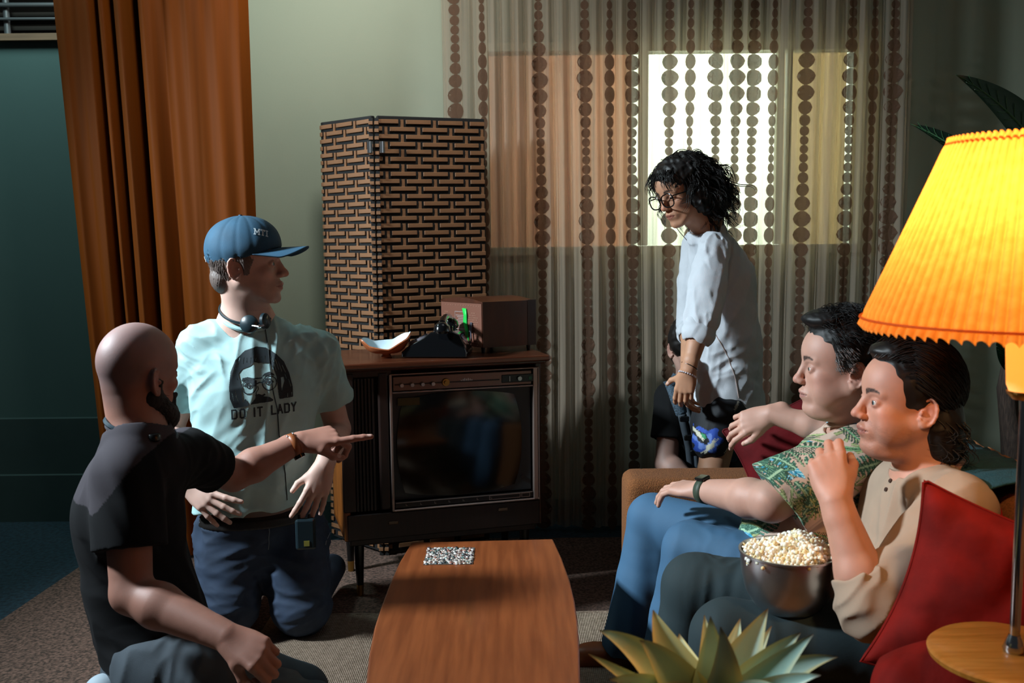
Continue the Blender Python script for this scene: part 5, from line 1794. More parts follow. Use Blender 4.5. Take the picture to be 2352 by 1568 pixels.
def shd(P):
    wS = np.clip(1 - np.abs(P @ np.array([0, 1, 0]) - sL[1]) / .09, 0, 1)
    return .9 * fdl(P) + .0018 * noise3(P, 70, 4, 3)
lf = local_folds([(A(1700, 850, 3.5), .15, (1, 0, .55), .008, 75, 3), (A(1610, 830, 3.5), .12, (.3, 0, 1), .006, 70, 4), (sL, .12, (.2, 0, -1), .009, 80, 5), (A(1600, 900, 3.5), .14, (0, 0, 1), .006, 60, 6), (eL, .12, (0, 0, 1), .006, 80, 7)])
sh = cloth('linen_shirt', shirt, m_linen, W_, .0038, lambda P: shd(P) + lf(P))
# rolled cuffs, collar, hem band
def cuff(c, ax, r0, name='rolled_cuff'):
    ax = nz(ax)
    I = U(rc(c - ax * .012, c + ax * .012, r0, r0 * 1.04), k=.01) + [('s', .003, rc(c - ax * .05, c + ax * .06, r0 - .014, r0 - .012))]
    return cloth(name, I, m_linen, sh, .0035, lambda P: .004 * noise3(P, 90, 6, 2))
cuff(slL, wL_ - eL, .056); cuff(slR, wR_ - eR, .054)
cl = []
for t in np.linspace(0, 2 * PI, 26, endpoint=False):
    d_ = ft * math.cos(t) * .056 + lr * math.sin(t) * .056
    cl.append((nk + d_ + ft * .006, t))
b = MB(); prev = None; first = None
for p, t in cl:
    hgt = .034
    up_ = np.array([-.22 * .0, 0, 1]) + nz(p - nk) * .10 - ft * (-.10)
    q = [b.bm.verts.new(p + [0, 0, -.030 - .012 * math.cos(t)]), b.bm.verts.new(p + up_ * hgt - [0, 0, .012 * math.cos(t)])]
    if prev: b.bm.faces.new((prev[0], prev[1], q[1], q[0]))
    else: first = q
    prev = q
b.build('collar', m_linen, sh, True, solid=.004)
tsh = tree_of(sh)
seam([A(1658, 770, 3.4), A(1690, 830, 3.4), A(1706, 880, 3.4), A(1712, 925, 3.4)], mat('faded_seam', '#a58f88', .9), sh, 'side_seam', tsh, vy, .0013)
# patterned capri trousers
def capri_col(V):
    C = np.repeat(np.array(srgb('#0c1016')[:3])[None], len(V), 0)
    def blob(px, py, Yq, rx, rz, ang, hx, wob=0):
        c = A(px, py, Yq); d = V - c
        u = (d[:, 0] * math.cos(ang) + d[:, 2] * math.sin(ang)) / rx; v = (-d[:, 0] * math.sin(ang) + d[:, 2] * math.cos(ang)) / rz
        rr0 = np.hypot(u, v) * (1 + wob * np.sin(np.arctan2(v, u) * 6 + 1))
        m_ = (rr0 < 1) & (V[:, 1] < Yq + .1)
        C[m_] = np.array(srgb(hx)[:3])
    yq = 3.5
    blob(1622, 1010, yq, .050, .042, .4, '#2347a0', .18); blob(1618, 1012, yq, .036, .026, -.7, '#5f7cc0', .25); blob(1612, 1004, yq, .026, .016, -.8, '#0a0d10', .1)
    blob(1628, 1022, yq, .032, .008, .9, '#c9c6b0', .3); blob(1606, 998, yq, .022, .006, -.9, '#c9c6b0', .2); blob(1615, 1000, yq, .010, .006, -.9, '#2d8a5a', .2)
    blob(1690, 1060, yq, .026, .040, -.3, '#0f5f74', .15); blob(1694, 1065, yq, .013, .030, -.3, '#0b3f58', .1)
    blob(1655, 1072, yq, .018, .012, 0, '#6f72c0', .2); blob(1672, 1085, yq, .02, .006, .6, '#2f8a8a', .2)
    blob(1672, 1028, yq, .022, .003, .8, '#b8b09a', .2); blob(1690, 930, yq, .02, .004, 1.0, '#8b8478', .2)
    return C
m_cap2 = mat('floral_black_viscose', '#101010', .75, attr='Col')
kh = A(1634, 1012, 3.545)
tr = U(fc(pv, pv - [0, 0, .08], .125, .140, lr, .9), rc(hL, kh, .098, .070), rc(hR, kR + [0, 0, .02], .098, .078), rc(kR + [0, 0, .02], kR - [0, 0, .12], .078, .075), k=.02)
tr += [('x', .003, group([('u', 0, el((hL + kL) / 2, (.4, .4, abs(hL - kL)[2] * .5 + .06)))]))] if False else []
cloth('capri_trousers', tr, m_cap2, W_, .004, local_folds([(kL, .2, (.2, 0, 1), .006, 60, 1), (hL, .2, (.2, 0, 1), .006, 50, 2)]), capri_col)
# bracelets
ax = nz(wL_ - eL); 
def ring_at(c, ax, r0, rt, m, name, parent, bead=0, tilt=0):
    u = np.cross(ax, [.2, 1, .1]); u = nz(u); v = np.cross(ax, u); P_ = []
    for t in np.linspace(0, 2 * PI, 24, endpoint=False): P_.append(c + u * math.cos(t) * r0 + v * math.sin(t) * r0 + ax * tilt * math.cos(t))
    b = MB(); b.tube(P_, rt, 6, True)
    if bead:
        for p in P_: bmesh.ops.create_icosphere(b.bm, subdivisions=1, radius=bead, matrix=Matrix.Translation(p))
    o = b.build(name, m, parent, True)
    if bead: o['kind'] = 'stuff'
    return o
ring_at(wL_ - ax * .012, ax, .0275, .0028, m_black, 'cord_bracelet', W_, 0, .006)
ring_at(wL_ + ax * .018, ax, .030, .0012, mat('bead_white', '#c8bfc4', .3), 'bead_bracelet', W_, .0032, .003)
m_sandal = mat('black_sandal', '#101012', .6)
shoe('shoe', aL * [1, 1, 0] + [.05, 0, .03], aL * [1, 1, 0] + [-.17, 0, .03], m_sandal, W_)
shoe('shoe', aR * [1, 1, 0] + [.05, 0, .03], aR * [1, 1, 0] + [-.17, 0, .03], m_sandal, W_)

# ------------------------------------------------------------------ photographer crouching behind her
P_n = person('crouching person in a black t-shirt with grey backpack straps, mostly hidden behind the standing woman', 0)
H = Head(A(1585, 800, 3.96), (.2, -.97, -.35), (0, 0, 1), .98)
nk = A(1590, 878, 3.98)
sR, sL = A(1543, 915, 3.96), A(1665, 915, 3.96)
eR, wR_ = A(1530, 1065, 3.88), A(1590, 1105, 3.78)
eL, wL_ = A(1690, 1060, 3.88), A(1640, 1110, 3.80)
ch, pv = A(1600, 980, 3.98), A(1610, 1150, 4.02)
lr = nz(sL - sR); ft = np.array([.1, -1, 0])
body = H.items() + H.neck(nk, .054, .058) + U(fc(nk - [0, 0, .05], ch, .09, .12, ft, .7), fc(ch, pv, .12, .12, ft, .7), rc(sR, sL, .045, .045), k=.03)
body += arm(sR, eR, wR_, (.050, .044, .046, .028)) + arm(sL, eL, wL_, (.048, .042, .044, .027))
body += hand(wR_, (.8, -.3, -.2), (-.2, -.3, 1), -1, [(30, 40, 20)] * 4, 2) + hand(wL_, (-.8, -.3, -.1), (.2, -.3, 1), 1, [(30, 40, 20)] * 4, 2)
hR, hL = pv + [-.09, -.02, 0], pv + [.09, -.02, 0]
hR[2] = hL[2] = max(pv[2], .2)
kR, kL = hR + [-.12, -.22, .10], hL + [.10, -.22, .10]
body += U(rc(hR, kR, .05, .04), rc(hL, kL, .05, .04), rc(pv, hR, .08, .05), rc(pv, hL, .08, .05), k=.02)
build_body(body, H, P_n, cell=.0038, base='#a98577')
eyes(H, P_n, '#2e2a22')
cloth('hair', [('u', 0, H.el((-.008, 0, .040), (.108, .090, .098))), ('u', .01, H.el((-.05, 0, -.03), (.06, .075, .07))), ('s', .006, H.el((.115, 0, -.03), (.07, .11, .085))), ('u', .01, H.el((.05, -.03, .085), (.05, .05, .03)))], m_hair_dark, P_n, .0035, lambda P: .003 * noise3(P, 140, 3, 2))
sl1, sl2 = sR + (eR - sR) * .62, sL + (eL - sL) * .62
tI = U(fc(nk - [0, 0, .05], ch, .09, .155, ft, .68), fc(ch, pv, .155, .160, ft, .72), rc(sR, nk - [0, 0, .04], .06, .05), rc(sL, nk - [0, 0, .04], .06, .05), k=.03)
tI += [('u', .02, group([('u', 0, rc(sR, sl1 + (sl1 - sR) * .3, .066, .074)), ('x', .003, plane(sl1, sl1 - sR))])), ('u', .02, group([('u', 0, rc(sL, sl2 + (sl2 - sL) * .3, .066, .074)), ('x', .003, plane(sl2, sl2 - sL))])), ('s', .005, rc(nk - [0, 0, .03], H.w((0, 0, -.06)), .06, .075))]
tp = cloth('t_shirt', tI, m_tee_b, P_n, .0045, local_folds([(sR, .15, (0, 0, 1), .007, 50, 2)]))
fR, fL = kR + [.02, .1, 0], kL + [0, .1, 0]
fR[2] = fL[2] = .05
tro = U(rc(hR, kR, .088, .070), rc(hL, kL, .088, .070), rc(kR, fR, .068, .05), rc(kL, fL, .068, .05), rc(pv, hR, .11, .09), rc(pv, hL, .11, .09), k=.02)
cloth('trousers', tro, m_tee_b, P_n, .006)
m_strap = mat('grey_webbing', '#39424a', .8)
m_mesh = mat('blue_grey_strap_mesh', '#4b6070', .8, col2='#1c262e', vscale=220, bump=.5, bscale=300)
ttp = tree_of(tp)
def strap(pts, wdt_, m, name, parent, tree, off=.006):
    b = MB(); prev = None; Pl = []
    for (a, b_) in zip(pts[:-1], pts[1:]):
        for k in range(8): Pl.append(a + (b_ - a) * k / 8)
    Pl.append(pts[-1]); Q = []
    for p in Pl:
        h = tree.ray_cast(Vector(p + [0, -.3, 0]), Vector((0, 1, 0)), .8)
        Q.append(np.array(h[0]) + [0, -off, 0] if h[0] is not None else p)
    for k, p in enumerate(Q):
        t = nz(Q[min(k + 1, len(Q) - 1)] - Q[max(k - 1, 0)]); s = nz(np.cross(t, [0, -1, 0]))
        q = [b.bm.verts.new(p - s * wdt_ / 2), b.bm.verts.new(p + s * wdt_ / 2)]
        if prev: b.bm.faces.new((prev[0], prev[1], q[1], q[0]))
        prev = q
    return b.build(name, m, parent, True, solid=.008)
st1 = strap([A(1558, 862, 3.85), A(1546, 885, 3.85), A(1556, 920, 3.85), A(1568, 955, 3.85)], .045, m_mesh, 'backpack_strap', P_n, ttp)
strap([A(1568, 955, 3.84), A(1575, 990, 3.84), A(1585, 1030, 3.84), A(1592, 1085, 3.84)], .03, m_strap, 'backpack_strap', P_n, ttp, .01)
strap([A(1580, 935, 3.84), A(1592, 980, 3.84), A(1600, 1030, 3.84), A(1605, 1085, 3.84)], .018, m_strap, 'backpack_strap', P_n, ttp, .012)
for px, py in ((1572, 962), (1582, 1005), (1596, 1040)):
    MB().box(A(px, py, 3.80), (.036, .012, .022), .003).build('strap_buckle', m_black, P_n)

# ------------------------------------------------------------------ sofa
m_tweed = mat('rust_orange_tweed', '#7d4a20', .95, bump=1, bscale=260, col2='#5f3512', vscale=240)
sf = thing('sofa', 'long rust orange tweed sofa where the two seated men sit', 'sofa', (0, 0, 0))
def rbox(name, c, d, m, parent, rd=.03, dp=None, cell=.012):
    I = [('u', 0, bx(c, np.array(d) / 2, None, rd))]
    return cloth(name, I, m, parent, cell, dp, None, 1)
ay0, ay1 = 3.08, 3.27
axf = at(1440, 1100, 3.08).x
az = at(1500, 1090, 3.15).z
rbox('arm_rest', ((axf + 1.14) / 2, (ay0 + ay1) / 2, az / 2 + .04), (1.14 - axf, ay1 - ay0, az - .08), m_tweed, sf, .035)
rbox('seat_base', (.80, 2.12, .165), (.66, 1.90, .15), m_tweed, sf, .03, None, .015)
for yy in (1.48, 2.10, 2.72):
    rbox('seat_cushion', (.77, yy, .285), (.62, .60, .11), m_tweed, sf, .04, lambda P: .003 * noise3(P, 12, 3, 2), .012)
rbox('backrest', (1.08, 2.12, .4625), (.12, 1.90, .625), m_tweed, sf, .06, None, .015)
for yy in (1.48, 2.10, 2.72):
    rbox('back_cushion', (.985, yy, .56), (.10, .60, .36), m_tweed, sf, .06, lambda P: .004 * noise3(P, 12, 4, 2), .014)
rbox('arm_rest', ((axf + 1.14) / 2, 1.08, az / 2 + .04), (1.14 - axf, .18, az - .08), m_tweed, sf, .035, None, .015)
for x_, y_ in ((.50, 1.1), (1.08, 1.1), (.50, 3.17), (1.08, 3.17)):
    MB().cone((x_, y_, .10), (x_, y_, .009), .022, .014, 14).build('leg', m_teak, sf, True)

def pillow(name, c, R, sx, sy, th, m, seed=1, label=None, parent=None, pinch=.10, wr=.004, pipe=True, rnd=0):
    n = 56
    u, v = np.meshgrid(np.linspace(-1, 1, n), np.linspace(-1, 1, n), indexing='ij')
    au, av = np.abs(u), np.abs(v)
    X = u * (1 - pinch * (1 - av ** 2)); Y = v * (1 - pinch * (1 - au ** 2))
    X = X * np.sqrt(1 - rnd * v ** 2 / 2); Y = Y * np.sqrt(1 - rnd * u ** 2 / 2)
    prof = np.clip((1 - au ** 2.6), 0, 1) ** .55 * np.clip((1 - av ** 2.6), 0, 1) ** .55
    out = []
    for s in (1, -1):
        Z = s * (th / 2 * prof + .002 * 0)
        P = np.stack([X * sx / 2, Y * sy / 2, Z], -1).reshape(-1, 3)
        w_ = noise3(P * 1.0, 26, seed + (s > 0), 3)
        edge = prof.reshape(-1)
        P[:, 2] += s * wr * w_ * np.clip(edge * 2, 0, 1) + s * wr * .8 * (np.abs(noise3(P, 60, seed + 5, 1)) - .5) * np.clip(1 - edge, 0, 1) * (edge > .02)
        out.append(P @ np.asarray(R).T + c)
    F = grid_faces(n, n); V = np.concatenate(out)
    F = np.concatenate([F, F[:, ::-1] + n * n])
    # weld the rims
    idx = np.arange(n * n).reshape(n, n); bd = np.concatenate([idx[0], idx[-1], idx[:, 0], idx[:, -1]])
    remap = np.arange(2 * n * n); remap[bd + n * n] = bd
    F = remap[F]
    o = mesh_np(name, V, F, m, parent)
    # piping round the edge
    ringi = np.concatenate([idx[:, 0], idx[-1, 1:], idx[-2::-1, -1], idx[0, -2:0:-1]])
    pp = [V[i] for i in ringi[::2]]
    if label: tag(o, label, 'cushion')
    if not pipe: return o
    MB().tube(pp, .0035, 6, True).build('seam_piping', m, o, True)
    return o
m_velvet = mat('red_velvet', '#80130b', .8, spec=.15, bump=.6, bscale=26, col2='#640d07', vscale=11)
m_wine = mat('wine_red_velvet', '#5e0d12', .8, spec=.15, bump=.3, bscale=60, col2='#4a090d', vscale=9)
def Rcols(x, y, z): return np.stack([nz(x), nz(y), nz(z)], 1)
# wine cushion by the far arm
c = A(1815, 1032, 3.00)
X_ = nz(np.array([1, -.1, .45])); N_ = nz(np.array([-.25, -1, .35])); N_ = nz(N_ - (N_ @ X_) * X_); Y_ = np.cross(N_, X_)
pillow('cushion', c, np.stack([X_, Y_, N_], 1), .33, .27, .13, m_wine, 3, 'wine red velvet cushion under the outstretched arm by the sofa arm')
# big red cushion, foreground right
c = A(2345, 1420, 1.78)
X_ = nz(np.array([.88, -.34, -.28])); N_ = nz(np.array([-.5, -.87, .30])); N_ = nz(N_ - (N_ @ X_) * X_); Y_ = np.cross(N_, X_)
pillow('cushion', c, np.stack([X_, Y_, N_], 1), .47, .37, .15, m_velvet, 5, 'large red velvet cushion in front of the man in the tan top', None, .12, .011)
c = A(2240, 1612, 1.66)
X_ = nz(np.array([1, .0, .08])); N_ = nz(np.array([-.15, -.75, .75])); N_ = nz(N_ - (N_ @ X_) * X_); Y_ = np.cross(N_, X_)
pillow('cushion', c, np.stack([X_, Y_, N_], 1), .36, .24, .15, m_velvet, 7, 'lower red velvet cushion lying flat at the bottom edge of the picture', None, .0, .010, False, .8)
c = A(2330, 1235, 2.05)
X_ = nz(np.array([1, .1, .1])); N_ = nz(np.array([-.3, -1, .2])); N_ = nz(N_ - (N_ @ X_) * X_); Y_ = np.cross(N_, X_)
pillow('cushion', c, np.stack([X_, Y_, N_], 1), .20, .16, .08, m_velvet, 8, 'rear red cushion peeping out behind the large red cushion')

# teal blanket over the sofa back
m_blk = mat('teal_woven_blanket', '#123e46', .9, bump=.8, bscale=250, var=.2, vscale=80)
m_blo = mat('orange_woven_band', '#7a4e28', .95, bump=1, bscale=250)
bk = thing('blanket', 'teal woven blanket with orange edge band draped over the sofa back', 'blanket')
prof_b = [(.908, .48), (.912, .60), (.918, .70), (.945, .758), (.98, .782), (1.02, .794), (1.06, .798), (1.10, .799), (1.13, .797), (1.152, .785), (1.160, .74), (1.163, .60), (1.165, .45)]
def ribbon(name, i0, i1, m, lift):
    nn = 60; pp = prof_b[i0:i1 + 1]; P = []
    for k in range(nn):
        Yb_ = 2.02 + .70 * k / (nn - 1)
        for j, (x_, z_) in enumerate(pp):
            wv = .005 * math.sin(k * .55 + j * .7) + .003 * math.sin(k * 1.3)
            P.append((x_ + (wv - .004 if z_ < .74 else 0) * (-1 if x_ > 1.1 else 1), Yb_, z_ + lift + (abs(wv) if z_ >= .74 else 0)))
    o = mesh_np(name, P, grid_faces(nn, len(pp)), m, bk)
    md = o.modifiers.new('s', 'SOLIDIFY'); md.thickness = .005
ribbon('blanket_cloth', 0, 8, m_blk, 0)
ribbon('orange_band', 8, 9, m_blo, .001)
ribbon('blanket_cloth', 9, 12, m_blk, 0)
# ------------------------------------------------------------------ man in the tropical shirt
Aq = person('seated man in a tropical leaf-print shirt and blue trousers, arm on his knee', 0)
H = Head(A(1939, 842, 2.55), (-1, .10, .0), (.03, 0, 1), 1.07, fat=.8, nose=.9)
nk = A(1985, 975, 2.60)
sL, sR = A(1962, 1052, 2.43), A(1952, 1045, 2.74)
eL, wL_ = A(1772, 1152, 2.42), A(1612, 1126, 2.62)
eR, wR_ = A(1895, 985, 2.80), A(1772, 951, 2.86)
ch, wa, pv = A(1930, 1120, 2.63), A(1850, 1220, 2.60), np.array([.74, 2.54, .44])
up_t = nz(nk - pv); lr = nz(sL - sR); ft = nz(np.cross(lr, up_t));
if ft[0] > 0: ft = -ft
body = H.items() + H.neck(nk, .066, .074)
body += U(fc(nk - up_t * .06, ch, .10, .13, ft, .8), fc(ch, pv, .13, .13, ft, .8), rc(sL, sR, .05, .05), k=.03)
body += arm(sL, eL, wL_, (.056, .050, .050, .030)) + arm(sR, eR, wR_, (.040, .036, .038, .027))
hx = nz(A(1548, 1118, 2.70) - wL_)
body += hand(wL_, hx, (.1, -.35, 1), -1, [(12, 22, 12), (14, 24, 12), (16, 26, 12), (20, 30, 12)], 3, sc=1.05)
hx = nz(A(1692, 978, 2.88) - wR_)
body += hand(wR_, hx, (-.25, -1, .55), 1, [(22, 30, 18), (30, 34, 20), (36, 38, 20), (42, 42, 22)], 7, ((.85, .5, .1), (.95, .1, -.1)), .98)
hL, hR = pv + [0.0, -.10, 0], pv + [0, .10, 0]
kL, kR = A(1588, 1262, 2.64), A(1500, 1192, 2.92)
aL, aR = kL * [1, 1, 0] + [-.05, -.02, .09], kR * [1, 1, 0] + [-.06, 0, .09]
body += U(rc(pv, hL, .08, .06), rc(pv, hR, .08, .06), rc(hL, kL, .05, .04), rc(hR, kR, .05, .04), k=.02)
build_body(body, H, Aq, base='#b98c7a', brow='#2c211d', red=.35, lips='#a06a62')
eyes(H, Aq, '#5c5346')
hi = [('u', 0, H.el((-.010, 0, .046), (.104, .083, .094))), ('u', .01, H.el((-.045, 0, -.02), (.062, .074, .065))), ('u', .012, H.el((.045, .0, .116), (.058, .062, .024))),
      ('s', .006, H.el((.118, 0, .0), (.07, .12, .088))), ('s', .004, H.el((-.004, .088, -.032), (.032, .03, .046))), ('s', .004, H.el((-.004, -.088, -.032), (.032, .03, .046))), ('s', .01, H.el((.06, 0, -.085), (.12, .12, .075)))]
m_haira = mat('black_hair_grey_temples', '#0e0c0b', .55, spec=.35)
cloth('hair', hi, m_haira, Aq, .003, lambda P: .0022 * noise3(P * [1, 1, 1], 170, 3, 2))
r = np.random.RandomState(21); n = 2300
st = np.stack([r.uniform(-.09, .068, n), r.uniform(-1, 1, n) * .078, r.uniform(.0, .14, n)], 1)
st[:, 2] = np.where(np.abs(st[:, 1]) > .06, r.uniform(-.02, .09, n), st[:, 2])
nr = np.linalg.norm((st - [0, 0, .04]) / [.102, .083, .095], axis=1, keepdims=True); st = [0, 0, .04] + (st - [0, 0, .04]) / nr
st = st[~((st[:, 0] > .045) & (st[:, 2] < .105))]
st = st[~((np.abs(st[:, 1]) > .05) & (st[:, 0] > .03) & (st[:, 2] < .05))]
st = st[~((np.abs(st[:, 1]) > .045) & (st[:, 0] > -.05) & (st[:, 2] < .062))]
cm = lambda P: np.stack([np.where(P[:, 2] > .09, .8, -.9), .5 * np.sin(P[:, 0] * 60), np.where(P[:, 2] > .09, .5, -.75)], 1)
W, rr = strands(H, st, cm, 9, .005, (.006, .018), seed=4, rad=.0010, rads=(.104, .085, .097), cz=.042, ns=3, jitter=.35)
V, F = tubes_np(W, rr, 3); mesh_np('hair_strands', V, F, m_haira, Aq)
m_greyh = mat('grey_temple_hair', '#6a6462', .5)
n = 160
st = np.stack([r.uniform(-.005, .035, n), r.uniform(.9, 1, n) * .078, r.uniform(.005, .055, n)], 1)
W, rr = strands(H, st, lambda P: np.array([-.8, 0, -.8]) + 0 * P, 5, .004, (.012, .016), seed=6, rad=.0008, rads=(.104, .085, .097), cz=.042, ns=3, jitter=.2)
V, F = tubes_np(W, rr, 3); mesh_np('grey_temple_hair', V, F, m_greyh, Aq)

# leaf print, painted per vertex as flat print
def leafprint(org, e1, e2, seed=1, n=95, area_=.55):
    r = np.random.RandomState(seed)
    L = []
    for k in range(n):
        L.append((r.uniform(-area_, area_), r.uniform(-area_, area_), r.uniform(0, 2 * PI), r.choice(['palm', 'fern', 'blue', 'long', 'mon'], p=[.34, .24, .09, .15, .18]), r.uniform(.6, 1.0)))
    base = np.array(srgb('#c4a896')[:3])
    def f(V):
        d = V - org; u = d @ e1; v = d @ e2
        u = u + .004 * np.sin(v * 40); C = np.repeat(base[None], len(V), 0)
        def put(m_, hx, a=1.0):
            C[m_] = C[m_] * (1 - a) + np.array(srgb(hx)[:3]) * a
        for (cx_, cy_, an, ty, s) in L:
            p = (u - cx_) * math.cos(an) + (v - cy_) * math.sin(an); q = -(u - cx_) * math.sin(an) + (v - cy_) * math.cos(an)
            p = p / s; q = q / s
            near = np.hypot(p, q) < .085
            if not near.any(): continue
            rr0 = np.hypot(p, q); th0 = np.arctan2(q, p)
            if ty == 'palm':
                w_ = np.abs(th0) < 2.3
                fing = np.abs(np.sin(th0 * 5.5))
                m_ = near & w_ & (rr0 < .055 * (1 - .25 * np.abs(th0) / 2.3)) & (fing < .80 - rr0 * 6)
                put(m_, '#5c6e3a'); put(m_ & (fing < .30) & (rr0 > .006), '#a3aa76'); put(m_ & (rr0 < .02), '#35482a')
            elif ty == 'mon':
                w_ = .030 * np.sqrt(np.clip(1 - (p / .055) ** 2, 0, 1))
                m_ = near & (np.abs(q) < w_) & ~((np.sin(p * 420) > .55) & (np.abs(q) > .010))
                put(m_, '#2e5a48'); put(m_ & (np.abs(q) < .0025), '#9fc3a0'); put(m_ & (np.abs(np.sin(p * 420 + 2)) < .2), '#86b295')
            elif ty == 'fern':
                w_ = .018 * np.clip(1 - np.abs(p) / .06, 0, 1)
                m_ = near & (np.abs(p) < .06) & (np.abs(q) < w_ + .0025) & (np.sin((p - np.abs(q) * .8) * 900) > -.35)
                put(m_, '#23402f'); m2 = near & (np.abs(p) < .06) & (np.abs(q) < .0018); put(m2, '#6f9c74')
            elif ty == 'blue':
                w_ = .017 * np.sin(np.clip((p + .05) / .10, 0, 1) * PI) ** .8
                m_ = near & (np.abs(q - .10 * p ** 2 / .05) < w_)
                put(m_, '#2d9fc0'); put(m_ & (np.sin((p - np.abs(q)) * 520) > .2), '#a9dbe8'); put(m_ & (np.abs(q) < .002), '#155d80'); put(m_ & (q < -.006) , '#1d7fa3', .7)
            else:
                q2 = q - .35 * p ** 2 / .08
                w_ = .0065 * np.clip(1 - (p / .075) ** 2, 0, 1)
                m_ = near & (np.abs(q2) < w_) & (np.abs(p) < .075)
                put(m_, '#1f7f95' if int(cx_ * 1e4) % 4 == 0 else '#6f9a68'); put(m_ & (np.abs(q2) < .0014), '#27402f')
        return C
    return f
m_aloha = mat('leaf_print_cotton', '#c4a896', .8, attr='Col', bump=.15, bscale=900)
slL, slR = sL + (eL - sL) * .90, sR + (eR - sR) * .75
e1 = nz(np.array([1.0, .25, 0.2])); e2 = nz(np.array([-.2, .2, 1.0]))
lp = leafprint(A(1850, 1080, 2.45), e1, e2, 5, 560, .42)
hemA = pv + up_t * .02 + ft * .12
shI = U(fc(nk - up_t * .05, ch, .105, .170, ft, .82), fc(ch, wa, .172, .178, ft, .90), fc(wa, pv + up_t * .02, .178, .170, ft, .90), rc(sL, nk - up_t * .05, .068, .055), rc(sR, nk - up_t * .05, .062, .055), k=.035)
shI += [('u', .025, group([('u', 0, rc(sL, slL + (slL - sL) * .2, .078, .106)), ('x', .003, plane(slL, nz(slL - sL) + [0, 0, -.25]))])),
        ('u', .025, group([('u', 0, rc(sR, slR + (slR - sR) * .3, .070, .075)), ('x', .003, plane(slR, slR - sR))])),
        ('s', .006, rc(nk + up_t * -.03, H.w((.0, 0, -.07)), .072, .092))]
lfA = local_folds([(sL, .15, (.9, 0, .6), .009, 50, 1), (wa, .24, (1, 0, .2), .011, 42, 2), (A(1880, 1180, 2.4), .14, (1, 0, .7), .010, 55, 3), (ch, .2, (1, 0, .5), .007, 40, 4)])
sA = cloth('leaf_print_shirt', shI, m_aloha, Aq, .0026, lfA, lp)
# collar
def collar(nk, ft, lr, up_t, R, parent, m, hgt=.04, colf=None, op=.5, flare=.55):
    P = []; n = 44; mm = 7
    for i in range(n):
        t = -PI + op + (2 * PI - 2 * op) * i / (n - 1)
        rad = lr * math.sin(t) - ft * math.cos(t)
        b0 = nk + rad * R - up_t * (.005 + .050 * max(0, -math.cos(t)) ** 1.5)
        for j in range(mm):
            f = j / (mm - 1)
            up_ = up_t * (hgt * .62 * math.sin(min(1, f * 2) * PI / 2) - max(0, f - .4) * hgt * 1.3)
            P.append(b0 + up_ + rad * (.004 + max(0, f - .3) * hgt * flare))
    o = mesh_np('collar', P, grid_faces(n, mm), m, parent, True, colf(np.array(P)) if colf else None)
    md = o.modifiers.new('s', 'SOLIDIFY'); md.thickness = .003
collar(nk, ft, lr, up_t, .084, sA, m_aloha, .05, lp, .55)
m_bluet = mat('blue_twill', '#355a78', .8, bump=.15, bscale=700, var=.08, vscale=12)
tI = U(fc(pv + up_t * .02, pv - [0, 0, .04], .150, .150, [0, 0, 1], .75), rc(hL, kL, .098, .076), rc(hR, kR, .098, .076), k=.03)
mid = lambda a, b, t: a + (b - a) * t
tI += U(rc(kL, mid(kL, aL, .5), .076, .080), rc(mid(kL, aL, .5), aL, .080, .095), rc(kR, mid(kR, aR, .5), .076, .082), rc(mid(kR, aR, .5), aR, .082, .100), k=.015)
def vfold(amp, fr, sd, zt_):
    def f(P):
        q = P * [1, 1, .06]
        return amp * noise3(q, fr, sd, 2) * np.clip((zt_ - P[:, 2]) / .12, 0, 1)
    return f
vf = vfold(.010, 42, 4, .50)
lf2 = local_folds([(hL, .22, (.2, 0, 1), .008, 45, 5), (kL, .14, (0, .2, 1), .005, 55, 6)])
tI += [('x', .002, plane((0, 0, .055), (0, 0, -1)))]
cloth('trousers', tI, m_bluet, Aq, .0045, lambda P: vf(P) + lf2(P))
for a_ in (aL, aR): shoe('shoe', a_ * [1, 1, 0] + [.06, 0, .034], a_ * [1, 1, 0] + [-.18, 0, .034], m_leather, Aq)
# watch
ax = nz(wL_ - eL); q = wL_ - ax * .012
m_wband = mat('olive_watch_band', '#2f3b2c', .6)
wa_ = MB().cone(q - ax * .012, q + ax * .012, .0335, .0325, 28, False).build('wristwatch', m_wband, Aq, True, solid=.003)
un = nz(np.array([.1, -.5, 1])); un = nz(un - (un @ ax) * ax); sd_ = np.cross(ax, un)
Rw = Matrix((Vector(ax), Vector(sd_), Vector(un))).transposed().to_4x4()
bw = MB().box((0, 0, 0), (.034, .030, .010), .004, seg=2).build('watch_case', m_face, wa_); bw.matrix_world = Matrix.Translation(q + un * .037) @ Rw

# ------------------------------------------------------------------ man in the tan top eating popcorn
G = person('seated man with swept-back dark hair in a tan henley top, eating popcorn', 0)
H = Head(A(2085, 922, 2.22), (-1, -.02, .06), (.06, 0, 1), 1.03, fat=.25, nose=1.05)
nk = A(2140, 1068, 2.24)
sL, sR = A(2195, 1170, 2.06), A(2055, 1120, 2.36)
eL, wL_ = A(2000, 1392, 1.98), A(1920, 1152, 2.06)
eR, wR_ = A(1995, 1335, 2.36), A(1860, 1290, 2.26)
ch, wa, pv = A(2130, 1220, 2.26), A(2100, 1360, 2.26), np.array([.80, 2.17, .43])
up_t = nz(nk - pv); lr = nz(sL - sR); ft = nz(np.cross(lr, up_t))
if ft[0] > 0: ft = -ft
body = H.items() + H.neck(nk, .064, .072)
body += U(fc(nk - up_t * .06, ch, .10, .13, ft, .75), fc(ch, pv, .13, .12, ft, .75), rc(sL, sR, .05, .05), k=.03)
body += arm(sL, eL, wL_, (.056, .048, .050, .031)) + arm(sR, eR, wR_, (.050, .042, .046, .029))
hx = nz(A(1903, 1078, 2.10) - wL_)
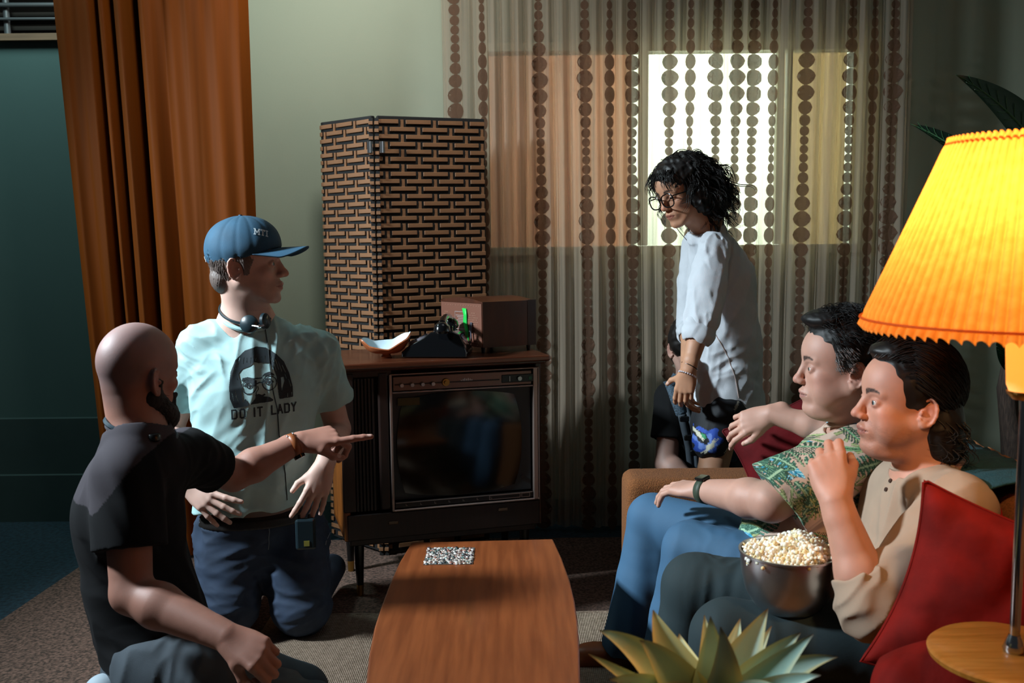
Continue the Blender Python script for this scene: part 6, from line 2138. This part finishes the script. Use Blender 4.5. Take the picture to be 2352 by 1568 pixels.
body += hand(wL_, hx, (-.30, -1, .0), -1, [(35, 78, 40), (38, 80, 42), (48, 82, 45), (58, 82, 45)], 1, ((.8, .35, -.6), (.9, -.1, -.5)), 1.10)
body += hand(wR_, (-.9, -.3, -.1), (.1, .3, 1), 1, [(20, 30, 20)] * 4, 3)
hL, hR = pv + [0, -.09, 0], pv + [0, .10, 0]
kL, kR = A(1672, 1462, 2.13), A(1595, 1345, 2.42)
aL, aR = kL * [1, 1, 0] + [-.04, 0, .09], kR * [1, 1, 0] + [-.05, 0, .09]
body += U(rc(pv, hL, .08, .06), rc(pv, hR, .08, .06), rc(hL, kL, .05, .04), rc(hR, kR, .05, .04), k=.02)
build_body(body, H, G, base='#c98f78', brow='#2a1c17', stubble=('#6a463a', .35), red=.4, lips='#a8635a')
eyes(H, G, '#5b6a6e')
hi = [('u', 0, H.el((-.012, 0, .040), (.104, .084, .096))), ('u', .02, H.el((-.062, 0, -.050), (.062, .084, .088))), ('u', .02, H.el((-.078, 0, -.095), (.046, .074, .050))), ('u', .012, H.el((.035, .0, .108), (.058, .056, .024))),
      ('s', .006, H.el((.122, 0, -.02), (.088, .12, .108))), ('s', .004, H.el((.012, .090, -.045), (.038, .028, .054))), ('s', .004, H.el((.012, -.090, -.045), (.038, .028, .054))), ('s', .008, H.el((.055, 0, -.110), (.10, .12, .085)))]
m_hairg = mat('glossy_dark_brown_hair', '#120b08', .48, spec=.4)
cloth('hair', hi, m_hairg, G, .003, lambda P: .0020 * noise3(P, 120, 3, 2))
r = np.random.RandomState(31); n = 2600
st = np.stack([r.uniform(-.08, .078, n), r.uniform(-1, 1, n) * .082, r.uniform(.02, .14, n)], 1)
nr = np.linalg.norm((st - [0, 0, .04]) / [.104, .085, .096], axis=1, keepdims=True); st = [0, 0, .04] + (st - [0, 0, .04]) / nr
st = st[~((st[:, 0] > .045) & (st[:, 2] < .092))]
st = st[~((np.abs(st[:, 1]) > .045) & (st[:, 0] > .022) & (st[:, 2] < .062))]
st = st[~((np.abs(st[:, 1]) > .045) & (st[:, 0] > -.028) & (st[:, 2] < .045))]
cm = lambda P: np.stack([-1.0 + 0 * P[:, 0], .12 * np.sin(P[:, 0] * 50 + P[:, 2] * 20), np.where(P[:, 0] > .03, .10, -.75 + 1.2 * P[:, 0])], 1)
W, rr = strands(H, st, cm, 16, .011, (.006, .016), seed=4, rad=.0013, rads=(.106, .088, .098), cz=.042, drop=-.045, ns=3, jitter=.10)
V, F = tubes_np(W, rr, 3); mesh_np('hair_strands', V, F, m_hairg, G)
# curls at the nape
n = 420
st = np.stack([r.uniform(-.105, -.035, n), r.uniform(-1, 1, n) * .085, r.uniform(-.10, -.02, n)], 1)
t = np.linspace(0, 1, 12)
s_ = np.sign(st[:, 1])
pth = st[:, None] + np.stack([-.012 * np.sin(t * 4) - .01 * t, 0 * t, -.045 * t + .012 * t ** 3], 1)[None] * r.uniform(.6, 1.2, (n, 1, 1)) + (np.array([0, 1, 0])[None, None] * (s_ * .010)[:, None, None] * np.sin(t * 3)[None, :, None]) + np.array([.02, 0, .012])[None, None] * (t ** 3)[None, :, None] * r.uniform(-.4, 1.2, (n, 1, 1))
Wp = H.c + (pth.reshape(-1, 3) * H.sc) @ H.R.T
V, F = tubes_np(Wp.reshape(n, 12, 3), np.full((n, 12), .0015) * (1.15 - t)[None], 3); mesh_np('nape_hair', V, F, m_hairg, G)

m_tan = mat('tan_jersey', '#a88f7a', .85, bump=.15, bscale=800, var=.05, vscale=14)
cf = eL + (wL_ - eL) * .30
shI = U(fc(nk - up_t * .06, ch, .100, .172, ft, .76), fc(ch, wa, .172, .170, ft, .80), fc(wa, pv, .170, .165, ft, .82), rc(sL, nk - up_t * .045, .074, .050), rc(sR, nk - up_t * .045, .064, .050), k=.035)
shI += [('u', .025, rc(sL, eL, .078, .066)), ('u', .015, group([('u', 0, rc(eL, cf + (cf - eL) * .3, .068, .056)), ('x', .003, plane(cf, cf - eL))])),
        ('u', .025, group(U(rc(sR, eR, .072, .062), rc(eR, eR + (wR_ - eR) * .3, .062, .055), k=.02))),
        ('s', .006, rc(nk - up_t * .02, H.w((.0, 0, -.07)), .068, .092))]
lfG = local_folds([(eL, .17, (.75, 0, 1), .010, 70, 1), (sL, .14, (-.7, 0, .7), .008, 45, 2), (A(2080, 1200, 2.1), .16, (1, 0, 1.2), .012, 45, 3), (wa, .2, (1, 0, .3), .010, 45, 4)])
sG = cloth('henley_top', shI, m_tan, G, .0036, lfG)
rg = []
for t in np.linspace(0, 2 * PI, 30, endpoint=False):
    rg.append(nk + (lr * math.cos(t) + ft * math.sin(t)) * .072 - up_t * (.012 + .030 * max(0, math.sin(t))) + ft * .006)
MB().tube(rg, .006, 8, True).build('neck_band', m_tan, sG, True)
m_btn = mat('dark_button', '#3a2219', .4)
tG = tree_of(sG)
for px, py in ((2046, 1104), (2036, 1124)):
    p = A(px, py, 1.6); h = tG.ray_cast(Vector(p), (Vector(p) - CAM).normalized(), 2)
    if h[0] is not None: MB().cone(h[0] - h[1] * .001, h[0] + h[1] * .003, .0055, .005, 14).build('button', m_btn, sG, True)
m_dteal = mat('dark_teal_trousers', '#1c2c30', .85, bump=.15, bscale=700)
m_dbrn = mat('dark_brown_trousers', '#191412', .85)
def gcol(V): return np.repeat(np.array(srgb('#1e2b2e')[:3])[None], len(V), 0)
tI = U(fc(pv, pv - [0, 0, .03], .150, .150, [0, 0, 1], .75), rc(hL, kL, .098, .078), rc(hR, kR, .098, .076), rc(kL, aL, .078, .075), rc(kR, aR, .076, .080), k=.03) + [('x', .002, plane((0, 0, .055), (0, 0, -1)))]
lf2 = local_folds([(mid(hR, kR, .55), .2, (.1, .3, 1), .008, 60, 5), (mid(hL, kL, .6), .2, (0, .2, 1), .006, 40, 6)])
vf = vfold(.006, 40, 7, .48)
cloth('trousers', tI, m_dteal, G, .005, lambda P: vf(P) + lf2(P))
for a_ in (aL, aR): shoe('shoe', a_ * [1, 1, 0] + [.06, 0, .034], a_ * [1, 1, 0] + [-.18, 0, .034], m_shoe, G)

# ------------------------------------------------------------------ popcorn bowl
m_bowl = mat('polished_steel', '#c4c6c9', .32, metal=1)
bc = A(1812, 1262, 2.12)
rB = 112 / FPX * 2.13
zr = bc[2]
bw = thing('steel_bowl', 'shiny steel mixing bowl of popcorn in the lap of the man in the tan top', 'bowl', tuple(bc - [0, 0, .145]))
hB = .145
prof = [(0, .0), (rB * .42, .0), (rB * .50, .004), (rB * .70, .022), (rB * .88, .055), (rB * .97, .095), (rB * 1.0, .125), (rB * 1.0, .139), (rB * 1.035, .141), (rB * 1.035, .145), (rB * .985, .145), (rB * .975, .125), (rB * .945, .095), (rB * .86, .058), (rB * .68, .026), (rB * .45, .006), (0, .006)]
bo = MB().lathe(prof, 72).build('bowl_body', m_bowl, bw, True)
m_pop = mat('popcorn', '#f0e0b4', .7, attr='Col', sss=.1)
pc_ = thing('popcorn', 'heap of pale popcorn filling the steel bowl', 'popcorn', tuple(bc - [0, 0, .02]))
r = np.random.RandomState(8)
ico = bmesh.new(); bmesh.ops.create_icosphere(ico, subdivisions=1, radius=1); iv = np.array([v.co[:] for v in ico.verts]); iF = np.array([[v.index for v in f.verts] for f in ico.faces]); ico.free()
PV, PF, PC = [], [], []
cnt = 0
for k in range(520):
    a = r.uniform(0, 2 * PI); q = math.sqrt(r.uniform(0, 1)) * rB * .93
    x_, y_ = q * math.cos(a), q * math.sin(a)
    hz = .008 + .026 * (1 - (q / rB) ** 2) + .006 * math.sin(x_ * 40) + (.014 if x_ > .02 else 0) * (1 - (q / rB) ** 2)
    for l_ in range(r.randint(4, 7)):
        o_ = r.normal(size=3) * .0052; s = r.uniform(.0035, .0062)
        PV.append(iv * s * r.uniform(.8, 1.2, 3) + [x_, y_, hz - r.uniform(0, .012)] + o_); PF.append(iF + cnt * len(iv)); cnt += 1
        PC.append(np.repeat(np.array(srgb(['#f8f0dc', '#f6ead0', '#fbf7ec', '#f0d8a4'][r.randint(4)])[:3])[None], len(iv), 0))
o = mesh_np('popped_kernels', np.concatenate(PV), np.concatenate(PF), m_pop, pc_, True, np.concatenate(PC)); o['kind'] = 'stuff'
o2 = MB().lathe([(0, -.02), (rB * .9, -.02), (rB * .93, .002), (rB * .6, .016), (0, .024)], 32).build('popcorn_heap', mat('popcorn_core', '#d8bf86', .8), pc_, True)
# ------------------------------------------------------------------ floor lamp with tray table
lx, ly = at(2352, 1000, 1.6).x, 1.6
lp_ = thing('floor_lamp', 'floor lamp with pleated glowing orange shade and round wooden tray', 'lamp', (lx, ly, 0))
zt_, zb_l = at(2240, 318, 1.6).z, at(2100, 752, 1.6).z
rt = (at(2352, 325, 1.6).x - at(2163, 325, 1.6).x); rb = (at(2352, 745, 1.6).x - at(1985, 745, 1.6).x)
m_shade = mat('orange_pleated_silk', '#eda24e', .8, trans=.75, bump=.3, bscale=300, col2='#e09440', vscale=60)
npl = 84
nu, nv = npl * 8, 40
a = np.linspace(0, 2 * PI, nu, endpoint=False)[:, None]; t = np.linspace(0, 1, nv)[None]
pl = np.abs(np.sin(a * npl / 2)) ** .7
R = rb + (rt - rb) * t
R = R * (1 + .034 * (pl - .5)) + .004 * np.sin(t * PI) * 0
Z = zb_l + (zt_ - zb_l) * t - .006 * (1 - t) ** 8 * (1 - pl) * 1.5 + .005 * t ** 8 * pl
# gathered band just above the hem and under the rim
R = R * (1 - .010 * np.exp(-((t - .045) / .012) ** 2)) * (1 - .02 * np.exp(-((t - .965) / .012) ** 2))
mesh_np('lamp_shade', np.stack([R * np.cos(a), R * np.sin(a), Z + 0 * a], -1).reshape(-1, 3), grid_faces(nu, nv, True), m_shade, lp_)
m_hemg = mat('shade_edge_trim', '#eda24e', .7, trans=.8)
for rr0, zz in ((rb * 1.003, zb_l + .012), (rt * 1.003, zt_ - .010)):
    MB().tube([(rr0 * math.cos(q), rr0 * math.sin(q), zz) for q in np.linspace(0, 2 * PI, 60, endpoint=False)], .0022, 6, True).build('shade_trim', m_hemg, lp_, True)
m_glow = mat('lit_milk_glass', '#ffd9a0', .4, emis='#ff9a38', estr=1.4)
MB().lathe([(0, .0), (.026, .0), (.030, .01), (.036, .12), (.040, .14)], 32, (0, 0, zb_l - .105)).build('glass_diffuser', m_glow, lp_, True)
zr_ = zb_l - .105
MB().lathe([(0, -.014), (.020, -.014), (.028, -.006), (.030, .0), (.0, .0)], 32, (0, 0, zr_)).build('brass_collar', m_brass, lp_, True)
m_chr = mat('polished_chrome', '#c2c2c4', .12, metal=1)
ztray = at(2300, 1508, 1.6).z
pxo = 0.0
MB().cone((0, 0, .03), (0, 0, zr_ - .014), .0085, .0085, 24).build('pole', m_chr, lp_, True)
MB().lathe([(0, .0), (.016, 0), (.018, .006), (.013, .02), (.009, .03)], 24, (0, 0, ztray + .009)).build('pole_fitting', m_chr, lp_, True)
m_tray = mat('oak_tray', '#b5762f', .35, coat=.3, col2='#a3651f', vscale=4, stretch=(3, 30, 3))
rtr = .90 * (at(2352, 1500, 1.6).x - at(2149, 1500, 1.6).x)
MB().lathe([(0, -.009), (rtr - .01, -.009), (rtr, -.004), (rtr + .002, .004), (rtr - .004, .009), (0, .009)], 72, (0, 0, ztray)).build('tray', m_tray, lp_, True)
MB().lathe([(0, 0.009), (.15, .009), (.155, .014), (.15, .022), (.03, .032), (.012, .05)], 48).build('base', m_brass, lp_, True)
# cable cord edge inside the shade: socket and bulb
MB().cone((0, 0, zb_l + .03), (0, 0, zb_l + .10), .018, .016, 18).build('socket', m_brass, lp_, True)
def plight(name, loc, pw, col, rad):
    l = bpy.data.lights.new(name, 'POINT'); l.energy = pw; l.color = col; l.shadow_soft_size = rad
    o = bpy.data.objects.new(name, l); COL.objects.link(o); o.location = loc; o.parent = None
    return o
plight('lamp_bulb', (lx, ly, zb_l + .17), 10, (1.0, .62, .27), .035)

# ------------------------------------------------------------------ agave in front
m_agl = mat('agave_leaf', '#808080', .45, attr='Col', bump=.05, bscale=200)
ag = thing('agave_plant', 'blurred variegated agave in a pot in the bottom foreground', 'plant', (0, 0, 0))
bc = A(1640, 1650, 1.40)
MB().lathe([(0, 0), (.060, 0), (.085, .13), (.09, .135), (.083, .135), (.075, .115), (0, .115)], 40, (bc[0], bc[1], bc[2] - .155)).build('pot', mat('terracotta_pot', '#7a4a34', .8), ag, True)
MB().cone((bc[0], bc[1], bc[2] - .045), (bc[0], bc[1], bc[2] - .038), .076, .07, 24).build('soil', mat('soil', '#1e1510', 1), ag, True)
stn = thing('plant_stand', 'dark plant stand under the agave pot below the picture edge', 'stand', (bc[0], bc[1], 0))
zs_ = bc[2] - .157
MB().cone((0, 0, zs_ - .02), (0, 0, zs_), .12, .12, 40).build('stand_top', m_wood, stn, True)
for k in range(3):
    a_ = k * 2 * PI / 3 + .5
    MB().cone((.07 * math.cos(a_), .07 * math.sin(a_), zs_ - .02), (.12 * math.cos(a_), .12 * math.sin(a_), .022), .012, .009, 12).build('leg', m_wood, stn, True)
def leaf(name, base, ctrl, tip, wid, nrm, parent, m, chan=.25, cols=('#a9a24a', '#5d7a5c'), n=22, k=9, wp=.42, edge='#c9b75a'):
    base, ctrl, tip = map(np.asarray, (base, ctrl, tip))
    t = np.linspace(0, 1, n)[:, None]
    c = (1 - t) ** 2 * base + 2 * t * (1 - t) * ctrl + t ** 2 * tip
    tg = np.gradient(c, axis=0); tg /= np.linalg.norm(tg, axis=1, keepdims=True)
    nr = nz(nrm) - (tg @ nz(nrm))[:, None] * tg; nr /= np.linalg.norm(nr, axis=1, keepdims=True)
    sd = np.cross(tg, nr)
    tt = t[:, 0]
    w = wid * (np.sin(np.clip(tt, 0, 1) ** wp * PI) ** .85 * .9 + .25 * (1 - tt) ** 2); w[-1] = .0006
    u = np.linspace(-1, 1, k)
    P = c[:, None] + sd[:, None] * (u[None, :, None] * w[:, None, None]) + nr[:, None] * (chan * (u ** 2)[None, :, None] * w[:, None, None])
    P2 = P - nr[:, None] * (.0035 * (1 - u ** 2))[None, :, None] * (1 - tt[:, None, None] * .7) - nr[:, None] * .0005
    F = grid_faces(n, k)
    V = np.concatenate([P.reshape(-1, 3), P2.reshape(-1, 3)]); F = np.concatenate([F, F[:, ::-1] + n * k])
    U_c = np.abs(np.tile(np.repeat(u[None], n, 0).reshape(-1), 2))[:, None]; T_c = np.tile(np.repeat(tt[:, None], k, 1).reshape(-1), 2)[:, None]
    e_ = np.clip((U_c - .62) / .2, 0, 1); st = .5 + .5 * np.sin(U_c * 26)
    C = np.array(srgb(cols[1])[:3]) * (1 - .15 * st) + np.array(srgb(cols[0])[:3]) * .25 * st
    C = C * (1 - e_) + np.array(srgb(edge)[:3]) * e_
    tipm = np.clip((T_c - .93) / .04, 0, 1); C = C * (1 - tipm) + np.array(srgb('#6b4a2a')[:3]) * tipm
    return mesh_np(name, V, F, m, parent, True, C)
# tips (px, py, depth), half width, sideways bow in px
tips = [(1376, 1447, 1.45, .021, -10, -60), (1500, 1400, 1.50, .023, -40, -20), (1618, 1412, 1.52, .014, 0, 0), (1632, 1416, 1.38, .022, 0, 0), (1764, 1397, 1.50, .024, -10, 0), (1772, 1437, 1.55, .014, 0, 10),
        (1838, 1453, 1.42, .020, 10, -30), (1868, 1456, 1.36, .019, 0, 0), (1924, 1508, 1.38, .018, 0, -60), (1351, 1500, 1.38, .012, 0, 10), (1400, 1560, 1.33, .018, -10, -50), (1655, 1440, 1.32, .020, 30, 0),
        (1470, 1470, 1.34, .022, -30, -50), (1885, 1550, 1.32, .016, 0, -40), (1560, 1455, 1.58, .020, -20, -10), (1700, 1420, 1.60, .018, 0, 0), (1500, 1600, 1.25, .02, -20, -60), (1800, 1590, 1.25, .02, 0, -60)]
pal = [('#d8c684', '#b0b58a', '#e6cf86'), ('#cfd0a4', '#bccaa8', '#ecdc9a'), ('#bcd8c8', '#a8cdc2', '#d8deb4'), ('#cfe0cf', '#b4d2c8', '#dfd79c')]
for k, (px, py, Yq, wd, bx_, by_) in enumerate(tips):
    tp_ = A(px, py, Yq)
    md = A((px + 1640) / 2 + bx_, (py + 1650) / 2 + by_, (Yq + 1.40) / 2)
    b0 = bc + (nz(tp_ - bc) * [1, 1, 0]) * .02 - [0, 0, .02]
    cpal = pal[0 if px < 1560 else (1 if px < 1660 else (2 if k % 2 else 3))]  # leaves to the right coloured paler aqua, imitating the key light on them
    leaf('leaf', b0, md, tp_, wd * 1.75, (0.0 + (1640 - px) * .0012, -1, .55), ag, m_agl, .30, (cpal[0], cpal[1]), edge=cpal[2])

# ------------------------------------------------------------------ tall artificial plant behind the lamp
m_trop = mat('tropical_leaf', '#808080', .4, attr='Col')
bp_ = thing('potted_banana_plant', 'tall green leafy plant standing in the right back corner behind the lamp', 'plant', (0, 0, 0))
tr0 = A(2318, 1000, 3.7)
m_trunk = mat('fibrous_trunk', '#4a3a30', .9, bump=1, bscale=90, col2='#2a1f19', vscale=20, stretch=(12, 12, 1))
tb_ = MB(); pts = [(tr0[0] + .012 * math.sin(k * .9), 3.7 + .008 * math.sin(k * 1.7), .30 + k * .085) for k in range(12)]
tb_.tube(pts, [.040 - .0012 * k + .004 * (k % 2) for k in range(12)], 12); tb_.build('trunk', m_trunk, bp_, True)
tb_ = MB(); pts = [(tr0[0] + .09 + .012 * math.sin(k * .9 + 1), 3.66, .30 + k * .075) for k in range(10)]
tb_.tube(pts, [.030 - .001 * k + .003 * (k % 2) for k in range(10)], 12); tb_.build('trunk', m_trunk, bp_, True)
MB().lathe([(0, 0.0), (.15, 0), (.19, .30), (.195, .33), (.18, .33), (.165, .28), (0, .28)], 40, (tr0[0] + .03, 3.7, .001)).build('pot', mat('dark_planter', '#1c1c1c', .6), bp_, True)
top_ = np.array([tr0[0], 3.7, 1.2])
def bleaf(tip, base, wd, bow, nrm, c0='#1d4a30', c1='#123a26', name='leaf'):
    b0 = np.asarray(base); tp_ = np.asarray(tip)
    o = leaf(name, b0, (b0 + tp_) / 2 + np.asarray(bow), tp_, wd, nrm, bp_, m_trop, .35, (c0, c1), 40, 13, .75, c1)
    V = None
    rb_ = MB(); t = np.linspace(0, 1, 14)[:, None]; c_ = (1 - t) ** 2 * b0 + 2 * t * (1 - t) * ((b0 + tp_) / 2 + np.asarray(bow)) + t ** 2 * tp_
    rb_.tube([tuple(q + nz(nrm) * .001) for q in c_], [.006 * (1 - .8 * k / 13) for k in range(14)], 6); rb_.build('midrib', mat('leaf_rib', '#3f6b45', .5) if 'leaf_rib' not in bpy.data.materials else bpy.data.materials['leaf_rib'], o, True)
    # side veins
    vb = MB(); nr = nz(nrm)
    for k in range(2, 12):
        p = c_[k]; tg = nz(c_[min(k + 1, 13)] - c_[k - 1]); sd = np.cross(tg, nr)
        for s in (-1, 1):
            w_ = wd * .75 * math.sin((k / 13) ** .75 * PI)
            vb.tube([p + nr * .001, p + sd * s * w_ * .5 + tg * .02 + nr * (.002 + .35 * wd * .25 * .75 ** 2 * .5), p + sd * s * w_ + tg * .035 + nr * (.003 + .35 * wd * .56)], .0012, 4)
    vb.build('side_veins', bpy.data.materials['leaf_rib'], o, True)['kind'] = 'stuff'
bleaf(A(2196, 172, 3.35), A(2420, 395, 3.55), .062, (.02, -.02, .06), (-.35, -1, .35))
bleaf(A(2092, 285, 3.9), A(2300, 430, 3.75), .045, (0, 0, .05), (-.2, -.7, .8), '#12301f', '#0b2216')
bleaf(A(2290, 765, 3.6), A(2330, 850, 3.68), .035, (-.01, 0, .0), (-.3, -1, .2))
bleaf(A(2345, 745, 3.5), A(2310, 845, 3.68), .035, (.01, 0, .0), (.2, -1, .2))
bleaf(A(2500, 200, 3.6), top_ + [0, 0, .2], .07, (.05, 0, .1), (.2, -1, .4))
for q0_, q1_ in ((A(2420, 395, 3.55), top_), (A(2300, 430, 3.75), top_)):
    MB().tube([tuple(q0_), tuple((q0_ + q1_) / 2 + [.02, 0, 0]), tuple(top_ - [0, 0, .05])], [.007, .009, .012], 8).build('leaf_stalk', bpy.data.materials['leaf_rib'], bp_, True)

# small debris-free power box and black case in the dark under the window, partly hidden
